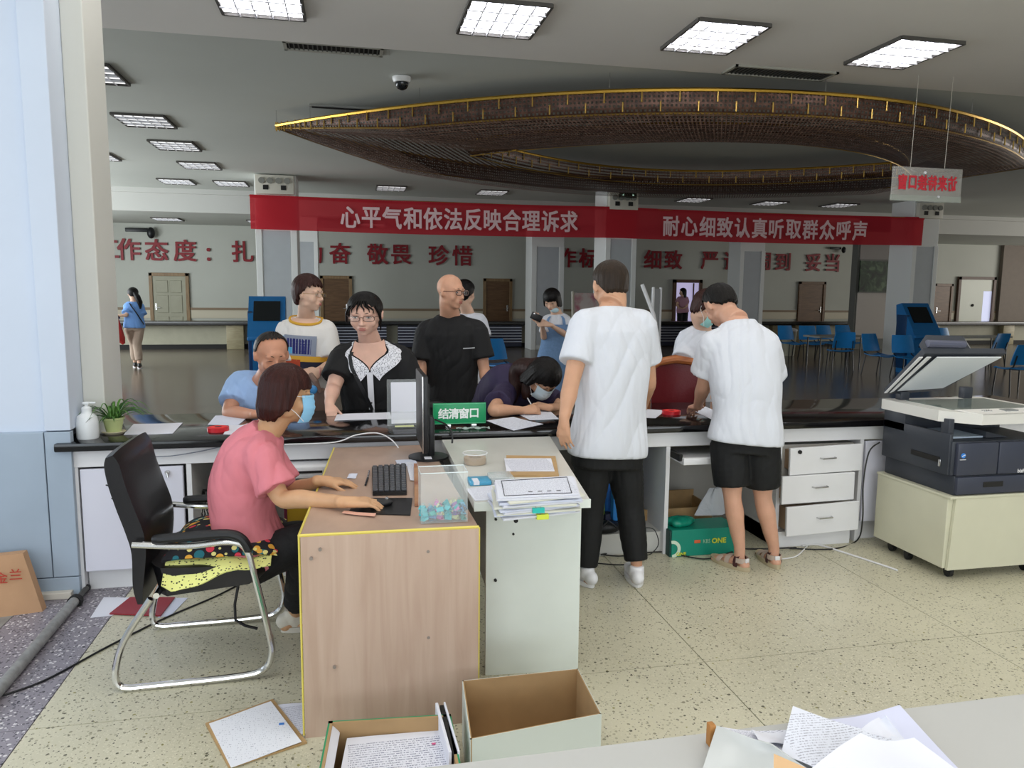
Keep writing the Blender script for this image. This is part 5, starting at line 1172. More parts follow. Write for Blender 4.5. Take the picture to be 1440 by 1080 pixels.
# cables in front of the counter
m_cb = mat('cable_black', '#232323', .5); m_cg = mat('cable_beige', '#8f8a7e', .5)
cb = [((825, 786), (850, 772), (900, 770), (960, 778), (1010, 770), (1060, 772), (1120, 770)), ((828, 776), (870, 782), (930, 776), (990, 786), (1030, 776)), ((838, 792), (880, 794), (905, 784), (880, 774), (845, 780)), ((850, 768), (880, 762), (930, 768), (960, 764), (1000, 774))]
for i, pts in enumerate(cb):
    cable('floor_cable', ['longest black cable running along the counter foot', 'dark cable waving past the green carton foot', 'black cable loop beside the sneakers of the standing man', 'thin grey cable nearest the counter foot'][i], [at(x, y, Z=.006+.003*i) for x, y in pts], .0045 if i < 3 else .0035, m_cb if i != 3 else m_cg)
cable('power_cord', 'black power cord hanging from the copier down to the floor', [at(1237, 622, Y=4.05), at(1222, 636, Y=4.03), at(1214, 680, Y=4.02), at(1213, 730, Y=4.0), at(1205, 760, Z=.01), at(1170, 772, Z=.006), at(1110, 771, Z=.006)], .0045, m_cb)
cable('white_cord', 'flat white cord lying across the floor from the pedestal to the copier cabinet', [at(1128, 768, Z=.006), at(1150, 766, Z=.006), at(1190, 778, Z=.006), at(1245, 796, Z=.006), at(1262, 802, Z=.006)], .006, m_white)
cable('white_cord', 'short white cord curling near the right sandal', [at(1135, 768, Z=.006), at(1120, 782, Z=.006), at(1100, 786, Z=.006)], .004, m_white)
# loose strap cable inside shelf
cable('charger_cable', 'dark charger cable hanging from the shelf beside the trouser leg', [at(905, 742, Y=4.15), at(920, 745, Y=4.13), at(926, 765, Y=4.12), at(915, 779, Y=4.10), at(905, 780, Y=4.08)], .003, m_cb)

# ================================================================ PAPERS IN THE FOREGROUND
FZ = .76
def fsheet(label, pts, dz, m=m_paper, curl=0):
    P = [at(x, y, Z=FZ+dz+z_) for x, y, z_ in pts]
    def f(u, v):
        p = P[0].lerp(P[1], u).lerp(P[3].lerp(P[2], u), v); p.z += .004*math.sin(u*4+v*3)+curl*(u-.5)**2; return p
    o_ = obj('loose_paper', MB().sheet(f, 14, 10, .0012), m); tag(o_, label, 'paper', 'loose papers on the front desk')
fsheet('large bluish sheet underneath the white papers on the front desk', [(1150, 1068, .004), (1380, 1110, .004), (1265, 993, .008), (1168, 1012, .008)], .001, mat('paper_lilac', '#d3d6ec', .7))
fsheet('white sheet with pointed upper corner on the front desk', [(1098, 1062, .012), (1180, 1095, .01), (1275, 1042, .02), (1115, 993, .035)], .006, m_print)
fsheet('white sheet with crumpled top in the middle of the front desk pile', [(1140, 1085, .012), (1400, 1120, .01), (1285, 1043, .03), (1210, 1035, .04)], .012, m_paper, .02)
fsheet('small white folded sheet poking up behind the front desk pile', [(1206, 1030, .014), (1285, 1050, .014), (1245, 1008, .04), (1236, 1009, .03)], .010, m_paper)
fsheet('flat printed sheet at the left of the front desk pile', [(1060, 1062, .002), (1112, 1062, .002), (1110, 1028, .004), (1012, 1022, .004)], .001, m_print2)
fsheet('second flat sheet peeping out at the left of the front desk pile', [(1070, 1048, .003), (1110, 1045, .003), (1108, 1030, .006), (1056, 1026, .006)], .004, m_paper)
t = thing('document_holder', 'blurred clear plastic document box at the bottom of the view', 'tray', at(1060, 1070, Z=FZ))
def dh(u, v): 
    a = at(985, 1090, Z=FZ+.01); b = at(1150, 1090, Z=FZ+.01); c = at(1085, 1048, Z=FZ+.045); d = at(1008, 1020, Z=FZ+.04); return a.lerp(b, u).lerp(d.lerp(c, u), v)
obj('cover', MB().sheet(dh, 8, 6, .003), mat('holder_grey', '#c9cccb', .25, alpha=.75), t)
q = at(1000, 1026, Z=FZ+.03); obj('brown_tab', MB().box((q.x-.006, q.y-.008, FZ), (q.x+.006, q.y+.008, FZ+.042), .002), mat('tab_brown', '#a9743c', .6), t)
q = at(1112, 1070, Z=FZ+.03); obj('peach_tab', MB().prism([at(1088, 1062, Z=FZ+.05), at(1140, 1085, Z=FZ+.05), at(1140, 1100, Z=FZ+.05), at(1088, 1095, Z=FZ+.05)], (0, 0, .003)), mat('tab_peach', '#e0b98c', .6), t, False)

# red-backed wooden chair beyond the counter
rx0 = at(902, 560, Y=5.5).x; rx1 = at(978, 560, Y=5.5).x; ry = 5.37
t = thing('conference_chair', 'wooden armchair with dark red leather back beyond the counter', 'chair', ((rx0+rx1)/2, ry, 0))
m_wc = wood('orange_wood', '#8a4a24', '#b06a38', .35, (1, 1, 6), 4, .2); m_rl = mat('red_leather', '#5e0f18', .35, bump=.15, bscale=80); xc = (rx0+rx1)/2; hw = (rx1-rx0)/2
obj('backrest', MB().sheet(lambda u, v: Vector((xc+(u-.5)*2*(hw-.03), ry+.03*(1-(2*u-1)**2), .46+v*(.56+.03*(1-(2*u-1)**2)))), 14, 10, .05), m_rl, t)
obj('top_rail', MB().tube([(xc-hw, ry, .99), (xc-hw*.6, ry+.02, 1.045), (xc, ry+.03, 1.065), (xc+hw*.6, ry+.02, 1.045), (xc+hw, ry, .99)], [.022, .030, .034, .030, .022], 10), m_wc, t)
for sx in (-1, 1):
    obj('back_post', MB().tube([(xc+sx*hw, ry, .0), (xc+sx*hw, ry-.0, .5), (xc+sx*hw, ry, 1.0)], .022, 8), m_wc, t); obj('leg', MB().cyl((xc+sx*hw, ry-.42, 0), (xc+sx*hw, ry-.42, .44), .02), m_wc, t)
obj('seat', MB().box((xc-hw, ry-.42, .40), (xc+hw, ry+.02, .48), .02), m_rl, t)
# shoulder bag of the short-haired woman
q = at(447, 548, Y=5.28); t = thing('shoulder_bag', 'taupe shoulder bag with blue flower charm beside the short-haired woman', 'bag', (q.x, q.y, q.z-.12))
obj('bag_body', MB().box((q.x-.13, q.y+.02, q.z-.22), (q.x+.05, q.y+.12, q.z+.0), .02), mat('bag_taupe', '#8a6f62', .5), t); obj('strap', MB().tube([at(436, 527, Y=5.3), at(444, 537, Y=5.26), at(451, 552, Y=5.26)], [.022, .02, .012], 8), MATS['bag_taupe'], t)
q2 = at(440, 548, Y=5.2); obj('flower_charm', MB().ell(q2, (.03, .012, .03)), mat('charm_blue', '#4f9fe0', .5), t)
q = at(697, 506, Y=7.0)
# ================================================================ PEOPLE
def evaluated(mb, name, mats, voxel, smooth_it=4, ratio=None, fac=.5):
    bm = mb.b; me = bpy.data.meshes.new(name); bm.to_mesh(me); bm.free()
    o = bpy.data.objects.new(name, me); COL.objects.link(o)
    r = o.modifiers.new('r', 'REMESH'); r.mode = 'VOXEL'; r.voxel_size = voxel; r.adaptivity = 0
    if smooth_it:
        s = o.modifiers.new('s', 'SMOOTH'); s.factor = fac; s.iterations = smooth_it
    if ratio:
        d = o.modifiers.new('d', 'DECIMATE'); d.ratio = ratio
    dg = bpy.context.evaluated_depsgraph_get(); out = bpy.data.meshes.new_from_object(o.evaluated_get(dg))
    bpy.data.objects.remove(o); bpy.data.meshes.remove(me)
    out.materials.clear()
    for m in (mats if isinstance(mats, (list, tuple)) else [mats]): out.materials.append(m)
    out.polygons.foreach_set('use_smooth', [True]*len(out.polygons)); out.name = name
    return out
def folds(me, amp, seed=0, freq=14, vert=.35):
    """cloth creases: mostly upright ridges with narrow grooves, fading in and out over the garment"""
    n = len(me.vertices); co = np.zeros(n*3); me.vertices.foreach_get('co', co); co = co.reshape(-1, 3)
    no = np.zeros(n*3); me.vertices.foreach_get('normal', no); no = no.reshape(-1, 3)
    rs = np.random.RandomState(seed); f = np.zeros(n)
    def low(k): return sum(np.sin(co @ (rs.normal(size=3)*k)+rs.rand()*6) for _ in range(4))/2
    warp = low(9)*1.3
    for k, (fr, w) in enumerate(((freq*2.6, 1.), (freq*4.2, .55), (freq*6.5, .3))):
        d = rs.normal(size=3); d[2] *= vert; d /= np.linalg.norm(d)
        ph = co @ d*fr + warp*(1+.6*k); r = 1-np.abs(np.sin(ph))**.6
        m = np.clip(.45+low(7)*.6, 0, 1.2); f -= w*m*r
    edge = np.abs(no[:, 2]) > .9
    f[edge] *= .2
    co += no*((f+.15)*amp)[:, None]; me.vertices.foreach_set('co', co.ravel()); me.update()
def capsule(mb, a, b, ra, rb, n=14, sq=1.0, sidev=None):
    """tapered limb segment with rounded ends"""
    a = Vector(a); b = Vector(b); d = (b-a); L = d.length
    if L < 1e-5: mb.ell(a, (ra,)*3, None, 12, 8); return mb
    t = d/L; x = t.orthogonal().normalized() if sidev is None else (sidev-t*sidev.dot(t)).normalized(); y = t.cross(x); rings = []
    prof = [(-.98, .18), (-.8, .6), (-.45, .9), (0, 1)]
    for h, s in prof: rings.append((a+t*h*ra, ra*s))
    for k in (.33, .66): rings.append((a.lerp(b, k), ra+(rb-ra)*k))
    for h, s in prof[::-1]: rings.append((b-t*h*rb, rb*s))
    mb.loft([[c+(x*math.cos(2*PI*j/n)*sq+y*math.sin(2*PI*j/n))*r for j in range(n)] for c, r in rings]); return mb
def limb(mb, pts, n=16, cap_round=False):
    """tube with a radius per knot: [(p, r), ...] smoothed"""
    P = [Vector(p) for p, r in pts]; Rr = [r for p, r in pts]
    sp = smooth_path(P, 5); rr = []
    for i in range(len(P)-1):
        for j in range(5): t = j/5; t = t*t*(3-2*t); rr.append(Rr[i]*(1-t)+Rr[i+1]*t)
    rr.append(Rr[-1]); mb.tube(sp, rr, n); return mb
def hframe(f, pitch=0, roll=0):
    return Matrix.Rotation(-R(f), 3, 'Z') @ Matrix.Rotation(-R(pitch), 3, 'X') @ Matrix.Rotation(R(roll), 3, 'Y')
def skin_mat(n, col): return mat('skin_'+n, col, .5, sss=.12, var=.07, vscale=14, bump=.08, bscale=220)
def hair_mat(n, col):
    return mat('hair_'+n, col, .42, var=.35, vscale=60, bump=.5, bscale=160, stretch=(1, 1, .12), spec=.22)
def head_prims(mb, H, M, s, neck, female=False, neckr=.056):
    def e(c, r, rot=None): mb.ell(H+M@(Vector(c)*s), tuple(x*s for x in r), M if rot is None else M@rot, 20, 14)
    e((0, -.012, .035), (.076, .094, .088)); e((0, .004, -.01), (.070, .078, .075))
    e((0, .022, -.04), (.055 if female else .059, .064, .072)); e((0, .058, -.094), (.022 if female else .027, .022, .019))
    for sx in (-1, 1):
        e((sx*.036, .056, -.032), (.025, .024, .030)); e((sx*.046, .0, -.062), (.016, .035, .026))
        e((sx*.079, -.006, -.006), (.008, .017, .030), Matrix.Rotation(sx*R(-18), 3, 'Z')); e((sx*.082, -.012, .012), (.007, .012, .014))
        e((sx*.031, .078, .022), (.022, .012, .009)); e((sx*.010, .098, -.037), (.0085, .010, .008))
        e((sx*.031, .0765, -.002), (.017, .0095, .010))
    e((0, .082, .03), (.035, .010, .022)); e((0, .084, .008), (.012, .012, .014))
    capsule(mb, H+M@(Vector((0, .088, .008))*s), H+M@(Vector((0, .107, -.030))*s), .0075*s, .0105*s, 10)
    e((0, .108, -.034), (.012, .012, .010)); e((0, .078, -.066), (.027, .014, .017))
    e((0, .0905, -.060), (.021, .008, .0055)); e((0, .0885, -.071), (.018, .009, .0065))
    limb(mb, [(H+M@(Vector((0, -.020, -.02))*s), neckr*s), (H+M@(Vector((0, -.022, -.085))*s), neckr*s*.97), (neck, neckr*s*1.12)])
def face_parts(par, H, M, s, closed=False, lipc='#a9605a', browc='#1d1714', brows=True):
    for sx in (-1, 1):
        c = H+M@(Vector((sx*.031, .0835, .001))*s)
        if not closed:
            ey = obj('eye', MB().ell(c, (.0115*s, .006*s, .0038*s), M, 14, 8), mat('eye_white', '#cfc6be', .3), par)
            obj('iris', MB().ell(H+M@(Vector((sx*.031, .0875, .001))*s), (.0052*s, .0028*s, .0038*s), M, 12, 8), mat('iris_dark', '#1d130e', .2), ey)
        obj('eyelash', MB().tube([H+M@(Vector((sx*(.031+dx), .0885-abs(dx)*.28, .0065-18*dx*dx-(.006 if closed else 0)))*s) for dx in (-.014, -.007, 0, .007, .014)], [.0006*s, .0014*s, .0016*s, .0014*s, .0008*s], 5), mat('lash', '#231713', .6), par)
        if brows: obj('eyebrow', MB().tube([H+M@(Vector((sx*(.014+.034*k), .0915-.02*k*k-.004*k, .025+.0035*math.sin(k*2.8)))*s) for k in (0, .3, .6, 1)], [.0014*s, .0024*s, .0020*s, .0008*s], 6), mat('brow_'+browc[1:], browc, .8), par)
    obj('lips', MB().ell(H+M@(Vector((0, .0945, -.0605))*s), (.019*s, .0055*s, .0038*s), M, 14, 8).ell(H+M@(Vector((0, .0925, -.069))*s), (.016*s, .0062*s, .0045*s), M, 14, 8), mat('lips_'+lipc[1:], lipc, .5), par)
def glasses(par, H, M, s, m, hw=.0235, hh=.016, tk=1.0):
    mb = MB()
    for sx in (-1, 1):
        mb.tube([H+M@(Vector((sx*.034+hw*abs(math.cos(a))**.7*(1 if math.cos(a) >= 0 else -1), .108-.10*abs(sx*.034+hw*math.cos(a))**1.3*2, .0+hh*abs(math.sin(a))**.7*(1 if math.sin(a) >= 0 else -1)))*s) for a in [2*PI*k/22 for k in range(22)]], .0016*s*tk, 6, True)
        mb.tube([H+M@(Vector(v)*s) for v in ((sx*.057, .098, .007), (sx*.072, .07, .008), (sx*.080, .0, .008), (sx*.080, -.02, -.004))], .0014*s*tk, 5)
    mb.tube([H+M@(Vector(v)*s) for v in ((-.0115, .106, .004), (0, .109, .008), (.0115, .106, .004))], .0015*s, 5)
    g = obj('glasses', mb, m, par)
    for sx in (-1, 1):
        obj('lens', MB().ell(H+M@(Vector((sx*.034, .101, 0))*s), (hw*s, .0008, hh*s), M @ Matrix.Rotation(-sx*R(12), 3, 'Z'), 16, 6), mat('lens_glass', '#ffffff', .02, alpha=.05), g)
def face_mask(par, H, M, s, col='#9fd0ea', low=0.0):
    def f(u, v):
        x = (u-.5)*.128; z = .012-v*.118-low; k = (z+low+.040)/.06
        y = .119-13*x*x-.012*max(0, k)-.022*max(0, -k-.2)**1.5 - low*.3
        y += .0016*math.sin(v*30)*(1-abs(2*u-1))
        return H+M@(Vector((x*(1-.12*v), y, z))*s)
    mk = obj('face_mask', MB().sheet(f, 17, 21, .003*s), mat('mask_'+col[1:], col, .75, bump=.15, bscale=300), par)
    lp = MB()
    for sx in (-1, 1):
        lp.tube([H+M@(Vector(v)*s) for v in ((sx*.062, .066, .006-low), (sx*.078, .03, .010), (sx*.088, -.005, .022), (sx*.090, -.018, .0), (sx*.085, -.012, -.025), (sx*.07, .035, -.062), (sx*.055, .07, -.098-low))], .0016*s, 5)
        
    obj('ear_loop', lp, m_white, mk)
def hair(par, H, M, s, m, th=.014, zf=.075, zs=-.01, zb=-.05, fa=62, sa=100, clump=.004, long_=False, flare=0, seed=1, name='hair', lift=0, crown=0, nA=96, nT=26, bulge=None):
    """shell of hair: for each bearing az it runs from the crown down to zb(az)"""
    rnd = np.random.RandomState(seed); ph = rnd.rand(8)*6.28
    z0 = .035; hz = .088+th*1.0+lift
    def low(az):
        a = abs(az)
        if a < fa: k = (a/fa)**3; v = zf*(1-k)+(zf-.02 if zf > .04 else zf)*k
        elif a < sa: k = (a-fa)/(sa-fa); k = k*k*(3-2*k); v = (zf-.02 if zf > .04 else zf)*(1-k)+zs*k
        else: k = min(1, (a-sa)/45); k = k*k*(3-2*k); v = zs*(1-k)+zb*k
        return v+clump*(math.sin(az*.31+ph[0])+.7*math.sin(az*.83+ph[1])+.5*math.sin(az*1.7+ph[2]))
    mb = MB(); rings = []
    for i in range(nA):
        az = -180+360*i/nA; a = R(az); dx, dy = math.sin(a), math.cos(a)
        ex, ey = .076+th, .094+th*.9; Rr = 1/math.sqrt((dx/ex)**2+(dy/ey)**2)
        zl = low(az); col = []
        for j in range(nT+1):
            t = j/nT
            z = (z0+hz)-(z0+hz-zl)*(t**1.35 if t < 1 else 1)
            if z >= z0: r = Rr*math.sqrt(max(0, 1-((z-z0)/hz)**2))
            else:
                q = (z0-z)/.10
                r = Rr*((1+flare*q) if long_ else (1-.20*q**1.6))
                if dy > .2 and not long_: r *= 1-.02*q
            wob = 1+.010*math.sin(az*.35+ph[3]+z*20)+.006*math.sin(az*1.1+ph[4])+.004*math.sin(az*2.3+ph[5])
            r *= (wob if r > .02 else 1)
            if j == nT: r *= .90
            if bulge: r *= bulge(az, z)
            col.append(Vector((dx*r, dy*r-.012, z)))
        # turn inwards so that the shell is closed against the head
        e = col[-1]; col.append(Vector((e.x*.80, (e.y+.012)*.80-.012, e.z+.004))); col.append(Vector((e.x*.55, (e.y+.012)*.55-.012, max(e.z+.03, -.04))))
        rings.append([H+M@(p*s) for p in col])
    # grid: rings run down the head; close around azimuth
    n0 = mb.b
    V = [[mb.b.verts.new(p) for p in r] for r in rings]
    for i in range(nA):
        for j in range(len(V[0])-1):
            mb.b.faces.new((V[i][j], V[(i+1) % nA][j], V[(i+1) % nA][j+1], V[i][j+1]))
    mb.b.faces.new([V[i][-1] for i in range(nA)])
    bmesh.ops.remove_doubles(mb.b, verts=mb.b.verts, dist=.0004)
    return obj(name, mb, m, par)
def hand_prims(mb, W, d, nrm, s=1.0, curl=(20, 25, 15), thumb=1, spread=4, fingers=(.068, .079, .074, .060), tcurl=20):
    """W wrist, d finger direction, nrm back of the hand, thumb=+1/-1 side"""
    d = Vector(d).normalized(); n = (Vector(nrm)-d*Vector(nrm).dot(d)).normalized(); x = d.cross(n)*thumb
    F = Matrix((x, d, n)).transposed()
    def P(v): return W+F@(Vector(v)*s)
    for cx, r in ((-.026, .0125), (-.009, .0135), (.009, .014), (.026, .0135)):
        capsule(mb, P((cx*.55, .008, 0)), P((cx, .078, 0)), .0165*s, r*s, 12)
    capsule(mb, P((0, -.02, 0)), P((0, .03, 0)), .024*s, .024*s, 12)
    capsule(mb, P((.012, .015, -.004)), P((.036, .05, -.008)), .017*s, .0145*s, 12)
    for k, (cx, L) in enumerate(zip((.029, .010, -.010, -.029), fingers)):
        a0 = R(spread*(1.5-k)); p = Vector((cx, .080, 0)); ang = R(curl[0]); rad = (.0088, .0090, .0086, .0076)[k]
        for j, (fr, cu) in enumerate(((.45, curl[1]), (.32, curl[2]), (.23, 0))):
            dv = Vector((math.sin(a0)*math.cos(ang), math.cos(a0)*math.cos(ang), -math.sin(ang)))
            q = p+dv*L*fr*1.12; capsule(mb, P(p), P(q), rad*s*(1-.06*j), rad*s*(.94-.08*j), 10); p = q; ang += R(cu)
    p = Vector((.036, .048, -.008)); a1 = R(38); dn = R(tcurl)
    for fr in (.036, .028):
        dv = Vector((math.sin(a1)*math.cos(dn), math.cos(a1)*math.cos(dn), -math.sin(dn)))
        q = p+dv*fr; capsule(mb, P(p), P(q), .0108*s, .0092*s, 10); p = q; a1 -= R(22)
def foot_prims(mb, A, f, s=1.0):
    fw_ = Vector((math.sin(R(f)), math.cos(R(f)), 0)); A = Vector(A); g = Vector((A.x, A.y, 0))
    M = Matrix.Rotation(-R(f), 3, 'Z')
    mb.ell(g-fw_*.035*s+Vector((0, 0, .032)), (.031*s, .036*s, .032), M); mb.ell(g+fw_*.05*s+Vector((0, 0, .034)), (.034*s, .075*s, .030), M)
    mb.ell(g+fw_*.125*s+Vector((0, 0, .020)), (.042*s, .055*s, .019), M)
    for k in range(5): mb.ell(g+fw_*(.170-.008*abs(k-1)**1.3)*s+M@Vector(((k-2)*.0165*s, 0, .013)), (.0085*s, .017*s, .010), M)
def shoe(par, A, f, m, ms, s=1.0, name='shoe'):
    fw_ = Vector((math.sin(R(f)), math.cos(R(f)), 0)); g = Vector((A[0], A[1], 0)); M = Matrix.Rotation(-R(f), 3, 'Z')
    mb = MB()
    for y, w, h, zc in ((-.045, .034, .040, .052), (.0, .038, .046, .056), (.055, .041, .038, .048), (.11, .046, .030, .038), (.155, .042, .024, .032)):
        mb.ell(g+fw_*y*s+Vector((0, 0, zc)), (w*s, .048*s, h), M)
    limb(mb, [(g-fw_*.012*s+Vector((0, 0, .05)), .040*s), (g-fw_*.012*s+Vector((0, 0, .105)), .038*s)])
    sh = obj(name, evaluated(mb, name, m, .006, 3), None, par)
    so = MB(); pr = []
    for k in range(28):
        a = 2*PI*k/28; pr.append(g+M@Vector((.047*s*math.cos(a)*(1+.12*math.sin(a)), (.125 if math.sin(a) > 0 else .125)*s*math.sin(a)+.055*s, 0.002)))
    so.prism(pr, (0, 0, .024)); obj('sole', so, ms, sh)
    for k in range(3): obj('lace', MB().tube([g+fw_*(.045+.022*k)*s+M@Vector((sx*.022*s, 0, .0)) + Vector((0, 0, .088-.008*k-abs(sx)*.004)) for sx in (-1, -.4, .4, 1)], .0022, 5), ms, sh)
    return sh
class Torso:
    """spine curve with elliptical sections; S(t, ang) is its surface"""
    def __init__(s, P, C, N, side_lo, side_hi, rows, bend=None):
        s.P, s.C, s.N = Vector(P), Vector(C), Vector(N); s.sl = Vector(side_lo).normalized(); s.sh = Vector(side_hi).normalized(); s.rows = rows
    def cen(s, t):
        if t < 0: return s.P+(s.cen(.02)-s.P)*(t/.02)
        if t > 1: return s.N+(s.N-s.cen(.98))*((t-1)/.02)
        # quadratic through P, C (t=.62), N
        k = .62; a = s.P; c = s.N; b = (s.C-a*(1-k)**2-c*k*k)/(2*k*(1-k)); return a*(1-t)**2+b*2*t*(1-t)+c*t*t
    def frame(s, t):
        tt = min(max(t, 0), 1); T = (s.cen(min(tt+.02, 1))-s.cen(max(tt-.02, 0))).normalized(); X = s.sl.lerp(s.sh, tt); X = (X-T*X.dot(T)).normalized(); return X, T.cross(X), T
    def dims(s, t):
        r = s.rows
        if t <= r[0][0]: return r[0][1], r[0][2]
        for a, b in zip(r, r[1:]):
            if t <= b[0]:
                k = (t-a[0])/(b[0]-a[0]); k = k*k*(3-2*k)*.5+k*.5; return a[1]+(b[1]-a[1])*k, a[2]+(b[2]-a[2])*k
        return r[-1][1], r[-1][2]
    def S(s, t, ang, grow=0, e=2.5):
        X, Y, T = s.frame(t); w, d = s.dims(t); w += grow; d += grow; c, n = math.cos(ang), math.sin(ang)
        q = (abs(c)**e+abs(n)**e)**(-1/e); return s.cen(t)+X*(w*q*c)+Y*(d*q*n)
    def loft(s, mb, t0, t1, grow=0, n=28, m=18, e=2.5):
        mb.loft([[s.S(t0+(t1-t0)*i/m, 2*PI*j/n, grow, e) for j in range(n)] for i in range(m+1)]); return mb
def build_person(name, label, o, group=None):
    """o: measured joints in the scene (world metres) and clothing options"""
    s = o.get('s', 1.0); fat = o.get('fat', 1.0); H = o['head']; N = o['neck']; C = o['chest']; P = o['pelvis']
    SL, SR = o['shoulders']; lo_side = o.get('hipside') or (SR-SL); lo_side = Vector((lo_side.x, lo_side.y, 0)).normalized(); hi = (SR-SL).normalized()
    M = hframe(*o['face']) @ Matrix.Diagonal((o.get('hx', 1.10), 1, 1)); hs = o.get('hs', 1.0); female = o.get('female', False); vox = o.get('vox', .0065)
    t = thing(name, label, 'person', (P.x, P.y, 0), group)
    sk = o['skin']
    w = .158*fat*s; rows = [(-.1, w*1.03, .112*fat*s), (.0, w*1.05, .118*fat*s), (.30, w*.90, .105*fat*s), (.55, w*1.02, .115*fat*s), (.78, w*1.06, .112*s*fat**.6), (.90, w*.92, .088*s), (.97, .095*s, .066*s), (1.05, .060*s, .058*s)]
    T = Torso(P, C, N, lo_side, hi, rows)
    body = MB(); T.loft(body, -.08, 1.02, -.012)
    head_prims(body, H, M, hs, N, female, o.get('neckr', .056))
    ar = o.get('arm', 1.0)*s
    for sgn, S_, E, Wp, hd in ((-1, SL, o['elbows'][0], o['wrists'][0], o['hands'][0]), (1, SR, o['elbows'][1], o['wrists'][1], o['hands'][1])):
        if E is None: continue
        capsule(body, N-T.frame(1)[2]*.035*s, S_, .042*s, .046*s)
        limb(body, [(S_, .054*ar), (S_.lerp(E, .45), .047*ar), (E, .039*ar), (E.lerp(Wp, .3), .040*ar), (E.lerp(Wp, .75), .029*ar), (Wp, .0245*ar)])
        if hd: hand_prims(body, Wp, hd[0], hd[1], s*o.get('hand', 1.0), thumb=hd[2], **(hd[3] if len(hd) > 3 else {}))
    side = T.sl
    legs = o.get('legs')
    if legs:
        for sgn, (K, A, f) in zip((-1, 1), legs):
            hip = P+side*sgn*.088*s-Vector((0, 0, .02)); 
            limb(body, [(hip, .085*s), (hip.lerp(K, .5), .072*s*fat**.4), (K, .050*s), (K.lerp(A, .28), .053*s), (K.lerp(A, .6), .044*s), (A, .032*s), (Vector((A.x, A.y, .04)), .030*s)])
            foot_prims(body, A, f, s)
    obj('body', evaluated(body, 'body', sk, vox, o.get('smooth', 3), None), None, t)
    # trousers / shorts / skirt
    if legs and o.get('pants'):
        pm, frac, loose = o['pants']; mb = MB(); T.loft(mb, -.14, .16, .006)
        for sgn, (K, A, f) in zip((-1, 1), legs):
            hip = P+side*sgn*.088*s-Vector((0, 0, .02)); kn = [(hip, .102*s*fat**.6), (hip.lerp(K, .5), (.082+loose*.4)*s*fat**.4), (K, (.058+loose)*s)]
            if frac > 1: kn += [(K.lerp(A, .45), (.056+loose)*s), (K.lerp(A, min(1, frac-1)), (.045+loose)*s)]
            else: kn = [(hip, .105*s*fat**.6), (hip.lerp(K, frac*.5), (.095+loose*.7)*s*fat**.4), (hip.lerp(K, frac), (.085+loose)*s)]
            limb(mb, kn, 18)
        me = evaluated(mb, 'trousers', pm, max(vox, .008), 3); folds(me, o.get('pfold', .005), 5, 16, .8); obj(o.get('pname', 'trousers'), me, None, t)
    # shirt
    if o.get('shirt'):
        sm = o['shirt']; hem = o.get('hem', -.12); g = o.get('loose', .02); mb = MB()
        rows2 = [(r[0], r[1]+g*(1.25 if r[0] < .5 else 1), r[2]+g*(1.1)) for r in rows[:-2]] + [(.97, .098*s+g*.6, .066*s+g*.6), (1.04, .066*s+g*.35, .060*s+g*.35)]
        T2 = Torso(P, C, N, lo_side, hi, rows2); T2.loft(mb, hem, o.get('collar', .99), 0, 30, 22)
        for S_, E in ((SL, o['elbows'][0]), (SR, o['elbows'][1])):
            if E is None: continue
            k = o.get('sleeve', .62); top = (N-T.frame(1)[2]*.045*s)
            capsule(mb, top.lerp(S_, .15), S_, (.052*s+g*.3), .062*s*ar/s+g*.45)
            cc = C.lerp(N, .42); capsule(mb, cc.lerp(S_, .55), S_+(cc-S_)*.12-Vector((0, 0, .02)), .092*s*ar/s, .074*s*ar/s+g*.3)
            capsule(mb, cc.lerp(S_, .5)-Vector((0, 0, .06)), S_+(cc-S_)*.30-Vector((0, 0, .05)), .095*s*ar/s, .075*s*ar/s)
            e = S_.lerp(E, k); limb(mb, [(S_, .066*ar+g*.55), (S_.lerp(e, .5), .068*ar+g*.6), (e, .064*ar+g*o.get('cuff', .9))], 20)
        me = evaluated(mb, 'shirt', sm, max(vox, .0075), 9); folds(me, o.get('fold', .006)*1.5, o.get('seed', 3), o.get('ffreq', 13)); obj(o.get('sname', 'shirt'), me, None, t)
        o['T2'] = T2
    o['M'] = M; o['T'] = T; o['t'] = t
    return t
def J(x, y, Y): return at(x, y, Y=Y)
DN = (0, 0, -1)
hand_down = lambda back: (Vector((0, 0, -1)), Vector(back))

sk1 = skin_mat('tan', '#c99a7c'); sk2 = skin_mat('light', '#dbb49c'); sk3 = skin_mat('warm', '#cf9f86'); sk4 = skin_mat('ruddy', '#c68e72')
h_blk = hair_mat('black', '#0f0c0b'); h_brn = hair_mat('dark_brown', '#2e1b17'); h_red = hair_mat('reddish', '#38201c'); h_buz = hair_mat('cropped_brown', '#2e231a'); h_gry = hair_mat('greying', '#2b2623')
c_wht = mat('cotton_white', '#d3d6de', .85, bump=.8, bscale=6, bdist=.04, stretch=(1, 1, .45)); c_blk = mat('cotton_black', '#141416', .8, bump=.15, bscale=120); c_blu = mat('cotton_light_blue', '#9dbbe6', .85, bump=.8, bscale=8, bdist=.035, stretch=(1, 1, .5))
c_pnk = mat('rose_cotton', '#d07a84', .8, bump=.8, bscale=7, bdist=.035, stretch=(1, 1, .5)); c_pan = mat('track_black', '#0c0d0f', .75, bump=.7, bscale=7, bdist=.03, stretch=(1, 1, .4)); c_nav = mat('navy_purple_jersey', '#2a2040', .7); c_kha = mat('khaki_trousers', '#a89484', .8); c_den = mat('denim_blue', '#6d8db5', .85, var=.12, vscale=40)

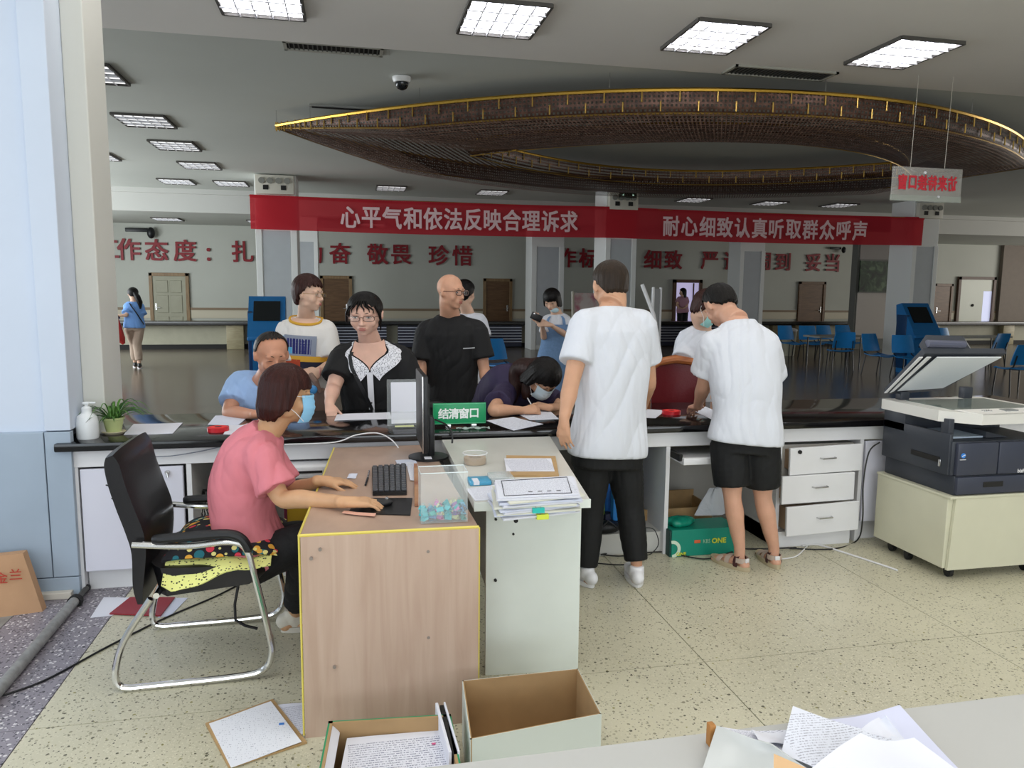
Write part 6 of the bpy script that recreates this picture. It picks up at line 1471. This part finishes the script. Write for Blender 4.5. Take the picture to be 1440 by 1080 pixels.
# --- 1. man in white T-shirt, seen from behind
o = dict(head=J(858, 402, 3.96), neck=J(860, 431, 3.90), chest=J(860, 505, 3.86), pelvis=J(855, 628, 3.82), shoulders=(J(823, 455, 3.84), J(901, 455, 3.88)),
         elbows=(J(803, 540, 3.72), J(912, 535, 3.96)), wrists=(J(793, 590, 3.66), J(903, 574, 4.20)),
         hands=((Vector((.05, .0, -1)), Vector((-.8, -.6, 0)), 1, dict(curl=(12, 16, 12), spread=6)), (Vector((0, 1, -.15)), Vector((0, 0, 1)), -1)),
         face=(-8, 14), hs=1.08, skin=sk1, fat=1.17, arm=1.12, neckr=.068, vox=.0065, shirt=c_wht, hem=-.06, loose=.021, sleeve=.66, cuff=1.0, sname='t_shirt', fold=.008,
         legs=((J(830, 715, 3.80), J(824, 800, 3.76), -15), (J(886, 715, 3.80), J(895, 792, 3.72), 12)), pants=(c_pan, 1.95, .018), pname='tracksuit_trousers')
p9 = build_person('person', 'man seen from behind in white T-shirt, black tracksuit trousers and white shoes', o)
M = o['M']; hair(p9, o['head'], M, 1.08, h_buz, th=.007, zf=.08, zs=.0, zb=-.055, clump=.002, sa=95)
m_shoe = mat('shoe_white', '#e6e6ea', .5)
for k, (K, A, f) in enumerate(o['legs']): shoe(p9, A, f, m_shoe, m_white, 1.05)
for k in range(3):
    q = J(801, 662+5*k, 3.72); obj('side_stripe', MB().box((q.x-.006, q.y-.03, q.z), (q.x+.004, q.y+.03, q.z+.008)), mat('stripe_grey', '#8a8a8e', .6), p9, False)

# --- 2. man in white T-shirt and black shorts bending over the counter
o = dict(head=J(1013, 430, 4.22), neck=J(1037, 453, 4.06), chest=J(1047, 525, 3.94), pelvis=J(1048, 618, 3.86), shoulders=(J(1002, 484, 4.02), J(1078, 484, 3.94)),
         elbows=(J(990, 540, 4.12), J(1086, 548, 4.04)), wrists=(J(981, 572, 4.30), J(1070, 570, 4.34)),
         hands=((Vector((.1, 1, -.1)), Vector((-.3, 0, 1)), 1, dict(curl=(25, 30, 20))), (Vector((-.3, 1, -.1)), Vector((0, 0, 1)), -1)),
         face=(-14, 42), hs=1.04, skin=sk3, fat=1.08, arm=1.08, neckr=.064, shirt=c_wht, hem=-.03, loose=.026, sleeve=.72, cuff=1.1, sname='t_shirt', seed=8,
         legs=((J(1030, 700, 3.84), J(1040, 770, 3.82), -22), (J(1073, 700, 3.84), J(1088, 770, 3.83), 8)), pants=(c_pan, .78, .016), pname='shorts')
p11 = build_person('person', 'man bending over the counter in white T-shirt, black shorts and strapped sandals', o)
hair(p11, o['head'], o['M'], 1.04, h_blk, th=.010, zf=.08, zs=.0, zb=-.045, clump=.003, sa=95)
cr = MB()
Mh = o['M']; Hh = o['head']
cr.ell(Hh+Mh@Vector((0, -.055, .118)), (.022, .020, .008), Mh @ Matrix.Rotation(R(28), 3, 'X')); obj('thin_crown', cr, mat('scalp_through_hair', '#6d5642', .6), p11)
m_sand = mat('sandal_strap', '#b9a79a', .6); m_sand2 = mat('sandal_maroon', '#4b2a2c', .6); m_sole = mat('sandal_sole', '#b7a98c', .7)
for K, A, f in o['legs']:
    g = Vector((A.x, A.y, 0)); Ms = Matrix.Rotation(-R(f), 3, 'Z'); sd = MB()
    sd.prism([g+Ms@Vector((.050*math.cos(2*PI*k/26)*(1+.15*math.sin(2*PI*k/26)), .138*math.sin(2*PI*k/26)+.062, .001)) for k in range(26)], (0, 0, .026)); so = obj('sandal', sd, m_sole, p11)
    for y, z, w_, mm in ((-.005, .088, .040, m_sand2), (.055, .066, .042, m_sand), (.11, .046, .047, m_sand)):
        obj('strap', MB().sheet(lambda u, v, y=y, z=z, w_=w_: g+Ms@Vector((w_*math.cos(PI*u), y+(v-.5)*.030, .02+(z-.02)*math.sin(PI*u)**.7)), 15, 3, .003), mm, so)
    obj('heel_strap', MB().sheet(lambda u, v: g+Ms@Vector((.038*math.cos(PI*u), -.010-.042*math.sin(PI*u), .045+.028*v)), 15, 3, .004), m_sand, so)
    obj('buckle', MB().box((-.014, -.008, -.012), (.014, .002, .012), .003).xf(Matrix.Translation(g+Ms@Vector((.0, -.054, .062))) @ Ms.to_4x4()), m_white, so)

# --- 3. seated woman in rose blouse at the desk
hr_ = at(487, 706, Z=.775); hl_ = at(452, 676, Z=.772)
o = dict(head=J(404, 556, 3.30), neck=J(379, 603, 3.30), chest=J(346, 668, 3.30), pelvis=J(358, 772, 3.30), shoulders=(J(373, 634, 3.46), J(366, 640, 3.13)), hipside=Vector((0, -1, 0)),
         elbows=(at(404, 692, Y=3.42), at(396, 700, Y=3.06)), wrists=(hl_, hr_),
         hands=((Vector((1, .05, -.10)), Vector((0, 0, 1)), 1, dict(curl=(8, 16, 10))), (Vector((1, .0, -.06)), Vector((0, -.1, 1)), -1, dict(curl=(14, 26, 18), spread=6))),
         face=(82, 6), hs=1.0, skin=skin_mat('woman_tan', '#c69a74'), fat=1.04, arm=.95, female=True, neckr=.052, vox=.0055, shirt=c_pnk, hem=-.10, loose=.018, sleeve=.80, cuff=1.5, sname='blouse', seed=12, fold=.008, ffreq=11,
         legs=((at(432, 742, Y=3.46)+Vector((0, 0, -.05)), at(428, 868, Z=0)+Vector((.05, .12, .08)), 75), (at(434, 745, Y=3.20)+Vector((0, 0, -.05)), at(415, 886, Z=0)+Vector((0, 0, .08)), 80)), pants=(c_blk, 1.85, .015))
p12 = build_person('person', 'seated woman with brown bob, rose blouse and blue face mask using the mouse', o)
hair(p12, o['head'], o['M'], 1.0, hair_mat('brown_bob', '#33140f'), th=.017, zf=.035, zs=-.055, zb=-.105, fa=52, sa=78, clump=.003, long_=True, flare=.03, seed=4, nT=30, bulge=lambda az, z: (1-.12*max(0, (-.055-z)/.05)) if z < -.055 else 1)
hn = MB()
face_parts(p12, o['head'], o['M'], 1.0); face_mask(p12, o['head'], o['M'], 1.0, '#8fc9ee')
for K, A, f in o['legs']: shoe(p12, A, f, mat('clog_cream', '#d8d2c4', .6), mat('clog_sole', '#c9c4b8', .6), .92, 'clog')

# --- 4. seated man in light blue T-shirt across the counter
o = dict(head=J(382, 500, 4.80), neck=J(372, 536, 4.92), chest=J(360, 570, 5.05), pelvis=J(352, 650, 5.32), shoulders=(J(408, 540, 4.94), J(338, 538, 5.02)),
         elbows=(J(412, 592, 4.86), J(322, 580, 4.84)), wrists=(at(392, 588, Z=.835), at(362, 583, Z=.835)),
         hands=((Vector((-1, -.3, 0)), Vector((0, 0, 1)), 1), (Vector((1, -.1, 0)), Vector((0, 0, 1)), -1)),
         face=(158, 16), hs=1.12, skin=sk4, fat=1.1, arm=1.1, shirt=c_blu, hem=-.1, loose=.022, sleeve=.7, sname='t_shirt', seed=21, vox=.0085,
         legs=((J(385, 640, 4.98)+Vector((0, 0, -.05)), J(385, 660, 5.2)+Vector((0, 0, -.55)), 180), (J(335, 640, 4.98)+Vector((0, 0, -.05)), J(335, 660, 5.2)+Vector((0, 0, -.55)), 180)), pants=(c_pan, 1.95, .012))
for k in (0, 1):
    K, A, f = o['legs'][k]; o['legs'] = tuple((Kk, Vector((Aa.x, Aa.y, .08)), ff) for Kk, Aa, ff in o['legs'])
p2 = build_person('person', 'balding man in light blue T-shirt leaning on the counter behind the rose blouse', o)
hair(p2, o['head'], o['M'], 1.12, h_gry, th=.007, zf=.112, zs=-.01, zb=-.05, fa=66, sa=92, clump=.004, seed=9)
face_parts(p2, o['head'], o['M'], 1.12, closed=True)

# --- 5. short-haired woman in printed white T-shirt
o = dict(head=J(434, 414, 5.50), neck=J(431, 446, 5.58), chest=J(430, 490, 5.60), pelvis=J(428, 580, 5.62), shoulders=(J(459, 463, 5.56), J(402, 463, 5.60)),
         elbows=(J(467, 512, 5.50), J(394, 520, 5.50)), wrists=(J(444, 523, 5.34), J(418, 527, 5.32)),
         hands=((Vector((-1, -.25, -.3)), Vector((-.1, -.8, .6)), 1), (Vector((1, -.2, .1)), Vector((0, -.8, .6)), -1)),
         face=(118, 2), hs=1.0, skin=sk2, fat=1.04, arm=.95, female=True, shirt=mat('cotton_cream', '#e3e0dc', .85, bump=.12, bscale=120), hem=-.12, loose=.022, sleeve=.8, cuff=1.4, sname='t_shirt', seed=31, vox=.0085,
         legs=((J(415, 575, 5.6)+Vector((0, 0, -.40)), J(415, 575, 5.62)+Vector((0, 0, -.78)), 170), (J(445, 575, 5.6)+Vector((0, 0, -.40)), J(445, 575, 5.62)+Vector((0, 0, -.78)), 175)), pants=(mat('jeans_dark', '#2b3a55', .8), 1.95, .01))
def fix_legs(o, dx=.10, f=180, fwd=0):
    P = o['pelvis']; s_ = (o['shoulders'][1]-o['shoulders'][0]); s_ = Vector((s_.x, s_.y, 0)).normalized()
    o['legs'] = tuple((Vector((P.x, P.y, P.z*.52))+s_*sg*dx*.9, Vector((P.x, P.y, .08))+s_*sg*dx, f) for sg in (-1, 1))
fix_legs(o, f=170)
p3 = build_person('person', 'short-haired woman in glasses and printed white T-shirt with yellow collar', o)
hair(p3, o['head'], o['M'], 1.0, h_red, th=.020, zf=.066, zs=.0, zb=-.07, fa=58, sa=84, clump=.008, seed=14, lift=.006)
face_parts(p3, o['head'], o['M'], 1.0); glasses(p3, o['head'], o['M'], 1.0, mat('gold_wire', '#b99a6a', .3, 1))
T2 = o['T2']
obj('yellow_collar', MB().tube([T2.S(.985-.055*max(0, math.sin(2*PI*k/30))**1.5, 2*PI*k/30, .004) for k in range(30)], .010, 7, True), mat('collar_yellow', '#d9a63a', .8), p3)
obj('neck_skin', MB().sheet(lambda u, v: T2.S(1.0-.058*v, R(90+(u-.5)*130*(1-v*.55)), .003), 12, 6, .003), sk2, p3)
def patch(t0, t1, a0, a1, T2_=None, off=.010): 
    TT = T2_ or T2; return MB().sheet(lambda u, v: TT.S(t0+(t1-t0)*v, R(a0+(a1-a0)*u), off), 12, 8, .002)
for t0, t1, a0, a1, c in ((.57, .80, 55, 118, '#8f96a6'), (.59, .76, 60, 108, '#25296b'), (.59, .66, 58, 72, '#5fb0d8'), (.51, .57, 40, 150, '#dba83a'), (.40, .51, 88, 150, '#23263a'), (.37, .53, 45, 88, '#b5482c'), (.69, .78, 42, 55, '#68b7dd'), (.55, .59, 25, 50, '#26282c')):
    obj('print', patch(t0, t1, a0, a1), mat('print_'+c[1:], c, .8), p3)
obj('bracelet', MB().tube([o['wrists'][0]+Vector((.03, .01, 0))+Vector((0, .030*math.cos(a), .030*math.sin(a))) for a in [2*PI*k/16 for k in range(16)]], .004, 6, True), mat('bracelet_rose', '#c98b86', .3), p3)

# --- 6. woman in black dress with white lace collar
o = dict(head=J(513, 442, 5.00), neck=J(520, 478, 5.12), chest=J(524, 528, 5.18), pelvis=J(527, 615, 5.24), shoulders=(J(564, 503, 5.12), J(484, 501, 5.16)),
         elbows=(J(583, 553, 5.12), J(469, 545, 5.02)), wrists=(J(590, 575, 4.92), J(463, 568, 4.80)),
         hands=((Vector((.1, -.9, -.3)), Vector((0, -.3, 1)), 1, dict(curl=(30, 40, 30))), (Vector((.15, -.8, -.5)), Vector((0, -.5, .9)), -1, dict(curl=(35, 50, 40)))),
         face=(192, 12), hs=1.13, skin=skin_mat('pale', '#dcb09c'), fat=1.30, arm=1.25, female=True, neckr=.058, shirt=c_blk, hem=-.3, loose=.022, sleeve=.72, cuff=1.2, sname='dress', seed=41, collar=.99, hx=1.22, vox=.0085, pants=(c_blk, 1.5, .02))
fix_legs(o)
p4 = build_person('person', 'woman in glasses and black dress with white lace collar', o)
hair(p4, o['head'], o['M'], 1.13, h_blk, th=.008, zf=.068, zs=-.01, zb=-.045, fa=44, sa=66, clump=.008, seed=17)
for k, (x0, x1, z1) in enumerate(((-.03, -.052, .022), (-.016, -.034, .030), (.0, -.012, .034), (.014, .020, .030), (.03, .045, .026), (.04, .060, .012))):
    obj('fringe_strand', MB().tube([o['head']+o['M']@(Vector(v)*1.13) for v in ((x0*.6, .070, .094), (x0, .090, .070), (x1, .098-abs(x1)*.35, (z1+.07)/2), (x1*1.08, .100-abs(x1)*.42, z1))], [.006, .0065, .005, .0012], 6), h_blk, p4)
for sx, dz in ((-1, -.085), (1, -.05)):
    obj('side_lock', MB().tube([o['head']+o['M']@(Vector(v)*1.13) for v in ((sx*.060, .062, .06), (sx*.076, .052, .02), (sx*.080, .040, -.03), (sx*.076, .034, dz))], [.009, .010, .008, .003], 8), h_blk, p4)
face_parts(p4, o['head'], o['M'], 1.13, lipc='#a8625c'); glasses(p4, o['head'], o['M'], 1.13, mat('dark_wire', '#3a2a28', .35, .6), .0265, .016)
m_lace = dotted('white_lace', '#e4e4ea', [('#55555f', 120, .3), ('#8f8f99', 90, .25)], 1, 1); T2 = o['T2']
for sg in (-1, 1):
    def col(u, v, sg=sg):
        # follows the V neckline from the nape round to the breastbone
        return T2.S(1.0-.25*u-v*(.055+.045*u), R(90+sg*(74*(1-u)**1.8+1.0+v*(27-14*u))), .007+.006*v)
    obj('lace_collar', MB().sheet(col, 18, 7, .004), m_lace, p4)
obj('white_placket', MB().sheet(lambda u, v: T2.S(.74-.82*v, R(90+(u-.5)*9), .010), 4, 20, .003), mat('placket_white', '#dcdce2', .8), p4)
obj('neck_skin', MB().sheet(lambda u, v: T2.S(1.01-.25*v, R(90+(u-.5)*150*(1-v)**1.8), .005), 12, 10, .003), o['skin'], p4)
for k in range(3):
    q = T2.S(.42-.24*k, R(90), .014); obj('button', MB().ell(q, (.006, .003, .006)), m_dark, p4)
obj('bag_strap', MB().sheet(lambda u, v: T2.S(.93-.88*v, R(56+v*52+(u-.5)*6), .013), 3, 24, .004), m_black, p4)

# --- 7. bald man in black T-shirt
o = dict(head=J(634, 411, 5.55), neck=J(633, 442, 5.64), chest=J(634, 492, 5.66), pelvis=J(636, 590, 5.66), shoulders=(J(670, 464, 5.60), J(600, 465, 5.70)),
         elbows=(J(681, 520, 5.55), J(592, 525, 5.62)), wrists=(J(685, 548, 5.46), J(588, 560, 5.50)),
         hands=((Vector((-.12, -.1, -1)), Vector((1, -.3, 0)), 1, dict(curl=(14, 20, 14))), (Vector((.05, -.1, -1)), Vector((-1, -.2, 0)), -1)),
         face=(138, 2), hs=1.06, skin=skin_mat('bald_tan', '#cf9c80'), fat=1.18, arm=1.1, neckr=.064, shirt=c_blk, hem=-.1, loose=.024, sleeve=.72, cuff=1.2, sname='t_shirt', seed=51, vox=.0085, pants=(c_pan, 1.95, .012))
fix_legs(o)
p5 = build_person('person', 'bald man in glasses and black T-shirt standing behind the counter', o)
face_parts(p5, o['head'], o['M'], 1.06, browc='#4a3a30'); glasses(p5, o['head'], o['M'], 1.06, mat('brown_frame', '#4a2c20', .35), .025, .0165, 1.7)
q = o['T2'].S(.66, R(52), .012); obj('chest_print', MB().sheet(lambda u, v: o['T2'].S(.655+.012*v, R(142-24*u), .012), 8, 2, .002), mat('print_grey', '#aeb0b4', .6), p5)
obj('belt_bag', MB().ell(J(612, 575, 5.50), (.11, .05, .07)), m_black, p5)

# --- 8. person in white shirt behind the bald man
o = dict(head=J(654, 413, 7.4), neck=J(658, 440, 7.45), chest=J(658, 468, 7.45), pelvis=J(656, 525, 7.45), shoulders=(J(642, 452, 7.45), J(674, 450, 7.40)),
         elbows=(J(640, 485, 7.4), J(682, 480, 7.35)), wrists=(J(640, 505, 7.4), J(684, 502, 7.3)), hands=((Vector(DN), Vector((-1, 0, 0)), 1), (Vector(DN), Vector((1, 0, 0)), -1)),
         face=(40, 0), hs=1.05, skin=sk2, fat=1.0, vox=.009, ratio=None, shirt=c_wht, loose=.018, sleeve=.8, sname='shirt', pants=(c_pan, 1.95, .01))
fix_legs(o, f=40); p6 = build_person('person', 'black-haired person in white shirt half hidden behind the bald man', o)
hair(p6, o['head'], o['M'], 1.05, h_blk, th=.014, zf=.07, zs=-.01, zb=-.06, nA=48)

# --- 9. girl in denim overalls with phone
o = dict(head=J(776, 422, 8.3), neck=J(783, 441, 8.38), chest=J(783, 462, 8.4), pelvis=J(778, 505, 8.45), shoulders=(J(796, 451, 8.34), J(770, 450, 8.42)),
         elbows=(J(798, 472, 8.3), J(765, 474, 8.35)), wrists=(J(774, 457, 8.12), J(762, 456, 8.14)), hands=((Vector((-1, -.2, .2)), Vector((0, -.9, .5)), 1), (Vector((-.6, -.3, .7)), Vector((-.5, -.8, 0)), -1)),
         face=(213, 28), hs=1.0, skin=sk2, fat=.95, arm=.9, female=True, vox=.008, ratio=None, shirt=c_wht, loose=.016, sleeve=.75, sname='t_shirt', pants=(c_den, 1.6, .05), pname='overall_legs')
fix_legs(o, f=200); p7 = build_person('person', 'black-bobbed girl in denim overalls looking at her phone', o)
hair(p7, o['head'], o['M'], 1.0, h_blk, th=.016, zf=.022, zs=-.07, zb=-.10, fa=40, sa=62, long_=True, flare=.03, nA=60)
face_parts(p7, o['head'], o['M'], 1.0)
T2 = o['T2']
mb = MB(); T2.loft(mb, -.2, .46, .012, 28, 10)
obj('overall_bib', mb, c_den, p7); obj('bib_front', MB().sheet(lambda u, v: T2.S(.40+.36*v, R(90+(u-.5)*88), .012), 8, 6, .004), c_den, p7)
obj('skirt', MB().loft([[T2.S(-.05, 2*PI*j/20, .012) for j in range(20)], [T2.S(-.55, 2*PI*j/20, .06)+Vector((0, 0, 0)) for j in range(20)], [T2.S(-1.1, 2*PI*j/20, .08) for j in range(20)]]), c_den, p7)
for a in (60, 120): obj('shoulder_strap', MB().sheet(lambda u, v, a=a: T2.S(.74+.22*v, R(a+(u-.5)*10), .012), 3, 6, .003), c_den, p7)
obj('face_mask', MB().ell(J(780, 436, 8.28), (.05, .03, .03)), mat('mask_pale', '#b9d6e0', .8), p7)
ph = thing('phone', 'dark phone held by the girl in denim overalls', 'phone', J(754, 445, 8.02))
q = J(755, 446, 8.04); obj('case', MB().box((q.x-.07, q.y-.008, q.z-.038), (q.x+.06, q.y+.008, q.z+.038), .006, rot=Matrix.Rotation(R(25), 3, 'Y')), m_black, ph)
obj('camera_bump', MB().box((q.x-.055, q.y-.013, q.z+.01), (q.x-.03, q.y-.006, q.z+.03), .003, rot=Matrix.Rotation(R(25), 3, 'Y'), pivot=q), m_steel, ph)

# --- 10. woman writing, bent over the counter
o = dict(head=J(764, 532, 4.76), neck=J(738, 528, 4.98), chest=J(712, 548, 5.18), pelvis=J(690, 600, 5.42), shoulders=(J(752, 548, 5.02), J(712, 552, 4.98)), hipside=Vector((-1, .3, 0)),
         elbows=(J(792, 575, 4.88), at(694, 577, Z=.84)), wrists=(at(770, 573, Z=.83), at(736, 577, Z=.83)),
         hands=((Vector((-.6, .4, .1)), Vector((0, -.4, .9)), 1, dict(curl=(40, 40, 30))), (Vector((1, .0, .05)), Vector((0, -.6, .8)), -1, dict(curl=(38, 40, 20), tcurl=10))),
         face=(160, 52), hs=1.04, skin=sk1, fat=1.05, arm=1.0, female=True, shirt=c_nav, hem=-.1, loose=.024, sleeve=.72, cuff=1.2, sname='jersey', seed=61, vox=.0085, pants=(c_pan, 1.95, .01))
fix_legs(o); p8 = build_person('person', 'dark-haired woman in navy purple jersey and mask bent over the counter, writing', o)
hair(p8, o['head'], o['M'], 1.04, h_blk, th=.020, zf=.05, zs=-.06, zb=-.11, fa=50, sa=74, long_=True, flare=.06, seed=23, clump=.006)
obj('long_hair', evaluated(limb(limb(MB(), [(o['head']+Vector((-.04, .06, .05)), .07), (J(733, 520, 4.95), .075), (J(722, 548, 4.96), .055), (J(722, 566, 4.90), .022)]), [(o['head']+Vector((.02, .04, .06)), .08), (J(748, 522, 4.92), .08), (J(742, 548, 4.86), .045), (J(738, 562, 4.84), .018)]), 'long_hair', h_brn, .008, 3), None, p8)
face_parts(p8, o['head'], o['M'], 1.04, closed=True); face_mask(p8, o['head'], o['M'], 1.04, '#c4d6de')
obj('sleeve_piping', MB().tube([J(703, 572, 4.86), J(701, 562, 4.86), J(708, 552, 4.84)], .003, 6), m_white, p8)
pen = thing('pen', 'white pen in the hand of the writing woman', 'pen', at(752, 580, Z=.82)); 
obj('barrel', MB().cyl(J(742, 560, 4.76), at(752, 578, Z=.825), .0045, .004), m_white, pen); obj('tip', MB().cyl(at(752, 578, Z=.825), at(753, 580.5, Z=.802), .003, .001), m_dark, pen)

# --- 11. woman in white T-shirt partly hidden by the man in shorts
o = dict(head=J(993, 432, 5.55), neck=J(990, 462, 5.66), chest=J(980, 505, 5.70), pelvis=J(978, 585, 5.75), shoulders=(J(1010, 482, 5.58), J(968, 480, 5.72)),
         elbows=(J(1015, 530, 5.4), J(957, 513, 5.62)), wrists=(J(1005, 545, 5.2), J(982, 518, 5.36)), hands=((Vector((-.4, -1, -.2)), Vector((0, 0, 1)), 1), (Vector((1, -.6, -.1)), Vector((0, -.4, .9)), -1)),
         face=(128, 30), hs=1.05, skin=sk2, fat=1.05, arm=.98, female=True, shirt=c_wht, hem=-.1, loose=.022, sleeve=.74, cuff=1.3, sname='t_shirt', seed=71, vox=.0075, ratio=None, pants=(c_pan, 1.95, .01))
fix_legs(o); p10 = build_person('person', 'woman in white T-shirt with lowered mask behind the man in shorts', o)
hair(p10, o['head'], o['M'], 1.05, h_red, th=.018, zf=.055, zs=-.03, zb=-.075, fa=50, sa=78, clump=.008, seed=29)
face_parts(p10, o['head'], o['M'], 1.05, closed=True); face_mask(p10, o['head'], o['M'], 1.05, '#9fd6d2', low=.02)

# --- 12. far woman walking away on the left
o = dict(head=J(187, 413.5, 15.9), neck=J(188.5, 424, 15.9), chest=J(188.5, 436, 15.9), pelvis=J(189, 459, 15.9), shoulders=(J(181.5, 429, 15.9), J(197, 430, 15.95)),
         elbows=(J(178, 443, 15.75), J(200, 445, 15.9)), wrists=(J(169, 444, 15.7), J(198, 456, 15.9)), hands=((Vector((-1, .1, 0)), Vector((0, 0, 1)), 1), (Vector(DN), Vector((1, 0, 0)), -1)),
         face=(-22, 4), hs=.98, skin=sk2, fat=.95, arm=.9, female=True, vox=.012, ratio=None, shirt=mat('shirt_cornflower', '#6f9ad8', .8), hem=-.05, loose=.03, sleeve=.85, cuff=1.5, sname='shirt',
         legs=((J(188, 484, 15.95), J(190, 512, 15.95), -15), (J(193, 485, 15.85), J(196, 510, 15.75), -12)), pants=(c_kha, 1.8, .02))
for q in (0, 1): pass
o['legs'] = tuple((K, Vector((A.x, A.y, .08)), f) for K, A, f in o['legs'])
p1 = build_person('person', 'woman walking away at the far left in blue shirt and khaki trousers with ponytail', o)
hair(p1, o['head'], o['M'], .98, h_blk, th=.014, zf=.07, zs=-.01, zb=-.05, nA=40)
obj('ponytail', MB().tube([o['head']+Vector((.05, -.10, .03)), o['head']+Vector((.11, -.14, -.05)), o['head']+Vector((.15, -.13, -.16)), o['head']+Vector((.15, -.12, -.28))], [.03, .055, .05, .015], 10), h_blk, p1)
obj('cross_strap', MB().sheet(lambda u, v: o['T2'].S(.92-.85*v, R(-115+v*75+(u-.5)*7), .014), 3, 14, .005), m_black, p1)
for K, A, f in o['legs']: shoe(p1, A, f, m_black, m_white, .9)
q = o['wrists'][0]+Vector((-.12, 0, -.02)); rb = thing('red_bundle', 'red package with hanging tassel carried by the far woman in blue', 'package', q)
obj('packet', MB().box((q.x-.14, q.y-.05, q.z-.04), (q.x+.10, q.y+.08, q.z+.03), .01), mat('bundle_dark_red', '#4e1720', .6), rb); obj('tassel', MB().tube([q+Vector((.06, 0, -.03)), q+Vector((.08, 0, -.2)), q+Vector((.1, 0, -.42)), q+Vector((.16, 0, -.52))], [.03, .06, .09, .03], 8), mat('bundle_red', '#a3231f', .6), rb)

# --- 13. distant person in the lit doorway
o = dict(head=J(960, 411, 22.4), neck=J(960.5, 417, 22.4), chest=J(960, 424, 22.4), pelvis=J(960, 437, 22.4), shoulders=(J(955, 420, 22.4), J(965, 420, 22.4)), elbows=(J(952, 429, 22.3), J(966, 429, 22.3)), wrists=(J(955, 433, 22.2), J(963, 433, 22.2)),
         hands=((Vector((1, 0, 0)), Vector((0, 0, 1)), 1), (Vector((-1, 0, 0)), Vector((0, 0, 1)), -1)), face=(-60, 0), skin=sk2, vox=.016, ratio=None, shirt=mat('pink_top', '#b98a9c', .8), loose=.03, pants=(c_pan, 1.95, .02), female=True)
fix_legs(o, f=-60); p13 = build_person('person', 'distant long-haired person in pink top in the lit doorway', o)
hair(p13, o['head'], o['M'], 1.0, h_blk, th=.02, zf=.06, zs=-.08, zb=-.24, long_=True, nA=36)
